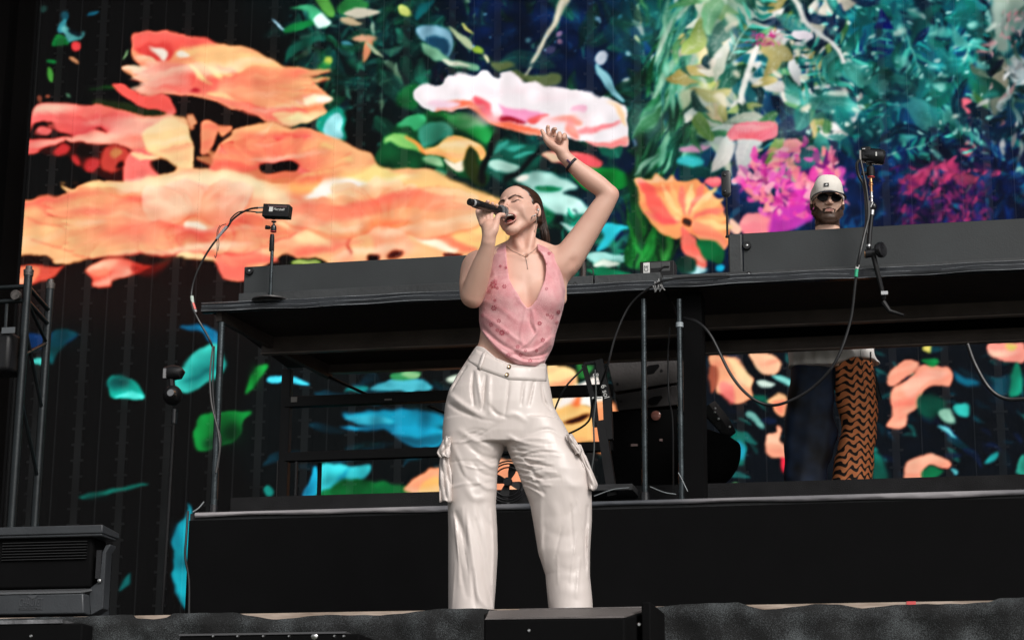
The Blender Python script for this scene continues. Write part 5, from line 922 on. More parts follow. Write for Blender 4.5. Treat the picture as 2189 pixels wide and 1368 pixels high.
build('white_tape', MB().tube([atY(410, 633, YC-.01), atY(411.5, 648, YC-.01)], .0085, 12), mat('pale_green_tape', (.50, .58, .52), .5), cn); build('coral_tape', MB().tube([atY(411.6, 648.5, YC-.01), atY(416, 662, YC-.01)], .0092, 12), mat('coral_tape', (.75, .16, .14), .5), cn); build('grey_end', MB().tube([atY(416.2, 662.5, YC-.01), atY(418, 668, YC-.01)], .0085, 12), mat('grey_heat_shrink', (.33, .32, .33), .4), cn)
# ---------------------------------------------------------------- stick camera on the middle of the table
sc_ = thing('stick_camera', 'slim black 360 camera upright on a thin stick at the grey board end', 'camera', atY(1555, 505, YF+.12))
a = atY(1553, 420, YF+.12); b = atY(1555, 506, YF+.12); build('stick', MB().tube([b-Vector((0, 0, 0)), a], [.0055, .0045], 10), BLK, sc_); build('stick_foot', MB().lathe(b-Vector((0, 0, .004)), [(0, .011), (.006, .009), (.012, .006)], (0, 0, 1), 12), BLK, sc_)
t0_, t1_ = atY(1553, 422, YF+.12), atY(1553.5, 366, YF+.12); d_ = (t1_-t0_).length; mb = MB(); w_ = .0245
ring_ = [(-.9, -.55), (-.9, .55), (-.6, .8), (.6, .8), (.9, .55), (.9, -.55), (.6, -.8), (-.6, -.8)]; v = []; lv = [(0, .35), (.04, .62), (.1, .95), (.16, 1), (.86, 1), (.95, .9), (1, .6)]
for h_, s_ in lv:
    for x_, y_ in ring_: v.append((t0_.x+x_*w_*s_, YF+.12+y_*w_*.6*s_, t0_.z+h_*d_))
f = [(i*8+j, i*8+(j+1) % 8, i*8+8+(j+1) % 8, i*8+8+j)[::-1] for i in range(6) for j in range(8)]+[tuple(range(8)), tuple(range(48, 56))[::-1]]
mkobj('camera_body', v, f, mat('charcoal_plastic', (.018, .019, .021), .42), sc_, angle=30)
for z_, y_ in ((.82, 0), (.2, 0)): build('lens', MB().ball((t0_.x-w_*.3, YF+.12-w_*.5, t0_.z+z_*d_), (.008, .004, .008)), BLKG, sc_)
# ---------------------------------------------------------------- small black device with the CE label
dv = thing('power_box', 'small black boxy device with white CE label on the table near her elbow', 'device', atY(1404, 590, YF+.2))
a, b = atY(1368, 588, YF+.2), atY(1441, 556, YF+.2); dz = b.z-a.z; a.z = ZD+Hr
build('case', MB().box((a.x, YF+.2, a.z), (b.x, YF+.3, b.z)), BLK, dv, bevel=.004)
y_ = YF+.199; wx_ = b.x-a.x
build('label', MB().box((a.x+.10*wx_, y_-.001, b.z-dz*.88), (a.x+.29*wx_, y_+.0005, b.z-dz*.10)), WHT, dv, bevel=.0008)
text('ce_mark', 'CE', dz*.42, (a.x+.195*wx_, y_-.0025, b.z-dz*.80), mat('dark_print', (.08, .08, .08), .5), dv, Matrix(((0, -1, 0), (0, 0, -1), (1, 0, 0))))
pm = mat('mid_grey_panel', (.055, .057, .058), .5); build('cover', MB().box((a.x+.31*wx_, y_-.0008, b.z-dz*.55), (a.x+.62*wx_, y_+.0005, b.z-dz*.1)), pm, dv, bevel=.001); build('cover', MB().box((a.x+.63*wx_, y_-.0008, b.z-dz*.80), (a.x+.88*wx_, y_+.0005, b.z-dz*.1)), pm, dv, bevel=.001)
build('lead', MB().tube(spline([(a.x+.86*wx_, y_-.004, b.z-dz*.5), (a.x+.7*wx_, y_-.006, b.z-dz*.5), (a.x+.58*wx_, y_-.004, b.z-dz*.75)], 5), .003, 6), RUB, dv)
cable([(1252, 608, YF+.15), (1266, 592, YF+.15), (1268, 580, YF+.15), (1263, 572, YF+.15)], .003, 'short black cable end sticking up beside the raised-arm side of the table')
tag(build('cable_stub', MB().tube([atY(1247, 605, YF+.12), atY(1248, 580, YF+.12), atY(1246, 560, YF+.12)], .010, 10), mat('brown_grey_stub', (.06, .045, .04), .5)), 'short brown black plug standing at the right end of the left board', 'plug')
# ---------------------------------------------------------------- camera on a jointed arm, right
YA = YF-.06
arm = thing('articulated_mount', 'black jointed mount with brass spigot and big knob clamped to the table', 'mount', atY(1880, 620, YA))
build('clamp_bar', MB().tube([atY(1867, 546, YA), atY(1878, 590, YA+.01), atY(1890, 640, YA+.03)], [.012, .011, .010], 10), BLK, arm)
build('clamp_lever', MB().tube([atY(1888, 645, YA+.03), atY(1902, 665, YA+.03), atY(1932, 674, YA+.02)], [.013, .010, .006], 8), BLK, arm)
build('clamp_screw', MB().box(tuple(atY(1884, 631, YA)-Vector((0, .01, 0))), tuple(atY(1898, 623, YA)+Vector((0, .01, 0)))), SIL, arm)
build('elbow', MB().cyl(atY(1850, 543, YA), atY(1872, 540, YA), .020, .019, 20), BLKG, arm); build('copper_ring', MB().cyl(atY(1848.5, 543, YA), atY(1850.5, 543, YA), .0185, None, 20), ORG, arm)
build('knob', MB().lathe(atY(1873, 537, YA), [(0, .012), (.008, .020), (.012, .034), (.026, .037), (.036, .034), (.040, .022), (.041, .006)], (.86, -.5, .05), 26), BLKG, arm)
build('lower_arm', MB().tube([atY(1857, 532, YA), atY(1859, 500, YA), atY(1864, 458, YA)], [.0115, .011, .0095], 14), mat('black_anodised_tube', (.03, .03, .032), .25, .5), arm)
build('collar', MB().tube([atY(1863.6, 460, YA), atY(1864.6, 450, YA)], .0125, 14), SIL, arm); build('joint', MB().ball(atY(1867, 442, YA), (.016, .014, .020)), BLKG, arm); build('joint_lever', MB().tube([atY(1861, 443, YA-.015), atY(1866, 432, YA-.015)], .004, 8), SIL, arm)
build('collar', MB().tube([atY(1856.6, 528, YA), atY(1856.8, 524, YA)], .0128, 14), SIL, arm)
bs = atY(1863.5, 432, YA)
L1 = (atY(1862, 381, YA)-bs).length
build('steel_spigot', MB().lathe(bs, [(0, .006), (L1*.15, .006), (L1*.18, .009), (L1*.24, .009), (L1*.27, .006), (L1*.42, .006)], (0, 0, 1), 14), SIL, arm)
build('brass_spigot', MB().lathe(bs, [(L1*.421, .008), (L1*.46, .008), (L1*.47, .0055), (L1*.68, .0065), (L1*.70, .0105), (L1*.74, .0105), (L1*.76, .0065), (L1*.82, .0085), (L1*.9, .006), (L1*1.0, .0065)], (0, 0, 1), 16), ORG, arm)
hb = atY(1862, 380, YA); build('red_ring', MB().lathe(hb, [(0, .017), (.003, .017)], (0, 0, 1), 18), mat('red_ring', (.6, .03, .04), .4), arm)
build('ball_head', MB().lathe(hb+Vector((0, 0, .0032)), [(0, .0175), (.03, .019), (.046, .018), (.05, .012), (.055, .006), (.07, .006)], (0, 0, 1), 20), BLK, arm); build('clamp_knob', MB().cyl(atY(1853, 371, YA), atY(1841, 371, YA), .008, .010, 12), BLK, arm)
v2 = thing('lens_camera', 'small black camera with a round lens on the jointed arm at the right', 'camera', atY(1862, 348, YA))
ca, cb = atY(1843, 332, YA), atY(1889, 337, YA); ax_ = (cb-ca).normalized()
build('lens_barrel', MB().lathe(ca, [(.0, .024), (.01, .032), (.03, .036), (.07, .037), (.095, .035), (.103, .028), (.104, .01)], ax_, 30), BLKG, v2)
build('camera_back', MB().box(tuple(atY(1842, 346, YA)+Vector((0, -.03, 0))), tuple(atY(1862, 317, YA)+Vector((0, .03, 0)))), BLK, v2, bevel=.006)
build('mount_foot', MB().box(tuple(atY(1852, 351, YA)+Vector((0, -.02, 0))), tuple(atY(1880, 343, YA)+Vector((0, .02, 0)))), BLK, v2, bevel=.002)
for x_, y_, w_, h_, m_ in ((1873, 330, .006, .020, WHT), (1846, 319, .012, .006, SIL), (1839, 332, .008, .046, mat('grey_boot', (.30, .28, .27), .5))):
    p = atY(x_, y_, YA-.037); build('plug_boot' if x_ == 1839 else 'mark', MB().obox(p, (w_, .006, h_)), m_, v2, bevel=.001)
cable([(1838, 342, YA-.03), (1832, 352, YA-.03), (1836, 375, YA-.02), (1848, 400, YA-.02), (1852, 440, YA-.02), (1852, 480, YA-.02), (1846, 510, YA-.03), (1841, 530, YA-.04)], .0075, 'pair of black cables running down beside the jointed arm', 8)
cable([(1840, 343, YA-.035), (1846, 372, YA-.035), (1853, 410, YA-.03), (1856, 450, YA-.03), (1853, 500, YA-.03)], .005, 'thinner black cable hugging the jointed arm', 8)
tag(build('cable_marker', MB().tube([atY(1834, 566, YF-.11), atY(1831.5, 575, YF-.11)], .0078, 12), WHT), 'white tape band on the cable below the jointed arm', 'tape'); tag(build('cable_marker', MB().tube([atY(1831.4, 576, YF-.11), atY(1829.8, 592, YF-.11)], .0082, 12), GRN), 'bright green tape band on the cable below the jointed arm', 'tape')
# ---------------------------------------------------------------- cabinet, strap and fixtures behind the table
YK = YBK+.15
cb_ = thing('moving_head_cabinet', 'tall dark grey speaker cabinet with curved grip slots under the table', 'cabinet', (atY(1360, 1000, YK).x, YK, ZR))
x0_, x1_, x2_, zt_ = atY(1289, 790, YK).x, atY(1450, 790, YK).x, atY(1310, 960, YK).x, zy(1400, 768, YK)
gm = mat('dark_warm_grey_shell', (.055, .050, .049), .45, .2, .2, 60, .25, 5)
zc_ = [zy(1350, 833, YK), zy(1350, 868, YK)]
build('upper_shell', MB().prism([(x0_, YK, zt_+.1), (x0_+.06, YK, zc_[0]-.01), (x1_, YK, zc_[0]+.03), (x1_, YK, zt_+.1)], (0, .4, 0)), gm, cb_, bevel=.004)
build('middle_shell', MB().prism([(x0_+.062, YK+.01, zc_[0]-.02), (x0_+.08, YK+.01, zc_[1]-.02), (x1_, YK+.01, zc_[1]), (x1_, YK+.01, zc_[0]+.02)], (0, .4, 0)), mat('darker_shell', (.022, .019, .019), .5, .1, .2, 60, .3, 5), cb_, bevel=.004)
build('lower_shell', MB().box((x0_+.03, YK+.02, ZR), (x1_, YK+.4, zc_[1]-.02)), MATTE, cb_)
for x_, y_, r_ in ((1392, 790, 22), (1400, 856, 20)):
    c = atY(x_, y_, YK-.002); k_ = r_/FPX*9.6; build('grip_slot', MB().prism([(c.x-k_*.9, c.y, c.z-k_*.3), (c.x-k_*.5, c.y, c.z-k_*.55), (c.x+k_*.3, c.y, c.z-k_*.45), (c.x+k_*.95, c.y, c.z+k_*.35), (c.x+k_*.8, c.y, c.z+k_*.6), (c.x-k_*.2, c.y, c.z+k_*.5), (c.x-k_*.8, c.y, c.z+k_*.2)], (0, .003, 0)), MATTE, cb_)
for x_, y_ in ((1320, 820), (1414, 792), (1327, 857)): c = atY(x_, y_, YK-.001); build('bolt', MB().lathe(c, [(0, .008), (.003, .006)], (0, -1, 0), 10), BLK, cb_)
for x_, y_, w_ in ((1356, 951, .036), (1413, 940, .016)): p = atY(x_, y_, YK+.015); build('small_label', MB().box((p.x-w_/2, p.y, p.z-.006), (p.x+w_/2, p.y+.003, p.z+.006)), mat('dull_pink_label', (.28, .19, .18), .5), cb_)
lp_ = atY(1402, 888, YK+.01); build('lamp_glass', MB().lathe(lp_, [(0, .026), (.004, .02), (.006, .005)], (0, -1, 0), 20), mat('reddish_glass', (.25, .10, .08), .1), cb_)
cl = thing('marked_clamp', 'pair of black clamp bars with white handwritten marks beside her hip', 'clamp', atY(1262, 900, YF+.3))
Yc = YF+.3
def bar(x0, y0, x1, y1, w_, m=BLK, par=cl, name='bar', Y=Yc): a, b = atY(x0, y0, Y), atY(x1, y1, Y); return build(name, MB().tube([a, b], w_, 4), m, par, smooth=False)
bar(1248, 780, 1268, 852, .016); bar(1281, 770, 1300, 862, .026); bar(1268, 850, 1274, 912, .020); bar(1298, 850, 1302, 940, .028); bar(1248, 778, 1285, 772, .010); bar(1285, 900, 1310, 1060, .030)
text('chalk_mark', '& s', .040, atY(1272, 797, Yc-.04), WHT, cl, Matrix(((0.26, .96, 0), (0, 0, -1), (-.96, .26, 0))).to_3x3()); text('chalk_mark', '6 sol', .036, atY(1289, 822, Yc-.04), WHT, cl, Matrix(((0.26, .96, 0), (0, 0, -1), (-.96, .26, 0))).to_3x3())
build('white_tie', MB().tube([atY(1266, 851, Yc-.03), atY(1286, 850, Yc-.03)], .005, 8), WHT, cl)
# floor fan between her legs
fn = thing('floor_fan', 'black round caged fan seen between the legs of the singer', 'fan', atY(1082, 1060, YF+.35)); fc = atY(1086, 1030, YF+.35); fr_ = .10
fcage = MB()
for r_ in (.10, .088, .07): fcage.tube([fc+Vector((r_*math.cos(t), -.004, r_*math.sin(t))) for t in np.linspace(0, 6.2832, 25)], .004, 5)
build('cage', fcage, BLK, fn); build('hub', MB().lathe(fc, [(0, .022), (-.02, .02)], (0, 1, 0), 16), BLK, fn)
for k in range(4):
    a = 2*math.pi*k/4+.9; R1 = [(.018, -.3), (.05, -.05), (.09, .10), (.092, .62), (.05, .75), (.018, .9)]
    build('blade', MB().add([fc+Vector((r_*math.cos(a+t), .02*t, r_*math.sin(a+t))) for r_, t in R1], [tuple(range(6))]), BLK, fn)
build('stand', MB().tube([fc-Vector((0, 0, .10)), Vector((fc.x, fc.y, ZR))], .012, 8), BLK, fn); build('stand_bar', MB().box((fc.x-.10, fc.y-.03, ZR+.001), (fc.x+.12, fc.y+.03, ZR+.035)), BLK, fn)
# flat case on the riser at the foot of the leg
p0, p1 = atY(1268, 1050, YF+.25), atY(1352, 1033, YF+.25); tag(build('flat_case', MB().box((p0.x-.06, YF+.25, p1.z-.03), (p1.x, YF+.5, p1.z)), mat('dark_grey_riser_top', (.03, .03, .032), .9), bevel=.003), 'flat dark grey case lying on the riser beside her knee', 'case')
# moving light right of the legs
ml = thing('stage_light', 'black moving head light with tilted round lens beside the middle table legs', 'stage light', (atY(1530, 1050, YBK).x, YBK, ZR))
hc_ = atY(1538, 985, YBK); axl = Vector((.75, -.25, -.45)).normalized()
build('head', MB().lathe(hc_-axl*.16, [(0, .08), (.03, .12), (.15, .135), (.20, .13), (.22, .10), (.23, .02)], axl, 28), MATTE, ml)
build('yoke', MB().tube([atY(1515, 870, YBK), atY(1545, 905, YBK), atY(1562, 930, YBK)], [.05, .045, .035], 6), BLKG, ml); build('base', MB().box((hc_.x-.2, YBK-.02, ZR), (hc_.x+.02, YBK+.25, ZR+.2)), MATTE, ml, bevel=.01)
for x_, y_ in ((1529, 873), (1528, 881), (1536, 895), (1560, 912)): build('metal_tip', MB().ball(atY(x_, y_, YBK-.06), .007, None, 8, 6), SIL, ml)
pl_ = MB().prism([atY(1466, 757, YF+.35), atY(1470, 770, YF+.35), atY(1487, 830, YF+.35), atY(1492, 832, YF+.35), atY(1487, 800, YF+.35), atY(1472, 756, YF+.35)], (0, .02, 0)); tag(build('leaning_panel', pl_, mat('grey_green_panel', (.10, .11, .10), .6)), 'narrow grey green panel leaning between the middle table legs', 'panel')
# ---------------------------------------------------------------- small lamp on a pole, left of the riser
YP = YR+.6
lp = thing('pole_lamp', 'small black spotlight on a thin pole in front of the turquoise leaf', 'spotlight', (atY(371, 1080, YP).x, YP, 0))
px_ = atY(372, 900, YP)
build('pole', MB().cyl((px_.x-.015, YP, 0), (px_.x, YP, px_.z+.06), .008, None, 10), BLK, lp); build('socket', MB().cyl((px_.x, YP, zy(372, 905, YP)), (px_.x, YP, zy(372, 875, YP)), .014, None, 12), BLKG, lp)
build('lamp_body', MB().ball(atY(369, 845, YP), (.050, .05, .052)), BLK, lp); build('lens_rings', MB().lathe(atY(369, 843, YP-.045), [(0, .020), (.01, .022), (.02, .018), (.03, .018)], (0, -1, .1), 20), mat('metal_rings', (.35, .35, .35), .25, .9), lp)
build('hood', MB().tube([atY(352, 797, YP), atY(368, 797, YP), atY(384, 796, YP), atY(391, 790, YP)], [.030, .040, .036, .02], 12), BLK, lp); build('hood_face', MB().obox(atY(352, 798, YP-.035), (.014, .01, .05)), mat('pale_face', (.25, .25, .26), .5), lp); build('bracket', MB().tube([atY(366, 806, YP), atY(368, 835, YP)], .018, 8), BLK, lp)
# ---------------------------------------------------------------- truss tower, left
YT = YR+.1
tr_ = thing('truss_tower', 'black steel truss tower at the left edge of the stage', 'truss', (atY(30, 1120, YT).x, YT, 0))
tg_ = mat('black_painted_truss', (.014, .018, .020), .32, .4, .1, 100, .3, 8)
def tp(px, py, Y=YT): return atY(px, py, Y)
b0 = tp(60, 600); b1 = tp(107, 620, YT+.35)
build('chord', MB().cyl((b0.x, YT, 0), (b0.x, YT, tp(61, 590).z), .021, None, 16), tg_, tr_)
build('chord', MB().cyl((b1.x, YT+.35, 0), (b1.x, YT+.35, tp(107, 618, YT+.35).z), .021, None, 16), tg_, tr_)
build('chord', MB().cyl((b0.x-.38, YT, 0), (b0.x-.38, YT, tp(61, 590).z), .021, None, 16), tg_, tr_)
for q in ((b0.x, YT, tp(61, 590).z), (b1.x, YT+.35, tp(107, 618, YT+.35).z)): build('coupler', MB().lathe(q, [(0, .024), (.03, .026), (.032, .018), (.05, .016)], (0, 0, 1), 14), mat('scuffed_coupler', (.10, .09, .085), .5, .6, .3, 200, .5, 60), tr_)
zt0, zt1 = tp(60, 612).z, tp(60, 642).z
for z_ in (zt0, zt1): build('cross_tube', MB().cyl((b0.x-.5, YT-.0, z_), (b0.x, YT, z_), .012, None, 12), tg_, tr_); build('cross_tube', MB().cyl((b0.x, YT, z_), (b1.x, YT+.35, z_-.03), .012, None, 12), tg_, tr_)
build('end_ring', MB().lathe(tp(36, 632, YT-.02), [(0, .018), (0, .025), (.02, .025), (.02, .018)], (0, -1, 0), 20), mat('scuffed_coupler', (.10, .09, .085), .5), tr_)
zn = tp(101, 733, YT+.35).z
for za, zb2 in ((zt1, zn), (zn, zn-.35), (zn-.35, zn-.7)): build('brace', MB().cyl((b0.x, YT, za), (b1.x, YT+.35, zb2), .009, None, 10), tg_, tr_)
build('brace', MB().cyl((b0.x, YT, zn-.15), (b1.x, YT+.35, zn), .009, None, 10), tg_, tr_); build('brace', MB().cyl(tp(15, 650), tp(12, 700), .009, None, 10), tg_, tr_)
bxx = tp(0, 720, YT-.1); hl_ = thing('hanging_lamp', 'dark lamp housing hanging inside the truss at the left frame edge', 'lamp', bxx); build('housing', MB().box((bxx.x-.3, YT-.08, tp(0, 800, YT).z), (tp(38, 720, YT).x, YT+.1, tp(0, 716, YT).z)), BLK, hl_, bevel=.02); build('plate', MB().obox(tp(18, 706, YT-.09), (.07, .004, .03)), mat('grey_bracket', (.14, .15, .16), .4, .5), hl_)
# ---------------------------------------------------------------- strobe light at the front left
YS = YE+.14
st_ = thing('strobe_light', 'dark grey stage strobe light in a U yoke standing at the front left corner', 'strobe light', (atY(100, 1318, YS).x, YS, 0))
gs = mat('dark_slate_plastic', (.038, .042, .047), .42, .1, .15, 150, .15, 8)
X = lambda px, py=1200: atY(px, py, YS).x
Zs = lambda py, px=110: atY(px, py, YS).z
xl_, xr_ = X(-90), X(226)
build('visor', MB().prism([(xl_, YS-.05, Zs(1128)), (xl_, YS-.05, Zs(1146)), (xl_, YS+.12, Zs(1146)), (xl_, YS+.12, Zs(1133))], (xr_-xl_, 0, 0)), gs, st_, bevel=.004)
build('visor_lower_lip', MB().box((xl_, YS-.045, Zs(1145)-.001), (xr_-.004, YS+.1, Zs(1134)-.012-.02)), gs, st_, bevel=.004)
build('head_shell', MB().box((X(-70), YS-.02, Zs(1258)), (X(200), YS+.12, Zs(1150))), MATTE, st_, bevel=.01)
for k in range(7): z_ = Zs(1160+k*6); build('cooling_fin', MB().box((X(10), YS-.030, z_-.0022), (X(190), YS-.015, z_)), mat('dull_black_fin', (.02, .02, .021), .5), st_)
build('base', MB().prism([(X(-90), YS-.09, Zs(1275)+.0), (X(198, 1275), YS-.09, Zs(1275)), (X(206), YS-.09, Zs(1318)), (X(-90), YS-.09, Zs(1318))], (0, .25, 0)), gs, st_, bevel=.006)
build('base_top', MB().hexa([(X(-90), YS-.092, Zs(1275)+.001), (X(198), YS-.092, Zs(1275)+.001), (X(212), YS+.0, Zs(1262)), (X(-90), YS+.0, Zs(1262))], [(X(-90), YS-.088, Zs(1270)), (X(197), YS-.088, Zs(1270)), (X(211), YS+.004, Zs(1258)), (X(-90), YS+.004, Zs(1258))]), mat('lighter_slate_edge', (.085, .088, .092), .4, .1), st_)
ym = MB(); ym.prism([(X(200), YS-.03, Zs(1262)), (X(207), YS-.03, Zs(1318)), (X(232), YS-.03, Zs(1304)), (X(232), YS-.03, Zs(1185)), (X(240), YS-.03, Zs(1172)), (X(240), YS-.03, Zs(1168)), (X(230), YS-.03, Zs(1171)), (X(224), YS-.03, Zs(1185)), (X(222), YS-.03, Zs(1245))], (0, .06, 0)); build('yoke_arm', ym, gs, st_, bevel=.003)
build('yoke_arm', MB().box((X(-20), YS-.03, Zs(1262)), (X(4), YS+.03, Zs(1178))), gs, st_, bevel=.004)
build('yoke_bolt', MB().lathe(atY(213, 1241, YS-.035), [(0, .009), (.006, .007), (.008, .003)], (0, -1, 0), 14), SIL, st_)
build('inner_plate', MB().box((X(211), YS-.025, Zs(1240)), (X(222), YS+.02, Zs(1180))), BLKG, st_)
emb = mat('embossed_slate', (.06, .064, .07), .4)
for nm_, tx_, hh_, zz_, sx_ in (('lettering', 'CHAUVET', 18, 1293, .50), ('small_lettering', 'PROFESSIONAL', 6, 1306, .98)): text(nm_, tx_, (Zs(1280)-Zs(1280+hh_))*1.35, (X(69), YS-.0915, Zs(zz_)), emb, st_, Matrix(((sx_, 0, 0), (0, 0, -1), (0, 1, 0))), ext=.001)
build('emblem', MB().prism([(X(85), YS-.0905, Zs(1278)), (X(109), YS-.0905, Zs(1278)), (X(97), YS-.0905, Zs(1286))], (0, -.002, 0)), emb, st_)
# road cases under and beside it, monitor wedge
kc = thing('road_case', 'black case with worn silver edge under the strobe light', 'case', (atY(80, 1330, YE-.1).x, YE-.12, -.9)); Yk = YE-.16
build('shell', MB().box((atY(-90, 1340, Yk).x, Yk, -1.2), (atY(176, 1340, Yk).x, Yk+.10, atY(100, 1332, Yk).z)), MATTE, kc, bevel=.006); build('edge_trim', MB().box((atY(-90, 1340, Yk).x, Yk-.004, atY(100, 1332, Yk).z), (atY(134, 1340, Yk).x, Yk+.10, atY(100, 1324, Yk).z)), mat('worn_aluminium', (.22, .22, .23), .4, .6, .4, 60, .5, 14), kc)
build('rivet', MB().lathe(atY(66, 1359, Yk), [(0, .007), (.004, .004)], (0, -1, 0), 8), SIL, kc)
k2 = thing('low_case', 'low black case with a row of studs at the bottom frame edge', 'case', (atY(580, 1360, YE-.45).x, YE-.45, -1)); Yk = YE-.5
build('shell', MB().box((atY(383, 1360, Yk).x, Yk, -1.4), (atY(768, 1360, Yk).x, Yk+.3, atY(560, 1356, Yk).z)), MATTE, k2, bevel=.006); build('edge_trim', MB().box((atY(383, 1360, Yk).x, Yk-.004, atY(560, 1356, Yk).z), (atY(740, 1360, Yk).x, Yk+.3, atY(560, 1352, Yk).z)), mat('grey_trim', (.10, .10, .105), .4, .3), k2)
for x_ in (456, 508, 563, 618, 672, 715, 735): build('stud', MB().lathe(atY(x_, 1359, Yk), [(0, .006 if x_ != 672 else .012), (.005, .003)], (0, -1, 0), 8), SIL, k2)
# wedge monitor, out in front of her feet
wm = thing('stage_monitor', 'black wedge stage monitor with a red label in front of her feet', 'stage monitor', (atY(1220, 1360, YE-.75).x, YE-.5, -1.5))
Ya, Yb_ = YE-.95, YE-.50
A0, A1 = atY(1036, 1324, Ya), atY(1335, 1320, Ya); B0, B1 = atY(1110, 1302, Yb_), atY(1400, 1296, Yb_)
sp = mat('grey_black_speaker_paint', (.11, .098, .095), .45, .1, .3, 120, .25, 8)
zbm = -1.5
build('cabinet', MB().hexa([(A0.x, Ya, zbm), (A1.x, Ya, zbm), (B1.x+.01, Yb_, zbm), (B0.x-.12, Yb_, zbm)], [(A0.x, Ya, A0.z), (A1.x, Ya, A1.z), (B1.x, Yb_, B1.z-.01), (B0.x-.12, Yb_, B1.z-.012)]), MATTE, wm, bevel=.006)
build('sloping_top', MB().hexa([A0+Vector((0, 0, .0005)), A1+Vector((0, 0, .0005)), (B1.x-.02, Yb_-.01, B1.z-.012), (B0.x-.1, Yb_-.01, B1.z-.012)], [A0+Vector((.003, .004, .006)), A1+Vector((-.003, .004, .006)), (B1.x-.02, Yb_-.01, B1.z-.004), (B0.x-.1, Yb_-.01, B1.z-.004)]), sp, wm)
build('rear_top', MB().box((atY(1110, 1302, Yb_).x, Yb_-.004, B1.z-.02), (B1.x+.0, Yb_+.1, atY(1300, 1297, Yb_).z)), sp, wm, bevel=.003)
p, q = atY(1190, 1307, Yb_-.005), atY(1259, 1303, Yb_-.005); build('red_label', MB().box((p.x, Yb_-.007, p.z), (q.x, Yb_-.0045, q.z)), mat('coral_label', (.60, .12, .09), .5), wm)
for x_, y_ in ((1131, 1347), (1366, 1334)): build('screw', MB().lathe(atY(x_, y_, Ya-.001), [(0, .006), (.003, .004)], (0, -1, 0), 8), SIL, wm)
build('side_handle', MB().box((B1.x-.0, Yb_-.3, zbm), (B1.x+.03, Yb_+.02, B1.z-.02)), MATTE, wm, bevel=.006)
# ---------------------------------------------------------------- bodies and cloth: smooth solids on a grid, then a quad surface
class Frame:                                       # a figure's own frame: x to the right of the picture, y away, z up
    def __init__(s, d): s.d = d; s.o = np.array(CAM+fh*d); s.o[2] = 0; s.rt, s.fh = np.array(rt), np.array(fh)
    def L(s, px, py, dy=0.): p = np.array(atd(px, py, s.d+dy))-s.o; return np.array([p@s.rt, p@s.fh, p[2]])
    def W(s, v): v = np.asarray(v, float); return s.o+v[..., :1]*s.rt+v[..., 1:2]*s.fh+v[..., 2:3]*np.array([0, 0, 1.])
    @property
    def px(s): return s.d/FPX/math.cos(PITCH)*.97   # metres per photo pixel, near enough for radii
def axis(segs):                                    # [(from, to, step)...] -> grid coordinates
    a = [segs[0][0]]
    for lo, hi, st_ in segs:
        n = max(1, int(round((hi-a[-1])/st_))); a += list(np.linspace(a[-1], hi, n+1)[1:])
    return np.array(a, np.float32)
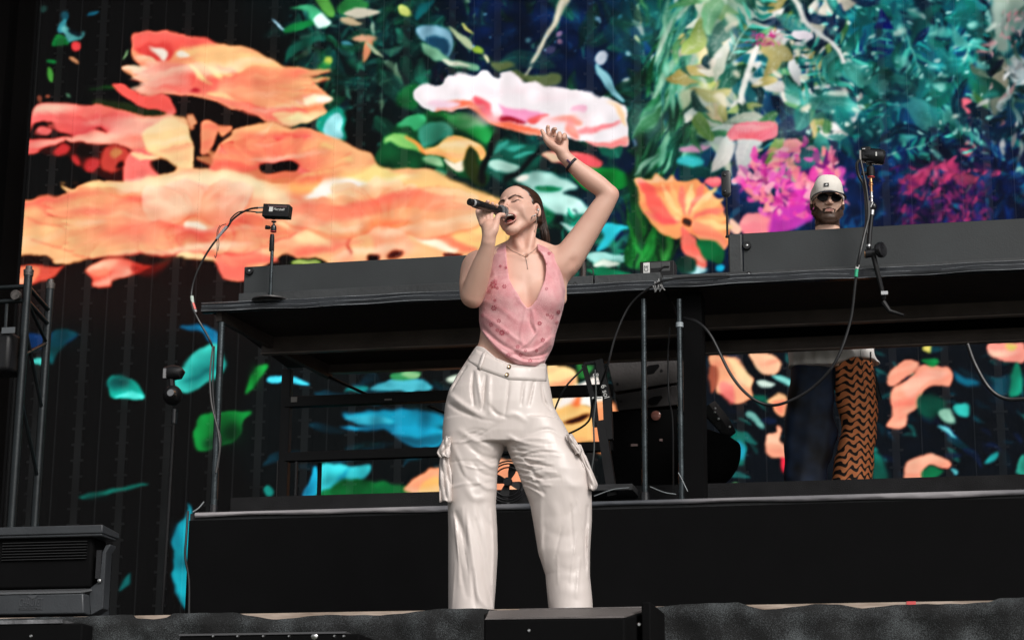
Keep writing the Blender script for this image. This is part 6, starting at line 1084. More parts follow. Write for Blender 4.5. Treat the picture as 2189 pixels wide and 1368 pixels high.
class Field:
    def __init__(s, xs, ys, zs, big=.15): s.x, s.y, s.z = xs, ys, zs; s.d = np.full((len(xs), len(ys), len(zs)), big, np.float32)
    def box(s, lo, hi):
        r = []
        for a, l, h in ((s.x, lo[0], hi[0]), (s.y, lo[1], hi[1]), (s.z, lo[2], hi[2])): i, j = np.searchsorted(a, l), np.searchsorted(a, h); r.append(slice(max(0, i-1), min(len(a), j+1)))
        sl_ = tuple(r); return sl_, s.x[sl_[0]][:, None, None], s.y[sl_[1]][None, :, None], s.z[sl_[2]][None, None, :]
    def un(s, lo, hi, fn, k):
        m = k+.012; sl_, X, Y, Zz = s.box([a-m for a in lo], [a+m for a in hi]); v = fn(X, Y, Zz); d = s.d[sl_]
        if v.size == 0: return
        h = np.maximum(k-np.abs(d-v), 0)/max(k, 1e-6); s.d[sl_] = np.minimum(d, v)-h*h*k*.25
    def cut(s, lo, hi, fn, k):
        m = k+.01; sl_, X, Y, Zz = s.box([a-m for a in lo], [a+m for a in hi]); v = -fn(X, Y, Zz); d = s.d[sl_]
        if v.size == 0: return
        h = np.maximum(k-np.abs(d-v), 0)/max(k, 1e-6); s.d[sl_] = np.maximum(d, v)+h*h*k*.25
    def cone(s, a, b, ra, rb, k=.01, cut=False):
        a, b = np.asarray(a, np.float32), np.asarray(b, np.float32); ab = b-a; L2 = float(ab@ab)+1e-9; r = max(ra, rb)
        def fn(X, Y, Zz):
            t = np.clip(((X-a[0])*ab[0]+(Y-a[1])*ab[1]+(Zz-a[2])*ab[2])/L2, 0, 1)
            return np.sqrt((X-a[0]-t*ab[0])**2+(Y-a[1]-t*ab[1])**2+(Zz-a[2]-t*ab[2])**2)-(ra+(rb-ra)*t)
        (s.cut if cut else s.un)(np.minimum(a, b)-r, np.maximum(a, b)+r, fn, k)
    def chain(s, pts, k=.01, sub=4):               # [(point, radius)...]: one even, tapering limb
        A = np.array([[*p, r] for p, r in pts]); A = crom(A, sub, False) if len(A) > 2 else A; A = A.astype(np.float32); rm = A[:, 3].max()
        def fn(X, Y, Zz):
            out = None
            for a, b in zip(A, A[1:]):
                ab = b[:3]-a[:3]; L2 = float(ab@ab)+1e-9
                t = np.clip(((X-a[0])*ab[0]+(Y-a[1])*ab[1]+(Zz-a[2])*ab[2])/L2, 0, 1)
                v = np.sqrt((X-a[0]-t*ab[0])**2+(Y-a[1]-t*ab[1])**2+(Zz-a[2]-t*ab[2])**2)-(a[3]+(b[3]-a[3])*t)
                out = v if out is None else np.minimum(out, v)
            return out
        s.un(A[:, :3].min(0)-rm, A[:, :3].max(0)+rm, fn, k)
    def ell(s, c, r, M=None, k=.01, cut=False):
        c = np.asarray(c, np.float32); M = np.eye(3) if M is None else np.asarray(M); R_ = max(r)
        def fn(X, Y, Zz):
            x, y, z = X-c[0], Y-c[1], Zz-c[2]
            u = x*M[0, 0]+y*M[1, 0]+z*M[2, 0]; v = x*M[0, 1]+y*M[1, 1]+z*M[2, 1]; w_ = x*M[0, 2]+y*M[1, 2]+z*M[2, 2]
            k0 = np.sqrt((u/r[0])**2+(v/r[1])**2+(w_/r[2])**2); k1 = np.sqrt((u/r[0]**2)**2+(v/r[1]**2)**2+(w_/r[2]**2)**2)+1e-6
            return k0*(k0-1)/k1
        (s.cut if cut else s.un)(c-R_, c+R_, fn, k)
    def slices(s, T, k=.01, n=2.2, disp=None):      # T rows: z, xl, xr, ycentre, ry  (z rising)
        T = np.array(sorted(T, key=lambda r: r[0]), np.float32)
        # smooth interpolation of the rows
        def fn(X, Y, Zz):
            z = Zz.ravel(); f_ = lambda c: np.interp(z, T[:, 0], T[:, c])[None, None, :]
            xl, xr, yc, ry = f_(1), f_(2), f_(3), f_(4); cx, rx = (xl+xr)/2, (xr-xl)/2
            q = ((np.abs(X-cx)/rx)**n+(np.abs(Y-yc)/ry)**n)**(1/n); d = (q-1)*np.minimum(rx, ry)
            d = np.maximum(d, np.maximum(T[0, 0]-Zz, Zz-T[-1, 0]))
            if disp is not None: d = d-disp(X, Y, Zz, yc)
            return d
        s.un((T[:, 1].min()-.03, (T[:, 3]-T[:, 4]).min()-.03, T[0, 0]), (T[:, 2].max()+.03, (T[:, 3]+T[:, 4]).max()+.03, T[-1, 0]), fn, k)
    def surface(s, smooth=1):
        d = s.d; S = d < 0
        S[0], S[-1], S[:, 0], S[:, -1] = False, False, False, False; S[:, :, 0] = False; S[:, :, -1] = False
        d = np.where(S, np.minimum(d, -1e-6), np.maximum(d, 1e-6))
        n = S[:-1, :-1, :-1].astype(np.int8)
        for o in ((1, 0, 0), (0, 1, 0), (0, 0, 1), (1, 1, 0), (1, 0, 1), (0, 1, 1), (1, 1, 1)):
            n += S[o[0]:S.shape[0]-1+o[0], o[1]:S.shape[1]-1+o[1], o[2]:S.shape[2]-1+o[2]]
        ci = np.argwhere((n > 0) & (n < 8)); idx = np.full(n.shape, -1, np.int32); idx[ci[:, 0], ci[:, 1], ci[:, 2]] = np.arange(len(ci))
        G = (s.x, s.y, s.z); acc = np.zeros((len(ci), 3)); cnt = np.zeros(len(ci))
        cor = [(0, 0, 0), (1, 0, 0), (0, 1, 0), (1, 1, 0), (0, 0, 1), (1, 0, 1), (0, 1, 1), (1, 1, 1)]
        for a in cor:
            for ax in range(3):
                if a[ax]: continue
                b = list(a); b[ax] = 1
                ia, ib = ci+a, ci+b; da = d[ia[:, 0], ia[:, 1], ia[:, 2]]; db = d[ib[:, 0], ib[:, 1], ib[:, 2]]
                m = (da < 0) != (db < 0); t = (da[m]/(da[m]-db[m]))[:, None]
                pa = np.stack([G[q][ia[m, q]] for q in range(3)], 1); pb = np.stack([G[q][ib[m, q]] for q in range(3)], 1)
                acc[m] += pa+(pb-pa)*t; cnt[m] += 1
        V = acc/cnt[:, None]; Fs = []
        for ax in range(3):
            sa = [slice(None)]*3; sb = [slice(None)]*3; sa[ax] = slice(0, -1); sb[ax] = slice(1, None)
            A_, B_ = S[tuple(sa)], S[tuple(sb)]; e = np.argwhere(A_ != B_)
            e = e[(e[:, (ax+1) % 3] > 0) & (e[:, (ax+2) % 3] > 0)]
            u, v = (ax+1) % 3, (ax+2) % 3; q = []
            for du, dv in ((0, 0), (1, 0), (1, 1), (0, 1)):
                c = e.copy(); c[:, u] -= du; c[:, v] -= dv; q.append(idx[c[:, 0], c[:, 1], c[:, 2]])
            q = np.stack(q, 1); fl = ~A_[e[:, 0], e[:, 1], e[:, 2]]; q[fl] = q[fl][:, ::-1]; Fs.append(q)
        Fq = np.vstack(Fs); Fq = Fq[(Fq >= 0).all(1)]
        for _ in range(smooth):
            A2 = np.zeros_like(V); c2 = np.zeros(len(V))
            for i in range(4):
                a, b = Fq[:, i], Fq[:, (i+1) % 4]
                for q in range(3): A2[:, q] += np.bincount(a, V[b, q], len(V))
                c2 += np.bincount(a, minlength=len(V))
                for q in range(3): A2[:, q] += np.bincount(b, V[a, q], len(V))
                c2 += np.bincount(b, minlength=len(V))
            V = V*.5+.5*A2/np.maximum(c2, 1)[:, None]
        return V, Fq
def relax(V, Fq, wgt, n):                          # extra smoothing where wgt is 1
    for _ in range(n):
        A2 = np.zeros_like(V); c2 = np.zeros(len(V))
        for i in range(4):
            a, b = Fq[:, i], Fq[:, (i+1) % 4]
            for q in range(3): A2[:, q] += np.bincount(a, V[b, q], len(V))+np.bincount(b, V[a, q], len(V))
            c2 += np.bincount(a, minlength=len(V))+np.bincount(b, minlength=len(V))
        V = V+(A2/np.maximum(c2, 1)[:, None]-V)*wgt[:, None]*.6
    return V
def tintmesh(o, cols, nm='tint'):
    a = o.data.color_attributes.new(nm, 'FLOAT_COLOR', 'POINT'); a.data.foreach_set('color', np.hstack([cols, np.ones((len(cols), 1))]).astype(np.float32).ravel())
def tintmat(name, rough, sss=0., bump=0., bscale=300, sheen=0., spec=.5, aniso=0.):
    m = mat(name, (.5, .5, .5), rough, 0, bump, bscale, 0, 1, spec, sheen, sss); n = m.node_tree
    a = n.nodes.new('ShaderNodeAttribute'); a.attribute_name = 'tint'; n.links.new(a.outputs['Color'], n.nodes['Principled BSDF'].inputs['Base Color']); return m
def heightmap(field, strokes, fr, dy=-.10):                  # strokes: (pixel points, width px, amplitude mm); returns disp(x,z)
    H = np.zeros((len(field.x), len(field.z)), np.float32); X = field.x[:, None]; Zz = field.z[None, :]
    for pts, wd, amp in strokes:
        P = [fr.L(p[0], p[1], dy)[[0, 2]] for p in pts]; P = crom(np.array(P), 5, False) if len(P) > 2 else np.array(P); w_ = wd*fr.px; m = 3*w_
        i0, i1 = np.searchsorted(field.x, [P[:, 0].min()-m, P[:, 0].max()+m]); j0, j1 = np.searchsorted(field.z, [P[:, 1].min()-m, P[:, 1].max()+m])
        x, z = X[i0:i1], Zz[:, j0:j1]; best = np.full((i1-i0, j1-j0), 9., np.float32); tt = np.zeros_like(best); n = len(P)-1
        if best.size == 0: continue
        for q, (a, b) in enumerate(zip(P, P[1:])):
            ab = b-a; t = np.clip(((x-a[0])*ab[0]+(z-a[1])*ab[1])/(ab@ab+1e-9), 0, 1); dd = np.hypot(x-a[0]-t*ab[0], z-a[1]-t*ab[1])
            c = dd < best; best[c] = dd[c]; tt[c] = ((q+t)/n)[c]
        H[i0:i1, j0:j1] += amp*.001*np.exp(-(best/w_)**2)*np.sin(np.pi*np.clip(tt*.86+.07, 0, 1))**.5
    return H
def bvh(o):
    from mathutils.bvhtree import BVHTree
    bpy.context.view_layer.update(); return BVHTree.FromObject(o, bpy.context.evaluated_depsgraph_get()), o.matrix_world.copy()
def hit(B, px, py, off=0.):                        # first point of a surface on a sight line, lifted by off; and its normal
    t, M = B; Mi = M.inverted(); o_ = Mi@CAM; dr = (Mi.to_3x3()@ray(px, py)).normalized(); p, nrm, i, dd = t.ray_cast(o_, dr)
    if p is None: return None, None
    p = M@p; nrm = (M.to_3x3()@nrm).normalized()
    if nrm.dot(ray(px, py)) > 0: nrm = -nrm
    return p+nrm*off, nrm
# ---------------------------------------------------------------- the singer
F = Frame(DW); L_ = F.L; u = F.px
singer = thing('person', 'woman in pink halter top and cream satin trousers singing with one arm raised', 'person', F.W([L_(1110, 1300)[0], 0, 0]))
def P(px, py, r, dy=0.): return (L_(px, py, dy), r*u)
def rotm(ax, a): return np.array(Matrix.Rotation(R(a), 3, ax))
HM = rotm('Y', -12)@rotm('Z', -33)@rotm('X', -17)      # head turned to her right, tipped back
HO = L_(1112, 462, -.015)                              # between the ears
def hp(x, y, z): return HO+HM@np.array([x, y, z])
x0, x1 = L_(965, 560)[0], L_(1335, 560)[0]
fx0, fx1 = L_(1018, 450)[0], L_(1215, 450)[0]
zf = lambda py: L_(1110, py)[2]
fb = Field(axis([(x0, fx0, .0034), (fx0, fx1, .0019), (fx1, x1, .0034)]), axis([(-.34, -.30, .004), (-.30, .03, .0023), (.03, .16, .0045)]),
           axis([(zf(880), zf(525), .0034), (zf(525), zf(385), .0019), (zf(385), zf(345), .003), (zf(345), zf(258), .0021)]))
B = fb
# torso under the top
TT = [(535, 1078, 1160, .035, .055), (548, 1052, 1182, .03, .072), (565, 1046, 1188, .02, .088), (600, 1046, 1192, .012, .10), (640, 1034, 1196, .01, .105), (690, 1030, 1188, .01, .098), (730, 1024, 1178, .012, .09), (760, 1012, 1166, .015, .09), (800, 990, 1160, .015, .1), (860, 970, 1170, .015, .1)]
B.slices([(zf(a), L_(b, a)[0], L_(c, a)[0], d, e) for a, b, c, d, e in TT], .01, 2.3)
for cx_, s_ in ((1088, 1), (1163, 1)): B.ell(L_(cx_, 640, -.065), (.058, .05, .062), k=.03)
B.cone(L_(1126, 590, -.104), L_(1127, 690, -.122), .006, .011, .02, cut=True)      # hollow between the breasts
# collar bones and shoulders
for a, b in (((1118, 549, -.062), (1060, 541, -.03)), ((1128, 549, -.062), (1180, 540, -.02))): B.cone(L_(*a), L_(*b), .007, .006, .026)
B.cone(L_(1128, 520, .02), L_(1186, 545, .02), .03, .034, .03); B.cone(L_(1108, 522, .02), L_(1050, 548, .02), .03, .03, .03)
# neck
B.chain([P(1112, 480, 25, .01), P(1116, 510, 26, .015), P(1120, 545, 29, .02)], .02)
B.chain([P(1143, 478, 7, .0), P(1137, 505, 7, -.022), P(1127, 547, 4, -.042)], .022)     # the long neck muscles
B.chain([P(1103, 512, 6, -.028), P(1112, 532, 5, -.034), P(1120, 547, 4, -.042)], .022)
B.ell(L_(1123, 547, -.062), (.009, .012, .010), k=.01, cut=True)
# raised arm (her left)
B.chain([P(1180, 572, 36, .015), P(1205, 563, 36, .01), P(1236, 521, 31, 0), P(1262, 482, 27.5, -.01), P(1284, 448, 25, -.02), P(1299, 425, 21.5, -.028), P(1303, 418, 20, -.03)], .022)
B.cone(L_(1306, 420, -.02), L_(1313, 416, -.02), 11.5*u, 8.5*u, .012)
B.chain([P(1302, 414, 19, -.03), P(1280, 397, 22, -.038), P(1258, 381, 22, -.045), P(1234, 361, 18.5, -.052), P(1215, 343, 15.5, -.058), P(1204, 332, 14.5, -.06)], .014)
B.cone(L_(1192, 585, .02), L_(1200, 640, .02), 20*u, 12*u, .03)                            # flank below the armpit
B.cone(L_(1226, 560, -.055), L_(1208, 585, -.06), .012, .010, .02, cut=True)
# right arm, folded up to the microphone
B.chain([P(1052, 560, 26, .02), P(1017, 563, 27, .01), P(1008, 598, 26.5, -.04), P(1009, 628, 26.5, -.09)], .02)
B.chain([P(1010, 634, 24, -.105), P(1017, 610, 26, -.125), P(1028, 575, 23, -.165), P(1039, 540, 17.5, -.205), P(1044, 518, 14.5, -.228)], .014)
B.cone(L_(1012, 640, -.10), L_(1014, 646, -.10), 13*u, 11*u, .016)
# raised hand
hw = L_(1204, 332, -.06)
for px_, py_, r_ in ((1178, 300, 8.5), (1187, 296, 8.5), (1198, 297, 8.5), (1208, 302, 8)): B.cone(L_(1203, 327, -.062), L_(px_, py_, -.058), 12*u, r_*u, .008)
B.chain([P(1198, 322, 11, -.072), P(1182, 311, 10.5, -.078), P(1170, 301, 7.5, -.075), P(1164, 290, 5.6, -.075), P(1158.6, 279.5, 3.8, -.07)], .007)
B.chain([P(1177.5, 300, 7, -.06), P(1173.5, 287, 5.6, -.055), P(1171, 277, 5, -.058), P(1171.5, 271.5, 4.3, -.064)], .004)
B.chain([P(1187, 297, 6.8, -.06), P(1183.5, 284, 5.6, -.07), P(1183.5, 278, 5.2, -.086), P(1187, 276.5, 4.4, -.098)], .004)
B.chain([P(1196.5, 296, 6.4, -.066), P(1196, 286.5, 5.4, -.088), P(1196, 292, 5, -.106), P(1196.4, 299.5, 4.4, -.1)], .003)
B.chain([P(1207.5, 300, 6, -.064), P(1207, 289, 5, -.084), P(1205.4, 293.5, 4.6, -.098), P(1204.6, 297.5, 4, -.094)], .003)
B.ell(L_(1191, 309, -.082), (.013, .007, .011), k=.008, cut=True)
# hand at the microphone
MB0, MB1 = L_(1003, 431.5, -.330), L_(1074, 454, -.165)        # butt and grille of the microphone
def mp(t, dx=0, dy=0, dz=0): return MB0+(MB1-MB0)*t+np.array([dx, dy, dz])
B.chain([P(1044, 516, 14, -.228), P(1046, 500, 16, -.226), P(1045, 486, 16.5, -.224)], .01)
B.chain([P(1046, 505, 12, -.24), P(1055, 492, 11, -.242), P(1060, 478, 8.5, -.235), P(1063.5, 465.5, 6.3, -.222), P(1069, 460, 5.4, -.212), P(1077, 459.5, 4.4, -.206)], .006)
for bx, by, m1, t1, r_ in (((1031, 478), 0, (1020.5, 452), (1027, 433), 5.4), ((1037, 476), 0, (1031, 452), (1042.6, 431), 5.5), ((1044, 474), 0, (1042, 452), (1052.5, 435.5), 5.3), ((1050, 474), 0, (1050, 456), (1061.5, 439), 5.0)) if False else \
    ((1031, 480, (1022, 455), (1025, 441), 5.3), (1036, 477, (1030, 452), (1043, 431.5), 5.4), (1043, 475, (1041, 453), (1053, 436), 5.2), (1050, 474, (1050, 457), (1062, 439.5), 4.9)):
    B.chain([P(bx, by, r_+1.6, -.222), P(m1[0], m1[1], r_+.3, -.214), P((m1[0]*.45+t1[0]*.55), (m1[1]*.45+t1[1]*.55), r_-.1, -.206), P(t1[0], t1[1], r_-.9, -.222)], .0035)
# ---- head
def he(c, r, k=.01, cut=False, M=None): B.ell(hp(*c), r, HM if M is None else HM@M, k, cut)
def hc(a, b, ra, rb, k=.008, cut=False): B.cone(hp(*a), hp(*b), ra, rb, k, cut)
he((0, .018, .046), (.073, .090, .083), .01)
he((0, -.030, .056), (.060, .056, .052), .025)
he((0, -.040, -.012), (.053, .050, .072), .02)
for s_ in (-1, 1):
    hc((s_*.055, .0, -.030), (s_*.017, -.058, -.090), .014, .014, .02)
    he((s_*.038, -.061, -.010), (.024, .022, .022), .018)
    hc((s_*.048, -.052, .006), (s_*.066, -.01, .0), .010, .010, .02)
    he((s_*.054, -.028, -.022), (.014, .036, .036), .02)
    hc((s_*.012, -.088, .036), (s_*.046, -.072, .040), .007, .006, .012)      # brow
    he((s_*.031, -.094, .021), (.016, .011, .0085), .012, True)                # socket
    he((s_*.031, -.0765, .019), (.0165, .0105, .0100), .006)                    # closed lid
    he((s_*.0095, -.100, -.013), (.0062, .008, .0055), .005)
    hc((s_*.0058, -.110, -.0190), (s_*.0070, -.103, -.0175), .0022, .0022, .002, True)
    hc((s_*.015, -.096, -.012), (s_*.036, -.084, -.038), .0032, .0030, .008, True); hc((s_*.036, -.084, -.038), (s_*.040, -.074, -.062), .0026, .0015, .008, True); hc((s_*.044, -.086, .028), (s_*.056, -.072, .020), .0015, .001, .004, True)   # fold from nose to mouth corner
hc((0, -.086, .032), (0, -.1080, -.006), .0055, .0068, .010); he((0, -.1085, -.0085), (.0074, .0078, .0068), .005)
he((0, -.064, -.096), (.020, .019, .017), .018)
he((0, -.076, -.040), (.032, .020, .020), .016)
for mx_, mz_, rx_, rz_ in ((.004, -.050, .0265, .0105), (.003, -.058, .0215, .0130), (.001, -.064, .0150, .0110)): he((mx_, -.096, mz_), (rx_, .027, rz_), .004, True)                     # open mouth
n_ = 22; lip = []
for i in range(n_):
    a = 2*math.pi*i/n_; zz = -.0545+(.0150 if math.sin(a) > 0 else .0215)*math.sin(a); yy_ = -.0945+.014*(abs(math.cos(a))**2)+(.006 if math.sin(a) < 0 else 0); lip.append(((.0285 if math.sin(a) > -.1 else .0285-.0075*abs(math.sin(a)))*math.cos(a)+.003, yy_, zz-.0035*abs(math.cos(a))*(math.sin(a) < 0)+.003*abs(math.cos(a))**3))
for i in range(n_):
    a = 2*math.pi*i/n_; w1 = .0032 if math.sin(a) < 0 else .0022; w1 *= .75+.25*abs(math.sin(a))
    hc(lip[i], lip[(i+1) % n_], w1, w1, .0025)
# ears
for s_ in (1, -1):
    Me = rotm('X', 12)@rotm('Z', s_*-18)
    he((s_*.0755, .010, .004), (.0075, .0165, .029), .005, M=Me)
    he((s_*.083, .006, .004), (.006, .0095, .017), .004, True, M=Me)
    he((s_*.079, .001, -.014), (.005, .006, .006), .004)
V, Q = B.surface(1)
_zh = zf(520); wgt = np.ones(len(V)); wgt[(np.linalg.norm(V-HO, axis=1) < .14)] = 0; wgt[(V[:, 2] > zf(330)) & (V[:, 0] < L_(1222, 300)[0])] = .0; wgt[(V[:, 0] < L_(1082, 500)[0]) & (V[:, 1] < -.18) & (V[:, 2] > zf(505))] = 0
V = relax(V, Q, wgt, 14)
# skin colour by place: lips, mouth, lids, brows, blush
H = (V-HO)@HM                                           # head coordinates of every vertex
skin = np.array([.72, .445, .345]); C = np.tile(skin, (len(V), 1))
def put(c, r, col, amt, soft=.35):
    q = np.sqrt(((H[:, 0]-c[0])/r[0])**2+((H[:, 1]-c[1])/r[1])**2+((H[:, 2]-c[2])/r[2])**2); m = np.clip((1-q)/soft, 0, 1)*amt; C[:] = C*(1-m[:, None])+np.array(col)*m[:, None]
for s_ in (-1, 1): put((s_*.042, -.07, -.012), (.03, .03, .028), (.66, .33, .25), .5, .9); put((s_*.031, -.083, .026), (.02, .014, .010), (.46, .24, .18), .5, .8)
put((0, -.11, -.006), (.016, .016, .014), (.64, .32, .25), .6, .9)
lipd = np.full(len(V), 9.); near = np.where((np.abs(H[:, 0]) < .05) & (H[:, 1] < -.06) & (H[:, 2] > -.10) & (H[:, 2] < -.02))[0]
for i in range(n_):
    a, b = np.array(lip[i]), np.array(lip[(i+1) % n_]); ab = b-a; q = H[near]-a; t = np.clip(q@ab/(ab@ab), 0, 1); lipd[near] = np.minimum(lipd[near], np.linalg.norm(q-t[:, None]*ab, axis=1))
m = np.clip((.0044-lipd)/.0018, 0, 1)[:, None]; C = C*(1-m)+np.array([.52, .21, .18])*m
q = np.sqrt(((H[:, 0]-.003)/.0250)**2+((H[:, 2]+.0565)/.0160)**2); m = (np.clip((1.0-q)/.12, 0, 1)*(H[:, 1] > -.0925)*(H[:, 1] < -.05))[:, None]; C = C*(1-m)+np.array([.035, .008, .008])*m
def hline(pts, wd, col, amt=1., ymax=-.04):
    d = np.full(len(V), 9.); nn = np.where((H[:, 1] < ymax) & (H[:, 2] > 0) & (H[:, 2] < .07))[0]
    for a, b in zip(pts, pts[1:]):
        a, b = np.array(a), np.array(b); ab = b-a; q = H[nn][:, [0, 2]]-a; t = np.clip(q@ab/(ab@ab), 0, 1); d[nn] = np.minimum(d[nn], np.linalg.norm(q-t[:, None]*ab, axis=1))
    m = (np.clip((wd-d)/(wd*.5), 0, 1)*amt)[:, None]; C[:] = C*(1-m)+np.array(col)*m
for s_ in (-1, 1):
    hline([(s_*.010, .0290), (s_*.021, .0345), (s_*.036, .0395), (s_*.052, .0340)], .0036, (.05, .022, .014), .95)
    hline([(s_*.012, .0310), (s_*.024, .0375), (s_*.036, .0425)], .0034, (.05, .022, .014), .9)
    hline([(s_*.017, .0150), (s_*.025, .0125), (s_*.035, .0130), (s_*.049, .0190)], .0022, (.03, .012, .010), 1)
he_ = (H[:, 1] > -.2) & (np.abs(H[:, 0]) < .1) & (H[:, 2] > -.1)
mm = (np.sqrt(((np.abs(H[:, 0])-.079)/.010)**2+((H[:, 1]-.006)/.012)**2+((H[:, 2]-.002)/.018)**2) < 1) & (np.abs(H[:, 0]) < .0805); C[mm] = C[mm]*np.array([.75, .55, .5])
for (px_, py_, dy_, r_, am) in ((1314, 416, -.03, .05, .45), (1008, 645, -.10, .06, .4), (1190, 305, -.08, .05, .35), (1045, 480, -.23, .05, .35), (1228, 560, -.04, .05, .25), (1120, 515, -.04, .05, .30), (1046, 440, -.2, .04, .4)):
    q = np.clip(1-np.linalg.norm(V-L_(px_, py_, dy_), axis=1)/r_, 0, 1)[:, None]*am; C = C*(1-q)+np.array([.66, .30, .22])*q
_f = .5+.5*np.sin(V[:, 0]*41+np.sin(V[:, 2]*33)*2)*np.sin(V[:, 2]*47+np.sin(V[:, 1]*39)*2); C = C*(1-.06*_f[:, None]*np.array([.4, 1, 1.1]))
body = mkobj('body', F.W(V), Q, None, singer, angle=0)
fl = V[:, 2] < zf(500)
tintmesh(body, C); body.data.materials.append(tintmat('fair_skin', .46, .05, .12, 420, spec=.45))
BB = bvh(body)
# ---- mouth: teeth and tongue
tm = mat('tooth_enamel', (.82, .78, .70), .25); tb = MB()
for i in range(8):
    a = (i-3.5)/3.5; x_ = .0215*math.sin(a*1.1)+.004; y_ = -.0935+.011*a*a; M = Matrix(HM.tolist()); c = F.W(hp(x_, y_+.001, -.0432)); fm = Matrix(((rt.x, fh.x, 0), (rt.y, fh.y, 0), (0, 0, 1)))
    tb.obox(c, (.0056, .0045, .0104-.0016*abs(a)), fm@M@Matrix.Rotation(-a*.5, 3, 'Z'))
build('teeth', tb, tm, singer, bevel=.0008)
tg = MB(); tg.ball(F.W(hp(.004, -.078, -.0675)), (.014, .014, .006), Matrix(((rt.x, fh.x, 0), (rt.y, fh.y, 0), (0, 0, 1)))@Matrix(HM.tolist())); build('tongue', tg, mat('tongue', (.35, .08, .07), .35), singer)
# ---- hair
hx = F.px*75; hl, hh = HO-.135, HO+.15
fa = Field(axis([(hl[0], hh[0], .0024)]), axis([(hl[1], hh[1], .0024)]), axis([(hl[2], hh[2], .0024)]))
fa.ell(hp(0, .018, .046), (.0758, .0945, .0862), HM, .01); fa.ell(hp(0, -.026, .056), (.0622, .0575, .0545), HM, .025); fa.ell(hp(0, .050, -.01), (.062, .055, .055), HM, .02)
# hairline: keep only what lies behind it
def hairline(X, Y, Zz):
    x, y, z = X-HO[0], Y-HO[1], Zz-HO[2]; a = x*HM[0, 0]+y*HM[1, 0]+z*HM[2, 0]; b = x*HM[0, 1]+y*HM[1, 1]+z*HM[2, 1]; c = x*HM[0, 2]+y*HM[1, 2]+z*HM[2, 2]
    hl_ = .909*b+.416*c+.0105-.006*np.cos(a*60)*(c > .05)+.0015*np.sin(c*260)*(c < .08)-.55*np.maximum(0, np.abs(a)-.052)
    ear = .022-np.sqrt((b-.012)**2+((c-.0)*.72)**2)         # the ears stay free
    low = c+.030-.25*np.maximum(b-.03, 0)                                          # nape
    return np.minimum(np.minimum(hl_, low), np.where(np.abs(a) > .05, -ear, 9))
fa.cut(hl, hh, hairline, .003)
Vh, Qh = fa.surface(1)
hairm = bpy.data.materials.new('dark_brown_hair'); hairm.use_nodes = True; _n = hairm.node_tree; _b = _n.nodes['Principled BSDF']; _L = _n.links.new
_b.inputs['Roughness'].default_value = .34; _b.inputs['Specular IOR Level'].default_value = .5; _tc = _n.nodes.new('ShaderNodeTexCoord'); _no = _n.nodes.new('ShaderNodeTexNoise'); _no.inputs['Scale'].default_value = 160; _L(_tc.outputs['Object'], _no.inputs['Vector'])
_cr = _n.nodes.new('ShaderNodeValToRGB'); _cr.color_ramp.elements[0].color = (.014, .007, .005, 1); _cr.color_ramp.elements[1].color = (.075, .036, .022, 1); _L(_no.outputs[0], _cr.inputs[0]); _L(_cr.outputs[0], _b.inputs['Base Color'])
hair = mkobj('hair', F.W(Vh), Qh, hairm, singer, angle=0)
# strands combed back over it to the tie, then the tail
rs = random.Random(3); sb = MB(); tie = hp(0, .118, .045)
for i in range(260):
    ph = rs.uniform(-1.45, 1.45); s0 = np.array([.0795*math.sin(ph), -.058+.045*abs(math.sin(ph))**1.5, .100*math.cos(ph)*.75+.028]); pts = []
    for k in range(8):
        t = k/7; q = s0*(1-t)+np.array([0, .112, .048])*t; c0 = np.array([0, .018, .046]); d = q-c0; rr = np.array([.0758, .0945, .0862])+.0012+rs.uniform(0, .0008)
        q = c0+d/np.sqrt(((d/rr)**2).sum()); pts.append(F.W(HO+HM@q))
    sb.tube(pts, [.0004, .0011, .0012, .0012, .0012, .0012, .0012, .001], 3, False)
build('combed_strands', sb, hairm, singer, angle=0)['kind'] = 'stuff'
pt = MB(); path = [tie, L_(1151, 446, .10), L_(1158, 468, .085), L_(1163, 492, .075), L_(1167, 516, .085), L_(1170, 545, .09)]
for i in range(150):
    a = rs.uniform(0, 6.283); q = math.sqrt(rs.random()); wv = rs.uniform(0, 6.28); pts = []
    for k, c in enumerate(path):
        r_ = (.008, .014, .015, .016, .016, .009)[k]*q; pts.append(F.W(c+np.array([r_*math.cos(a)+.0015*math.sin(wv+k), r_*math.sin(a), .004*math.sin(wv)*k])))
    pt.tube(spline([Vector(p) for p in pts], 3), .0017, 3, False)
o = build('ponytail', pt, hairm, singer, angle=0)
fz = MB()
for i in range(26):
    s0 = hp(.070+rs.uniform(-.004, .004), rs.uniform(-.015, .03), rs.uniform(.02, .075)) if i < 12 else hp(rs.uniform(.03, .07), rs.uniform(.04, .08), rs.uniform(-.05, -.01)); d_ = HM@np.array([rs.uniform(.002, .010), rs.uniform(.01, .03), rs.uniform(-.02, .006)])
    fz.tube([F.W(s0), F.W(s0+d_*.6+np.array([.002, 0, .002])), F.W(s0+d_*1.3)], [.0007, .0006, .0003], 3, False)
build('flyaway_strands', fz, hairm, singer, angle=0)
build('hair_tie', MB().ball(F.W(tie), .017, None, 12, 8), mat('black_elastic', (.01, .01, .01), .7), singer)
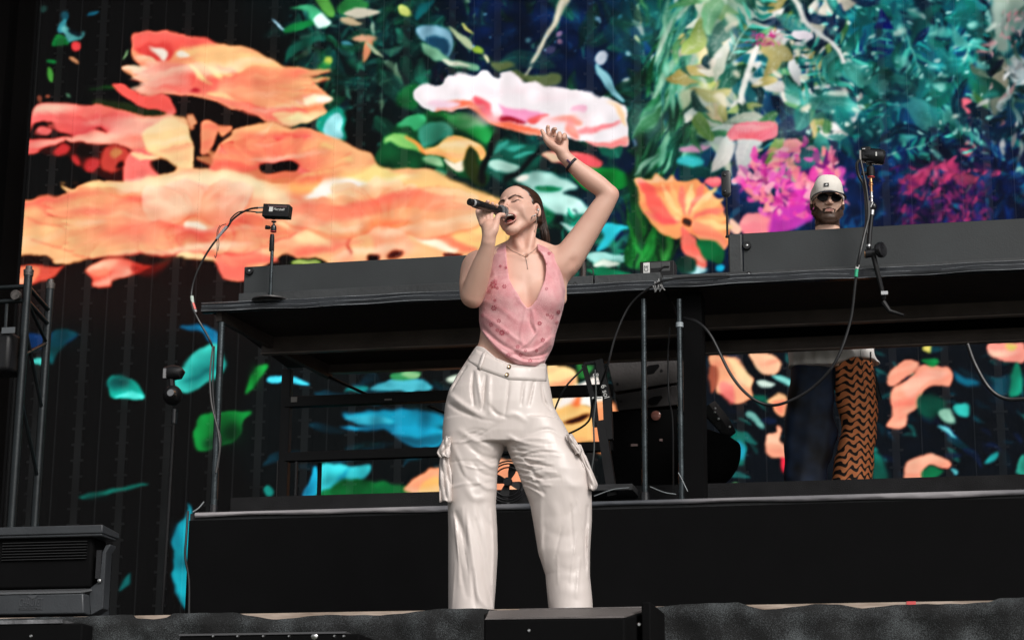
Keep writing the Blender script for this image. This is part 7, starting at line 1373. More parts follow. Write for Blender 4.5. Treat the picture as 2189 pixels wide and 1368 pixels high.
def polycut(field, poly, y0, y1, k=.002, dy0=0.):            # cuts a prism through the front of the cloth
    Pp = np.array([F.L(p[0], p[1], p[2] if len(p) > 2 else dy0)[[0, 2]] for p in poly]); n = len(Pp)
    def fn(X, Y, Zz):
        x, z = X[:, 0, :], Zz[0][None, 0, :] if False else Zz[:, 0, :]; d = np.full((x.shape[0], z.shape[1]), 1e9); ins = np.zeros(d.shape, bool)
        for i in range(n):
            a, b = Pp[i], Pp[(i+1) % n]; ab = b-a; t = np.clip(((x-a[0])*ab[0]+(z-a[1])*ab[1])/(ab@ab), 0, 1); d = np.minimum(d, np.hypot(x-a[0]-t*ab[0], z-a[1]-t*ab[1]))
            c = ((a[1] > z) != (b[1] > z)) & (x < (b[0]-a[0])*(z-a[1])/(b[1]-a[1]+1e-12)+a[0]); ins ^= c
        s2 = np.where(ins, -d, d)[:, None, :]; return np.maximum(s2, np.maximum(y0-Y, Y-y1)).astype(np.float32)
    field.cut((Pp[:, 0].min(), y0, Pp[:, 1].min()), (Pp[:, 0].max(), y1, Pp[:, 1].max()), fn, k)
# ---- trousers
tx0, tx1 = L_(925, 900)[0], L_(1285, 900)[0]
ft = Field(axis([(tx0, tx1, .0034)]), axis([(-.16, .17, .0042)]), axis([(zf(1325), zf(735), .0034)]))
PEL = [(741, 1014, 1150, .012, .098), (769, 999, 1167, .012, .104), (790, 985, 1170, .012, .110), (805, 975, 1172, .012, .114), (836, 959, 1178, .012, .120), (868, 951, 1184, .012, .124), (900, 948, 1201, .012, .122), (930, 946, 1216, .012, .118), (952, 947, 1226, .012, .11)]
LL = [(900, 949, 1092, .012, .105), (930, 947, 1087, .015, .106), (960, 948, 1077, .018, .104), (995, 951, 1064, .02, .10), (1079, 957, 1060, .02, .095), (1130, 958, 1063, .02, .096), (1179, 958, 1064, .02, .098), (1250, 958, 1060, .02, .10), (1310, 958, 1055, .02, .105), (1326, 958, 1055, .02, .105)]
RL = [(900, 1085, 1201, .0, .105), (930, 1080, 1217, -.004, .106), (950, 1080, 1226, -.008, .108), (985, 1094, 1246, -.014, .106), (1012, 1107, 1257, -.018, .104), (1049, 1121, 1264, -.018, .10), (1079, 1133, 1265, -.014, .096), (1112, 1139, 1265, -.01, .092), (1179, 1150, 1261, -.004, .09), (1229, 1167, 1261, 0, .09), (1279, 1171, 1266, 0, .095), (1326, 1175, 1269, 0, .10)]
def rows(T): return [(zf(a), L_(b, a)[0], L_(c, a)[0], d, e) for a, b, c, d, e in T]
z2 = lambda z_, pts: [(Z[z_][0]+x*Z[z_][2], Z[z_][1]+y*Z[z_][2]) for x, y in pts]
strk = []
def sk(z_, pts, w_, a): strk.append((z2(z_, pts), w_, a))
# pleats below the waistband and folds over the hips (traced from zoom 5)
for pts, w_, a in (([(845, 1010), (838, 1120), (850, 1230)], 3.0, -7), ([(868, 1010), (880, 1120), (900, 1230)], 4, 5), ([(925, 1040), (915, 1140), (905, 1260)], 2.6, -7), ([(950, 1050), (945, 1160), (950, 1280)], 4, 4),
                   ([(1075, 1080), (1062, 1200), (1045, 1310)], 2.2, -4), ([(1170, 1080), (1160, 1160), (1150, 1230)], 2.6, -4), ([(1235, 1070), (1215, 1160), (1200, 1230)], 2.6, -5), ([(1285, 1080), (1300, 1180), (1340, 1240)], 3, -5),
                   ([(800, 960), (745, 1040), (705, 1110)], 2.2, -5), ([(700, 1150), (760, 1210), (830, 1260), (900, 1300)], 6, 5), ([(690, 1200), (750, 1250), (840, 1300)], 4, -4), ([(1000, 1330), (1100, 1290), (1180, 1330)], 6, 3), ([(950, 1240), (1000, 1290), (1060, 1310)], 4, -4)): sk(5, pts, w_, a)
# thighs and knees (zoom 8)
for pts, w_, a in (([(760, 20), (860, 90), (960, 130)], 6, 4), ([(800, 100), (900, 180), (1000, 180)], 5, -4), ([(880, 200), (960, 240), (1010, 210)], 5, 5), ([(840, 220), (900, 290), (985, 300)], 4, -3), ([(720, 120), (760, 220), (800, 330)], 5, 3), ([(740, 200), (780, 300), (850, 370)], 4, -3), ([(860, 330), (930, 380), (985, 370)], 5, 4),
                   ([(1080, 90), (1150, 150), (1220, 170), (1330, 170)], 3, -4), ([(1070, 60), (1180, 110), (1300, 130)], 4, 4), ([(1130, 150), (1200, 230), (1320, 260)], 3.4, -4), ([(1150, 190), (1240, 280), (1370, 300)], 3.4, 4), ([(1190, 240), (1270, 330), (1400, 330)], 3, -4), ([(1200, 300), (1260, 370), (1340, 380)], 3.4, 4), ([(1230, 330), (1280, 400), (1300, 420)], 3, -3),
                   ([(1420, 60), (1330, 20), (1200, 50)], 4, -3), ([(1500, 120), (1540, 220), (1590, 330)], 4, 3), ([(1420, 340), (1500, 380), (1570, 350)], 9, 2), ([(1480, 420), (1500, 500), (1450, 560)], 8, -2), ([(1350, 480), (1380, 580), (1340, 680)], 10, 2.5), ([(1300, 640), (1400, 700), (1500, 690)], 9, -1.6), ([(1330, 770), (1450, 800), (1560, 760)], 11, 1.6), ([(1370, 880), (1480, 920), (1560, 880)], 9, -1.6), ([(1350, 1060), (1420, 980), (1500, 1000)], 9, -1.4), ([(1420, 1040), (1500, 1060), (1580, 1030)], 10, 1.6),
                   ([(1280, 420), (1280, 700), (1310, 950), (1335, 1120)], 5, 3), ([(1580, 500), (1570, 700), (1572, 900)], 3, -4), ([(1590, 620), (1582, 760), (1585, 950)], 3, 4),
                   ([(780, 520), (820, 700), (850, 900), (880, 1080), (950, 1160)], 7, 6), ([(730, 540), (770, 640), (800, 760)], 5, -5), ([(700, 560), (740, 760), (760, 1000)], 6, 3), ([(860, 600), (900, 800), (930, 1000), (960, 1110)], 7, -5), ([(960, 520), (975, 760), (968, 1000), (972, 1150)], 3, 4), ([(880, 440), (900, 560), (960, 640)], 8, -4), ([(800, 380), (850, 450), (930, 440)], 8, 4),
                   ([(730, 700), (760, 900), (800, 1080)], 5, -3), ([(845, 920), (850, 1060), (860, 1160)], 4, -3)): sk(8, pts, w_, a)
_r = random.Random(9)
for i in range(46):                                    # fine drag lines: from the crotch across both thighs, and down the shins
    if i < 16: x, y, a_ = _r.uniform(1085, 1120), _r.uniform(945, 1030), _r.uniform(-.15, .55); l_ = _r.uniform(40, 110)
    elif i < 28: x, y, a_ = _r.uniform(1020, 1070), _r.uniform(900, 1040), _r.uniform(2.6, 3.5); l_ = _r.uniform(35, 90)
    elif i < 38: x, y, a_ = _r.uniform(965, 1050), _r.uniform(1060, 1200), _r.uniform(1.35, 1.65); l_ = _r.uniform(60, 140)
    else: x, y, a_ = _r.uniform(1160, 1240), _r.uniform(1060, 1200), _r.uniform(1.3, 1.8); l_ = _r.uniform(50, 120)
    strk.append(([(x, y), (x+l_*.5*math.cos(a_), y+l_*.5*math.sin(a_)+_r.uniform(-5, 5)), (x+l_*math.cos(a_), y+l_*math.sin(a_))], _r.uniform(1.6, 3.0), _r.choice((-1, 1))*_r.uniform(1.4, 3)))
for k in range(7): strk.append(([(1085, 955+k*9), (1120+k*3, 962+k*13), (1165, 966+k*15)], 2.2, -3.2)); strk.append(([(1086, 959+k*9), (1122+k*3, 967+k*13), (1160, 972+k*15)], 2.2, 2.6))
HT = heightmap(ft, strk, F)*1.3
def dispT(X, Y, Zz, yc):
    i0 = np.searchsorted(ft.x, X.ravel()[0]-1e-6); j0 = np.searchsorted(ft.z, Zz.ravel()[0]-1e-6); h = HT[i0:i0+X.shape[0], j0:j0+Zz.shape[2]][:, None, :]
    return h*np.clip((yc-Y)/.03+.3, 0, 1)
ft.slices(rows(PEL), .02, 2.25, dispT); ft.slices(rows(LL), .006, 2.15, dispT); ft.slices(rows(RL), .006, 2.15, dispT)
# cut along the tilted waist
polycut(ft, [(930, 690), (990, 762), (1004, 762), (1019, 743), (1035, 751), (1060, 764, -.09), (1094, 776.5, -.105), (1130, 779, -.09), (1167, 778), (1230, 776), (1240, 690)], -.3, .3)
Vt, Qt = ft.surface(2); Vt = relax(Vt, Qt, np.ones(len(Vt)), 1)
sat = bpy.data.materials.new('cream_satin'); sat.use_nodes = True; _n = sat.node_tree; _b = _n.nodes['Principled BSDF']; _L = _n.links.new
_b.inputs['Base Color'].default_value = (.66, .588, .552, 1); _b.inputs['Roughness'].default_value = .36; _b.inputs['Specular IOR Level'].default_value = .5; _b.inputs['Sheen Weight'].default_value = .15; _b.inputs['Sheen Roughness'].default_value = .3
_tc = _n.nodes.new('ShaderNodeTexCoord'); _no = _n.nodes.new('ShaderNodeTexNoise'); _no.inputs['Scale'].default_value = 7; _no.inputs['Detail'].default_value = 3; _no.inputs['Distortion'].default_value = .6; _mp = _n.nodes.new('ShaderNodeMapping'); _mp.inputs['Scale'].default_value = (1.4, 1.4, .6); _L(_tc.outputs['Object'], _mp.inputs[0]); _L(_mp.outputs[0], _no.inputs['Vector'])
_bp = _n.nodes.new('ShaderNodeBump'); _bp.inputs['Strength'].default_value = .12; _bp.inputs['Distance'].default_value = .03; _L(_no.outputs[0], _bp.inputs['Height']); _L(_bp.outputs[0], _b.inputs['Normal'])
tr = mkobj('trousers', F.W(Vt), Qt, sat, singer, angle=0); TB = bvh(tr)
# waistband: a band standing 3 mm proud of the trousers
def band(name, pxs, top, bot, B_, m, off, parent, nseg=60):
    v = []; f = []; ok = []
    for i in range(nseg+1):
        px_ = pxs[0]+(pxs[1]-pxs[0])*i/nseg; col = []
        for j in range(5):
            py_ = top(px_)+(bot(px_)-top(px_))*j/4; p, nr = hit(B_, px_, py_, off if 0 < j < 4 else off*.5)
            q_ = 0
            while p is None and j == 0 and q_ < 8: q_ += 1; p, nr = hit(B_, px_, py_+q_, off*.5)
            if p is None: col = None; break
            col.append(p)
        if col: ok.append(col)
    for c in ok: v += c
    for i in range(len(ok)-1):
        for j in range(4): f.append((i*5+j, i*5+j+1, i*5+j+6, i*5+j+5))
    o = mkobj(name, [tuple(q) for q in v], f, m, parent, angle=0); return o
wt = lambda x: np.interp(x, [1000, 1018, 1094, 1167], [737, 743.5, 777, 778.5]); wb = lambda x: np.interp(x, [998, 1029, 1088, 1164, 1175], [769, 791, 812, 815.5, 816])
o = band('waistband', (1001, 1168), lambda x: 3+max(wt(x), np.interp(x, [998, 1018], [768, 743])), wb, TB, sat, .0012, singer)
sd_ = o.modifiers.new('thick', 'SOLIDIFY'); sd_.thickness = .0025; sd_.offset = -1
for x_, y_ in ((1088.5, 784.5), (1084, 801.5)):
    p, nr = hit(TB, x_, y_, .004); b_ = MB().lathe(p, [(0, .0075), (.003, .0078), (.0042, .006), (.0036, .0045)], nr, 18); build('button', b_, mat('brass_button', (.35, .25, .16), .25, 1), singer)
for xa, ya, xb, yb in ((1034, 752, 1021, 790), (1163, 777, 1164, 812)):
    lp = MB(); w0 = 3.2
    q = [hit(TB, xa+(xb-xa)*t, ya+(yb-ya)*t, .0075 if .05 < t < .95 else .003) for t in np.linspace(0, 1, 6)]; q2 = [hit(TB, xa+w0*2+(xb-xa)*t, ya+2+(yb-ya)*t, .0075 if .05 < t < .95 else .003) for t in np.linspace(0, 1, 6)]
    if all(a[0] is not None for a in q+q2):
        v = [tuple(a[0]) for a in q]+[tuple(a[0]) for a in q2]; o = mkobj('belt_loop', v, [(i, i+1, i+7, i+6) for i in range(5)], sat, singer); s_ = o.modifiers.new('t', 'SOLIDIFY'); s_.thickness = .0025
# cargo pocket flaps standing off the sides
def flap(rowsp, d0, name='pocket_flap', ph=0., amp=.010):     # rows (py, left px, right px): a rippled sheet of cloth
    T = np.array(rowsp, float); n = 26; m = 14; v = []
    for i in range(n+1):
        py_ = T[0, 0]+(T[-1, 0]-T[0, 0])*i/n; a_, b_ = np.interp(py_, T[:, 0], T[:, 1]), np.interp(py_, T[:, 0], T[:, 2])
        for j in range(m+1):
            t = j/m; px_ = a_+(b_-a_)*t; v.append(tuple(F.W(L_(px_, py_+1.8*math.sin(t*9+ph)*(i == n), d0+amp*math.sin(t*7+i*.22+ph)+.5*amp*math.sin(t*15-i*.35+ph)-.02*math.sin(math.pi*t)))))
    o = mkobj(name, v, [(i*(m+1)+j, i*(m+1)+j+1, (i+1)*(m+1)+j+1, (i+1)*(m+1)+j) for i in range(n) for j in range(m)], sat, singer, angle=0); q = o.modifiers.new('t', 'SOLIDIFY'); q.thickness = .003
flap([(966, 942, 962), (1000, 940, 964), (1040, 939, 966), (1072, 939, 967)], -.035, 'cargo_pocket', 1., .012)
flap([(933, 951, 962), (950, 944, 963), (968, 934, 962), (977, 940, 960)], -.062, 'pocket_flap', 0., .008)
flap([(950, 1226, 1242), (975, 1238, 1252), (1005, 1248, 1264), (1035, 1254, 1277), (1047, 1258, 1273)], -.060, 'cargo_pocket', 2., .009)
flap([(928, 1210, 1222), (945, 1218, 1232), (962, 1226, 1243), (970, 1231, 1241)], -.085, 'pocket_flap', .5, .006)
# shoes, out of sight behind the stage edge
for x_, dy_ in ((1006, 0), (1220, -.02)):
    c = F.W(L_(x_, 1322, dy_)); s_ = MB(); s_.ball((c[0]-fh.x*.0, c[1]-fh.y*.0, .026), (.035, .085, .024)); build('shoe', s_, WHT, singer)
# ---- halter top
txl, txr = L_(1015, 640)[0], L_(1220, 640)[0]
fg = Field(axis([(txl, txr, .0026)]), axis([(-.17, .13, .0034)]), axis([(zf(800), zf(515), .0026)]))
TP = [(522, 1070, 1160, .03, .055), (533, 1058, 1179, .025, .07), (540, 1055, 1185, .02, .082), (550, 1050, 1195, .015, .095), (582, 1046, 1202, .008, .112), (600, 1043, 1205, .005, .118), (623, 1034, 1209, .0, .125), (655, 1024, 1205, .0, .128), (687, 1024, 1196, .0, .126), (713, 1027, 1188, .0, .122), (742, 1028, 1182, .0, .118), (769, 1035, 1167, .0, .112), (792, 1045, 1162, .0, .10)]
strk = []
for pts, w_, a in (([(1180, 620), (1170, 700), (1150, 780), (1160, 850)], 4, 3), ([(1230, 640), (1240, 720), (1250, 770), (1180, 850), (1120, 880)], 3.5, 5), ([(1210, 640), (1205, 700), (1235, 770)], 3, -5), ([(1290, 500), (1230, 600), (1200, 640)], 5, 2), ([(930, 560), (1020, 620), (1120, 700)], 6, 2.5), ([(900, 640), (1000, 720), (1100, 800), (1180, 850)], 5, 3), ([(900, 700), (960, 780), (1040, 850), (1120, 890)], 4, -5), ([(900, 740), (960, 820), (1040, 900), (1130, 940)], 4, 4),
                   ([(1120, 900), (1200, 920), (1290, 890), (1360, 820)], 3, -7), ([(1110, 880), (1200, 890), (1280, 850), (1370, 760)], 4, 5), ([(1100, 930), (1180, 955), (1280, 940), (1350, 880)], 3.5, 5), ([(1110, 905), (1180, 935), (1260, 930)], 2.6, -6), ([(1400, 600), (1370, 700), (1360, 800)], 5, -3), ([(1260, 620), (1330, 680), (1380, 660)], 5, 2), ([(960, 300), (980, 420), (960, 540)], 5, 2), ([(1100, 480), (1130, 560), (1190, 620)], 4, 3), ([(1310, 300), (1290, 450), (1210, 620)], 4, 3), ([(1380, 320), (1400, 430), (1420, 520)], 5, 3)): strk.append((z2(5, pts), w_, a))
HG = heightmap(fg, strk, F)
def dispG(X, Y, Zz, yc):
    i0 = np.searchsorted(fg.x, X.ravel()[0]-1e-6); j0 = np.searchsorted(fg.z, Zz.ravel()[0]-1e-6); return HG[i0:i0+X.shape[0], j0:j0+Zz.shape[2]][:, None, :]*np.clip((yc-Y)/.03+.3, 0, 1)
fg.slices([(zf(a), L_(b, a)[0], L_(c, a)[0], d, e) for a, b, c, d, e in TP], .01, 2.3, dispG)
for cx_ in (1087, 1165): fg.ell(L_(cx_, 638, -.075), (.060, .058, .062), k=.035)
polycut(fg, [(1081, 500), (1082, 527), (1084, 560), (1088.5, 597), (1096, 615), (1106, 630), (1116, 648), (1127, 661), (1136, 657), (1146, 645), (1156, 622), (1164, 601), (1167, 580), (1167, 558), (1161, 541), (1150, 526), (1149, 500)], -.3, .2, dy0=-.105)
# armholes and the diagonal hem
polycut(fg, [(1040, 505), (1075, 522), (1059, 536), (1050, 552), (1046.5, 575), (1030, 590), (1000, 520)], -.3, .3)
polycut(fg, [(1150, 505), (1160, 527), (1178.5, 534), (1195, 550), (1202, 582), (1206, 600), (1230, 600), (1230, 500)], -.3, .3)
polycut(fg, [(1010, 670), (1024.5, 690), (1029.5, 713), (1040, 727, -.03), (1056, 743, -.07), (1070, 753, -.09), (1085, 763, -.10), (1100, 774, -.11), (1123, 786.5, -.115), (1145, 780, -.10), (1164, 769, -.06), (1176, 752), (1182, 739), (1215, 700), (1230, 830), (1000, 830)], -.3, .3)
Vg, Qg = fg.surface(1); print('top', len(Vg), time.time()-T0)
pink = bpy.data.materials.new('pink_beaded_chiffon'); pink.use_nodes = True; _n = pink.node_tree; _b = _n.nodes['Principled BSDF']; _L = _n.links.new; _b.inputs['Roughness'].default_value = .5; _b.inputs['Sheen Weight'].default_value = .2
_tc = _n.nodes.new('ShaderNodeTexCoord'); _no = _n.nodes.new('ShaderNodeTexNoise'); _no.inputs['Scale'].default_value = 22; _no.inputs['Detail'].default_value = 3; _L(_tc.outputs['Object'], _no.inputs['Vector'])
_cr = _n.nodes.new('ShaderNodeValToRGB'); _cr.color_ramp.elements[0].position = .35; _cr.color_ramp.elements[0].color = (.66, .27, .29, 1); _cr.color_ramp.elements[1].position = .65; _cr.color_ramp.elements[1].color = (.76, .40, .41, 1); _L(_no.outputs[0], _cr.inputs[0]); _L(_cr.outputs[0], _b.inputs['Base Color'])
_vo = _n.nodes.new('ShaderNodeTexVoronoi'); _vo.inputs['Scale'].default_value = 260; _L(_tc.outputs['Object'], _vo.inputs['Vector']); _bp = _n.nodes.new('ShaderNodeBump'); _bp.inputs['Strength'].default_value = .3; _bp.inputs['Distance'].default_value = .002; _L(_vo.outputs[0], _bp.inputs['Height']); _L(_bp.outputs[0], _b.inputs['Normal'])
top = mkobj('halter_top', F.W(Vg), Qg, pink, singer, angle=0); GB = bvh(top)
# beads, red sequin flowers
rs = random.Random(11); bd = MB(); bw = MB()
def tinyball(mb, c, r):
    c = Vector(c); mb.add([c+Vector((r, 0, 0)), c-Vector((r, 0, 0)), c+Vector((0, r, 0)), c-Vector((0, r, 0)), c+Vector((0, 0, r)), c-Vector((0, 0, r))], [(0, 2, 4), (2, 1, 4), (1, 3, 4), (3, 0, 4), (2, 0, 5), (1, 2, 5), (3, 1, 5), (0, 3, 5)])
for i in range(42):
    for j in range(60):
        px_ = 1024+i*4.5+(j % 2)*2.2; py_ = 535+j*4.3+i*.9
        if rs.random() < .45: continue
        p, nr = hit(GB, px_+rs.uniform(-.8, .8), py_+rs.uniform(-.8, .8), .001)
        if p is None: continue
        q, _nr = hit(BB, px_, py_)
        if q is not None and (q-CAM).length < (p-CAM).length: continue
        tinyball(bw if rs.random() < .55 else bd, p, rs.uniform(.0007, .0014))
build('pearl_beads', bw, mat('pearl_bead', (.86, .64, .62), .2), singer, angle=0)['kind'] = 'stuff'
build('pink_beads', bd, mat('pink_bead', (.72, .36, .38), .2), singer, angle=0)['kind'] = 'stuff'
redm = mat('dark_pink_sequin', (.48, .085, .12), .4); red2 = mat('mid_pink_sequin', (.62, .2, .24), .35)
flw = [(5, 1020, 340, 8), (5, 975, 460, 22), (5, 985, 440, 16), (5, 1055, 350, 8), (5, 1045, 470, 14), (5, 978, 608, 18), (5, 905, 655, 12), (5, 1010, 690, 14), (5, 960, 715, 14), (5, 1030, 765, 18), (5, 1065, 765, 12), (5, 1000, 750, 12), (5, 1270, 705, 14), (5, 1290, 812, 14), (5, 1345, 665, 16), (5, 1390, 632, 13), (5, 1320, 650, 10), (5, 1130, 855, 13), (5, 1070, 910, 15), (5, 1150, 905, 13), (5, 1210, 945, 14), (5, 1315, 485, 10), (5, 1310, 320, 12), (5, 1350, 245, 10), (5, 1330, 260, 10), (5, 985, 560, 9), (5, 1380, 700, 10), (5, 930, 820, 12), (5, 1180, 880, 10), (5, 1250, 880, 10), (5, 950, 500, 12), (5, 1000, 480, 10)]
for i, (z_, x_, y_, s_) in enumerate(flw):
    (cx_, cy_), = z2(z_, [(x_, y_)]); s_ = s_*Z[z_][2]*1.15; mb = MB(); a0 = rs.uniform(0, 1)
    for k in range(6 if i % 3 else 8):
        a = a0+2*math.pi*k/(6 if i % 3 else 8); pts = []
        for (rr, sd) in ((.22, 0), (.6, .24), (1, .0), (.6, -.24)):
            p, nr = hit(GB, cx_+s_*(rr*math.cos(a)-sd*math.sin(a)), cy_+s_*(rr*math.sin(a)+sd*math.cos(a)), .0016); pts.append(p)
        if any(p is None for p in pts): continue
        if max((p-pts[0]).length for p in pts) > .03: continue
        mb.add(pts, [(0, 1, 2, 3)])
    if mb.v: build('sequin_flower', mb, redm if i % 4 != 2 else red2, singer)
# ---- necklace, ring, earring, wristband, in-ear piece
def onskin(pts, off=.0015, n=6):
    out = []
    for x, y in crom(np.array(pts, float), n, False):
        p, nr = hit(BB, x, y, off)
        if p is not None: out.append(p)
    return out
silv = mat('silver_chain', (.35, .31, .28), .3, .9)
nk = MB(); nk.tube(onskin([(1083, 527), (1095, 537), (1110, 544), (1123, 549), (1135, 541), (1147, 529)]), .0009, 5); nk.tube(onskin([(1123, 549), (1126, 562), (1128, 575)]), .0009, 5)
tinyball(nk, onskin([(1123.5, 549), (1124, 550)], .003, 1)[0], .0028); tinyball(nk, onskin([(1128, 575), (1128, 576)], .003, 1)[0], .0025); build('necklace', nk, silv, singer)
iem = MB(); ep = hp(.0815, .003, -.003); iem.ball(F.W(ep), (.0055, .0055, .0085)); build('in_ear_monitor', iem, mat('clear_grey_shell', (.42, .40, .37), .12, .4), singer)
er = MB(); e0 = [F.W(L_(*q)) for q in ((1136, 466.5, -.088), (1138, 462.5, -.092), (1142, 462, -.094), (1145, 459, -.092), (1148.5, 459.5, -.086), (1150, 455, -.080))]; er.tube(e0, [.0022, .003, .0024, .0032, .0024, .002], 6)
for q in e0[::2]: tinyball(er, q, .0042)
build('earring', er, mat('polished_silver', (.85, .82, .78), .12, 1), singer)
build('ear_cable', MB().tube([F.W(L_(*q)) for q in ((1147, 462, -.05), (1146, 480, -.045), (1143, 495, -.03), (1145, 512, .0))], .0012, 5), mat('clear_cable', (.4, .33, .28), .3), singer)
build('thin_cable', MB().tube([F.W(L_(*q)) for q in ((1081.5, 503, -.06), (1082, 515, -.07), (1081.5, 530, -.07))], .0008, 4), silv, singer)
wbm = mat('patterned_festival_wristband', (.012, .01, .016), .6); wc = MB(); pts = []
wa, wn = Vector(F.W(L_(1216, 352, -.056))), Vector(F.W(L_(1236, 371, -.056)))-Vector(F.W(L_(1204, 338, -.056)))
wn.normalize(); e1 = wn.orthogonal().normalized(); e2 = wn.cross(e1); v = []; f = []; nW = 40; rW = 18.3*u
wax = (Vector(F.W(L_(1230, 343, -.056)))-Vector(F.W(L_(1212, 364, -.056)))).normalized(); wn2 = wn-wax*wn.dot(wax); wn2.normalize(); wd = wn2.cross(wax)
wc0 = Vector(F.W(L_(1222, 353, -.057)))
for i in range(nW):
    a = 2*math.pi*i/nW; q = wax*math.cos(a)*rW+wd*math.sin(a)*rW*.98
    for s_ in (-1, 1): v.append(tuple(wc0+q+wn2*s_*.0055))
f = [(2*i, 2*((i+1) % nW), 2*((i+1) % nW)+1, 2*i+1) for i in range(nW)]
o = mkobj('wristband', v, f, wbm, singer); s2_ = o.modifiers.new('t', 'SOLIDIFY'); s2_.thickness = .0015
for x_, y_, c_ in ((1226, 344, (.5, .3, .6)), (1231, 341, (.6, .3, .5)), (1234, 339.5, (.3, .25, .5))):
    p, nr = hit(bvh(o), x_, y_, .0008)
    if p is not None: build('band_print', MB().obox(p, (.005, .0012, .006), Matrix((wax, wd, wn2)).transposed() if False else None), mat('purple_print_%d' % int(x_), c_, .6), o) if False else None
kn = MB(); q = [onskin([a, b], .003, 1) for a, b in (((1213, 343), (1220, 349)), ((1220, 349), (1226, 345)))]
kn.tube(onskin([(1212.5, 342), (1216, 346), (1220, 349)], .004, 3), [.004]*len(onskin([(1212.5, 342), (1216, 346), (1220, 349)], .004, 3)), 5); build('wristband_tail', kn, mat('purple_black_ribbon', (.10, .05, .12), .6, 0, 0, 60, .9, 300), singer)
rg = MB(); rg.lathe(F.W(L_(1183.5, 291.5, -.067)), [(-.0015, .0098), (.0015, .0098)], Vector(F.W(L_(1183.5, 284, -.07)))-Vector(F.W(L_(1187, 297, -.06))), 16); build('ring', rg, mat('polished_silver', (.85, .82, .78), .12, 1), singer)
# ---------------------------------------------------------------- microphone in her hand
m0, m1 = Vector(F.W(MB0)), Vector(F.W(MB1)); ax = (m1-m0); Lm = ax.length
mic = thing('microphone', 'black handheld wireless microphone with a grey grille held by the singing woman', 'microphone', m0)
build('body', MB().lathe(m0, [(.028, .0150), (.03, .0165), (.05, .0172), (.09, .0162), (Lm*.62, .0150), (Lm*.80, .0165), (Lm*.86, .0195), (Lm*.885, .0195)], ax, 28), BLKG, mic)
build('end_cap', MB().lathe(m0, [(0, .0118), (.002, .0135), (.017, .0140), (.0175, .0130)], ax, 24), BLK, mic)
build('band_ring', MB().lathe(m0, [(.0176, .0139), (.0275, .0142)], ax, 24), mat('grey_label_band', (.45, .45, .46), .4), mic)
grm = mat('grey_steel_grille', (.34, .35, .36), .42, .6, .9, 900, .1, 900)
build('grille', MB().lathe(m0, [(Lm*.885, .0190), (Lm*.90, .0235), (Lm*.95, .0252), (Lm*1.0, .0250), (Lm*1.05, .0225), (Lm*1.085, .0170), (Lm*1.105, .0090), (Lm*1.112, .002)], ax, 28), grm, mic)
build('grille_band', MB().lathe(m0, [(Lm*.935, .0252), (Lm*.937, .0262), (Lm*.955, .0264), (Lm*.957, .0254)], ax, 28), mat('dark_metal_band', (.2, .2, .21), .35, .9), mic)
# ---------------------------------------------------------------- the man behind the table
G = Frame(10.3); g = G.L; ug = G.px
dj = thing('person', 'bearded man in white cap and sunglasses with one navy and one orange wavy trouser leg', 'person', (G.W(g(1780, 1050))[0], G.W(g(1780, 1050))[1], ZR))
GM = rotm('Y', 1)@rotm('Z', -2)@rotm('X', 3); GO = g(1768.5, 441, -.0)
zg = lambda py: g(1780, py)[2]
bx0, bx1 = g(1660, 700)[0], g(1890, 700)[0]
fd = Field(axis([(bx0, bx1, .0036)]), axis([(-.36, -.16, .008), (-.16, .16, .0036)]), axis([(zg(800), zg(500), .006), (zg(500), zg(385), .0026)]))
def gq(x, y, z): return GO+GM@np.array([x, y, z])
def ge(c, r, k=.01, cut=False): fd.ell(gq(*c), r, GM, k, cut)
def gc(a, b, ra, rb, k=.008, cut=False): fd.cone(gq(*a), gq(*b), ra, rb, k, cut)
ge((0, .018, .045), (.078, .095, .080)); ge((0, -.030, .045), (.066, .058, .05), .02); ge((0, -.035, -.020), (.060, .052, .072), .02); ge((0, -.070, -.078), (.028, .022, .022), .02)
for s_ in (-1, 1):
    gc((s_*.062, 0, -.035), (s_*.026, -.062, -.078), .020, .020, .02); ge((s_*.040, -.060, -.005), (.024, .022, .022), .02); ge((s_*.080, .010, .008), (.009, .018, .031), .004); gc((s_*.012, -.088, .034), (s_*.044, -.074, .036), .008, .007, .01); ge((s_*.014, -.102, -.010), (.009, .010, .008), .006)
gc((0, -.086, .032), (0, -.116, -.006), .0085, .0115, .01); gc((-.020, -.094, -.040), (.020, -.094, -.040), .0045, .0045, .004); gc((-.019, -.094, -.049), (.019, -.094, -.049), .0052, .0052, .003)
fd.cone(gq(0, .02, -.04), g(1770, 520, .03), .060, .066, .02)
fd.cone(g(1770, 525, .03), g(1700, 545, .03), .06, .05, .04); fd.cone(g(1770, 525, .03), g(1842, 545, .03), .06, .05, .04)
fd.slices([(zg(790), g(1705, 790)[0], g(1850, 790)[0], .02, .11), (zg(700), g(1705, 700)[0], g(1845, 700)[0], .02, .11), (zg(600), g(1700, 600)[0], g(1850, 600)[0], .02, .12), (zg(540), g(1695, 540)[0], g(1852, 540)[0], .03, .09)], .03)
for s_, x_ in ((-1, 1684), (1, 1860)): fd.chain([(g(x_, 555, .03), .05), (g(x_+s_*8, 620, .02), .043), (g(x_+s_*10, 672, -.03), .038), (g(x_-s_*10, 660, -.20), .030), (g(x_-s_*22, 655, -.29), .026), (g(x_-s_*24, 656, -.34), .02)], .02)
Vd, Qd = fd.surface(1); Hd = (Vd-GO)@GM
Cd = np.tile(np.array([.80, .50, .38]), (len(Vd), 1))
ax_ = np.abs(Hd[:, 0]); z_ = Hd[:, 2]
jaw = (z_ < -.052-.10*np.maximum(0, .030-ax_)+np.maximum(0, ax_-.030)*1.1) & (z_ > -.108) & (Hd[:, 1] < .015)
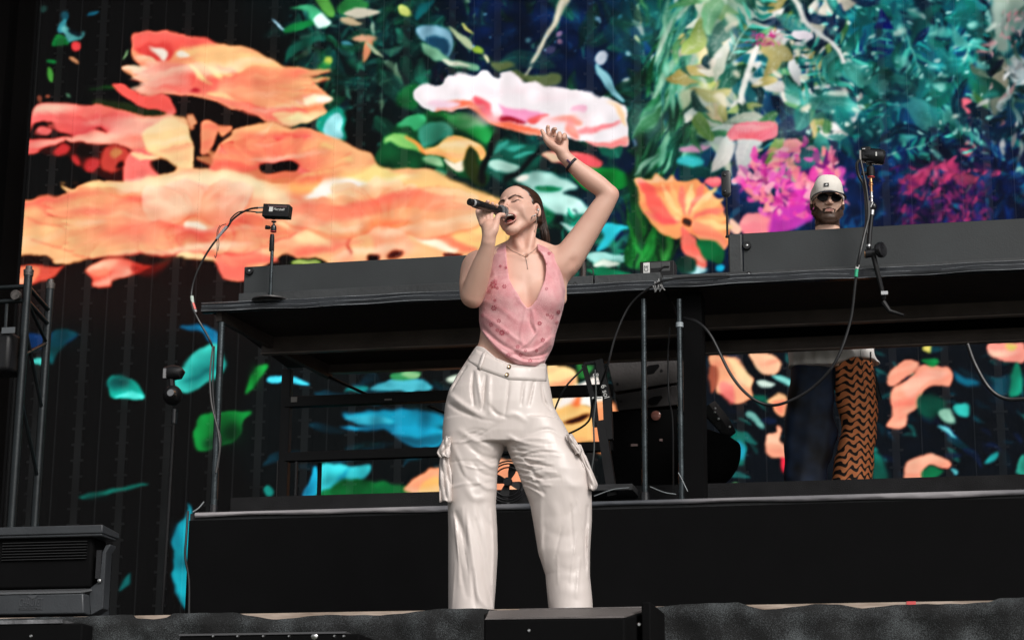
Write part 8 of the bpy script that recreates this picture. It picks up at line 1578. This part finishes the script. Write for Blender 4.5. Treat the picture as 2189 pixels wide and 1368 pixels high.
mus = (ax_ < .030) & (z_ < -.0275-.25*ax_) & (z_ > -.040-.3*ax_) & (Hd[:, 1] < -.07)
gob = (ax_ > .024) & (ax_ < .034) & (z_ < -.034) & (z_ > -.07) & (Hd[:, 1] < -.05)
side = (ax_ > .060) & (z_ < .010) & (Hd[:, 1] < .004) & (Hd[:, 1] > -.03) & (z_ > -.09)
beard = jaw | mus | gob | side
Cd[beard] = (.075, .040, .026)
lp2 = ((Hd[:, 0]/.021)**2+((Hd[:, 2]+.0445)/.0075)**2 < 1) & (Hd[:, 1] < -.08); Cd[lp2] = (.42, .17, .14)
hr = (Hd[:, 1] > .03) & (Hd[:, 2] > -.05); Cd[hr] = (.16, .10, .06)
djb = mkobj('body', G.W(Vd), Qd, None, dj, angle=0); tintmesh(djb, Cd); djb.data.materials.append(tintmat('fair_skin', .42, .12, .05, 500))
# beard hair
rs = random.Random(21); bb = MB(); GB2 = bvh(djb); sel = np.where(beard)[0]; Wd = G.W(Vd)
for i in rs.sample(list(sel), min(1500, len(sel))):
    p = Vector(Wd[i]); o2 = Vector(G.W(gq(0, -.02, -.03))); n2 = (p-o2).normalized(); tdir = (n2*.5+Vector((0, 0, -1))+Vector((rs.uniform(-.4, .4), rs.uniform(-.4, .4), 0))).normalized()
    e = tdir.orthogonal().normalized()*.0009; L2 = rs.uniform(.003, .007); bb.add([p-e, p+e, p+n2*.002+tdir*L2], [(0, 1, 2)])
build('beard', bb, mat('brown_beard_hair', (.060, .030, .018), .6), dj, angle=0)
_ = 0; fmG = Matrix(((rt.x, fh.x, 0), (rt.y, fh.y, 0), (0, 0, 1))); MG = fmG@Matrix(GM.tolist())
gw = lambda x, y, z: Vector(G.W(gq(x, y, z)))
# sunglasses
sg = MB()
for s_ in (-1, 1): sg.add([gw(s_*(.034+.031*math.cos(t)*(1 if abs(math.cos(t)) < .7 else .95)), -.100+.012*abs(math.cos(t)+(1 if s_*math.cos(t) > 0 else 0))*.5, .021+.021*math.sin(t)) for t in np.linspace(0, 6.283, 20, endpoint=False)], [tuple(range(20))])
o = build('sunglasses', sg, mat('black_lens', (.004, .004, .005), .35, spec=.2), dj, smooth=False); s_ = o.modifiers.new('t', 'SOLIDIFY'); s_.thickness = .004
build('sunglasses_frame', MB().tube([gw(-.078, -.01, .022), gw(-.066, -.082, .024), gw(-.03, -.103, .030), gw(0, -.108, .027), gw(.03, -.103, .030), gw(.066, -.082, .024), gw(.078, -.01, .022)], .0028, 6), BLKG, dj)
# cap: crown, brim, badge
cw = mat('off_white_cap_twill', (.80, .75, .68), .75, 0, .15, 400, .06, 20)
fc_ = Field(axis([(GO[0]-.11, GO[0]+.11, .003)]), axis([(GO[1]-.14, GO[1]+.14, .0035)]), axis([(GO[2]-.02, GO[2]+.17, .003)]))
fc_.ell(gq(0, .012, .050), (.088, .108, .092), GM, .01); fc_.ell(gq(0, -.046, .092), (.072, .052, .058), GM, .02); fc_.cone(gq(-.022, -.045, .122), gq(.022, -.045, .122), .022, .022, .03); fc_.cone(gq(0, -.03, .140), gq(0, .0, .138), .010, .012, .02)
cp = gq(0, 0, .026); nc = GM@np.array([0, .33, 1.0])
fc_.cut((-9, -9, -9), (9, 9, 9), lambda X_, Y_, Z_: (X_-cp[0])*nc[0]+(Y_-cp[1])*nc[1]+(Z_-cp[2])*nc[2], .002)
Vc, Qc = fc_.surface(1); build_cap = mkobj('cap_crown', G.W(Vc), Qc, cw, dj, angle=0)
v = []; nB = 24
for i in range(nB+1):
    a = math.pi*(i/nB); x_ = -math.cos(a)*.088; s2 = math.sin(a)
    for k in range(6):
        t = k/5; v.append(gw(x_*(1+.03*t), -.050-.048*s2**.7*(1 if k else .85)-t*.066*s2**.6, .044+.014*s2-.022*(1-s2)-.022*t*s2))
f = [(i*6+k, i*6+k+1, i*6+k+7, i*6+k+6) for i in range(nB) for k in range(5)]
o = mkobj('cap_brim', v, f, mat('navy_black_brim', (.008, .010, .022), .7), dj, angle=0); s_ = o.modifiers.new('t', 'SOLIDIFY'); s_.thickness = .004
CBv = bvh(build_cap)
p, nr = hit(CBv, 1766.5, 395.5, .001)
if p is not None:
    nr = nr.normalized(); ex = UPV.cross(nr).normalized(); ey = nr.cross(ex); Mx = Matrix((ex, ey, nr)).transposed(); bd_ = build('cap_badge', MB().obox(p, (.026, .019, .003), Mx), mat('black_patch', (.02, .02, .02), .6), dj)
    build('badge_mark', MB().prism([p+Mx@Vector(q) for q in ((-.008, -.004, .0016), (.004, -.004, .0016), (.008, .002, .0016), (.001, .005, .0016))], nr*.0012), WHT, dj)
# T-shirt
shm = mat('off_white_cotton', (.86, .83, .80), .8, 0, .25, 25, .06, 6)
fs_ = Field(axis([(bx0, bx1, .0042)]), axis([(-.18, .20, .006)]), axis([(zg(798), zg(505), .005)]))
fs_.slices([(zg(796), g(1689, 790)[0], g(1884, 780)[0], .0, .145), (zg(755), g(1688, 755)[0], g(1872, 755)[0], .0, .142), (zg(700), g(1692, 700)[0], g(1862, 700)[0], .01, .14), (zg(600), g(1694, 600)[0], g(1856, 600)[0], .015, .135), (zg(545), g(1688, 545)[0], g(1858, 545)[0], .02, .11), (zg(520), g(1712, 520)[0], g(1832, 520)[0], .03, .08)], .02, 2.3,
           lambda X_, Y_, Z_, yc: .005*np.sin(X_*55+Z_*22)*np.sin(Z_*31+1)+.003*np.sin(X_*110+3))
for s_, x_ in ((-1, 1690), (1, 1855)): fs_.cone(g(x_, 552, .03), g(x_+s_*8, 622, .02), .066, .062, .02)
polycut_f = polycut
hemP = [g(*q)[[0, 2]] for q in ((1660, 783), (1690, 785), (1730, 790), (1771, 791), (1795, 783), (1815, 776), (1850, 776), (1884, 780), (1910, 781))]
fs_.cut((-9, -9, zg(810)), (9, 9, zg(760)), lambda X_, Y_, Z_: Z_-np.interp(X_.ravel(), [a[0] for a in hemP], [a[1] for a in hemP])[:, None, None]+0*Y_, .002)
Vs, Qs = fs_.surface(1); mkobj('t_shirt', G.W(Vs), Qs, shm, dj, angle=0)
# trousers, one leg navy, one leg printed
fp = Field(axis([(bx0, bx1, .0034)]), axis([(-.17, .17, .0048)]), axis([(zg(1080), zg(770), .0034)]))
nl = [(778, 1697, 1782), (784, 1694, 1783), (852, 1684, 1786), (872, 1682, 1780), (918, 1677, 1792), (934, 1678, 1790), (960, 1679, 1783), (997, 1680, 1771), (1042, 1680, 1769), (1079, 1680, 1768)]
ol = [(778, 1780, 1863), (784, 1780, 1865), (857, 1784, 1874), (904, 1797, 1872), (927, 1799, 1870), (958, 1790, 1867), (1009, 1780, 1864), (1040, 1777, 1862), (1079, 1775, 1861)]
fold = lambda X_, Y_, Z_, yc: .005*np.sin(X_*30+Z_*26)*np.sin(Z_*17+X_*9)+.003*np.sin(X_*70-Z_*12)
fp.slices([(zg(a), g(b, a)[0], g(c, a)[0], .01, .10) for a, b, c in nl], .004, 2.3, fold); fp.slices([(zg(a), g(b, a)[0], g(c, a)[0], -.02, .105) for a, b, c in ol], .004, 2.3, fold)
Vp, Qp = fp.surface(1)
xm = np.interp(Vp[:, 2], [zg(1079), zg(1009), zg(958), zg(904), zg(857), zg(778)], [g(1772, 1079)[0], g(1775, 1009)[0], g(1786, 958)[0], g(1795, 904)[0], g(1785, 857)[0], g(1781, 778)[0]])
cl_ = np.zeros((len(Vp), 3)); cl_[:, 0] = (Vp[:, 0] > xm); cl_[:, 1] = Vp[:, 0]+.006*np.sin(Vp[:, 2]*22)+.35*Vp[:, 1]; cl_[:, 2] = Vp[:, 2]+.008*np.sin(Vp[:, 0]*30+Vp[:, 2]*9)-.10*Vp[:, 0]
tp_ = bpy.data.materials.new('two_tone_trousers'); tp_.use_nodes = True; _n = tp_.node_tree; _b = _n.nodes['Principled BSDF']; _L = _n.links.new; _b.inputs['Roughness'].default_value = .7
_at = _n.nodes.new('ShaderNodeAttribute'); _at.attribute_name = 'tint'; _sp = _n.nodes.new('ShaderNodeSeparateColor'); _L(_at.outputs['Color'], _sp.inputs[0])
def mth(op, a, b=None, c=None):
    q = _n.nodes.new('ShaderNodeMath'); q.operation = op
    for i, s in enumerate((a, b, c)):
        if s is None: continue
        if isinstance(s, (int, float)): q.inputs[i].default_value = s
        else: _L(s, q.inputs[i])
    return q.outputs[0]
u_ = mth('MULTIPLY', _sp.outputs[1], 6.283/.050); v_ = mth('MULTIPLY', _sp.outputs[2], 6.283/.040)
wv_ = mth('SINE', mth('ADD', v_, mth('MULTIPLY', mth('SINE', mth('ADD', u_, mth('MULTIPLY', mth('SINE', v_), .35))), 1.9))); blk_ = mth('GREATER_THAN', mth('ADD', wv_, mth('MULTIPLY', mth('SINE', mth('ADD', u_, 1.2)), .35)), .30)
m1_ = _n.nodes.new('ShaderNodeMix'); m1_.data_type = 'RGBA'; _L(blk_, m1_.inputs[0]); m1_.inputs[6].default_value = (1.0, .33, .12, 1); m1_.inputs[7].default_value = (.012, .008, .008, 1)
_tc = _n.nodes.new('ShaderNodeTexCoord'); _no = _n.nodes.new('ShaderNodeTexNoise'); _no.inputs['Scale'].default_value = 7; _L(_tc.outputs['Object'], _no.inputs['Vector']); _c2 = _n.nodes.new('ShaderNodeValToRGB'); _c2.color_ramp.elements[0].position = .4; _c2.color_ramp.elements[0].color = (.006, .006, .008, 1); _c2.color_ramp.elements[1].position = .7; _c2.color_ramp.elements[1].color = (.016, .036, .085, 1); _L(_no.outputs[0], _c2.inputs[0])
m2_ = _n.nodes.new('ShaderNodeMix'); m2_.data_type = 'RGBA'; _L(_sp.outputs[0], m2_.inputs[0]); _L(_c2.outputs[0], m2_.inputs[6]); _L(m1_.outputs[2], m2_.inputs[7]); _L(m2_.outputs[2], _b.inputs['Base Color'])
trd = mkobj('trousers', G.W(Vp), Qp, tp_, dj, angle=0); tintmesh(trd, cl_)
build('hip_pouch', MB().tube([G.W(g(1862, 782, -.06)), G.W(g(1869, 805, -.06)), G.W(g(1873, 835, -.06)), G.W(g(1878, 856, -.05))], [.010, .012, .016, .020], 8), BLK, dj)
co_ = MB(); cpts = [Vector(G.W(g(1861+1.6*math.cos(k*1.1), 752+k*.35, -.16+.004*math.sin(k*1.1)))) for k in range(66)]; co_.tube(cpts, .0016, 5); build('coiled_lead', co_, RUB, dj, angle=0)
build('thin_lead', MB().tube(spline([G.W(g(1839, 748, -.17)), G.W(g(1843, 790, -.16)), G.W(g(1848, 830, -.14)), G.W(g(1858, 850, -.13))], 5), .0012, 4), RUB, dj)
for x_, dy_ in ((1728, .0), (1822, -.02)): c = G.W(g(x_, 1080, dy_)); build('shoe', MB().ball((c[0], c[1]-.05, ZR+.045), (.05, .13, .045)), BLK, dj)
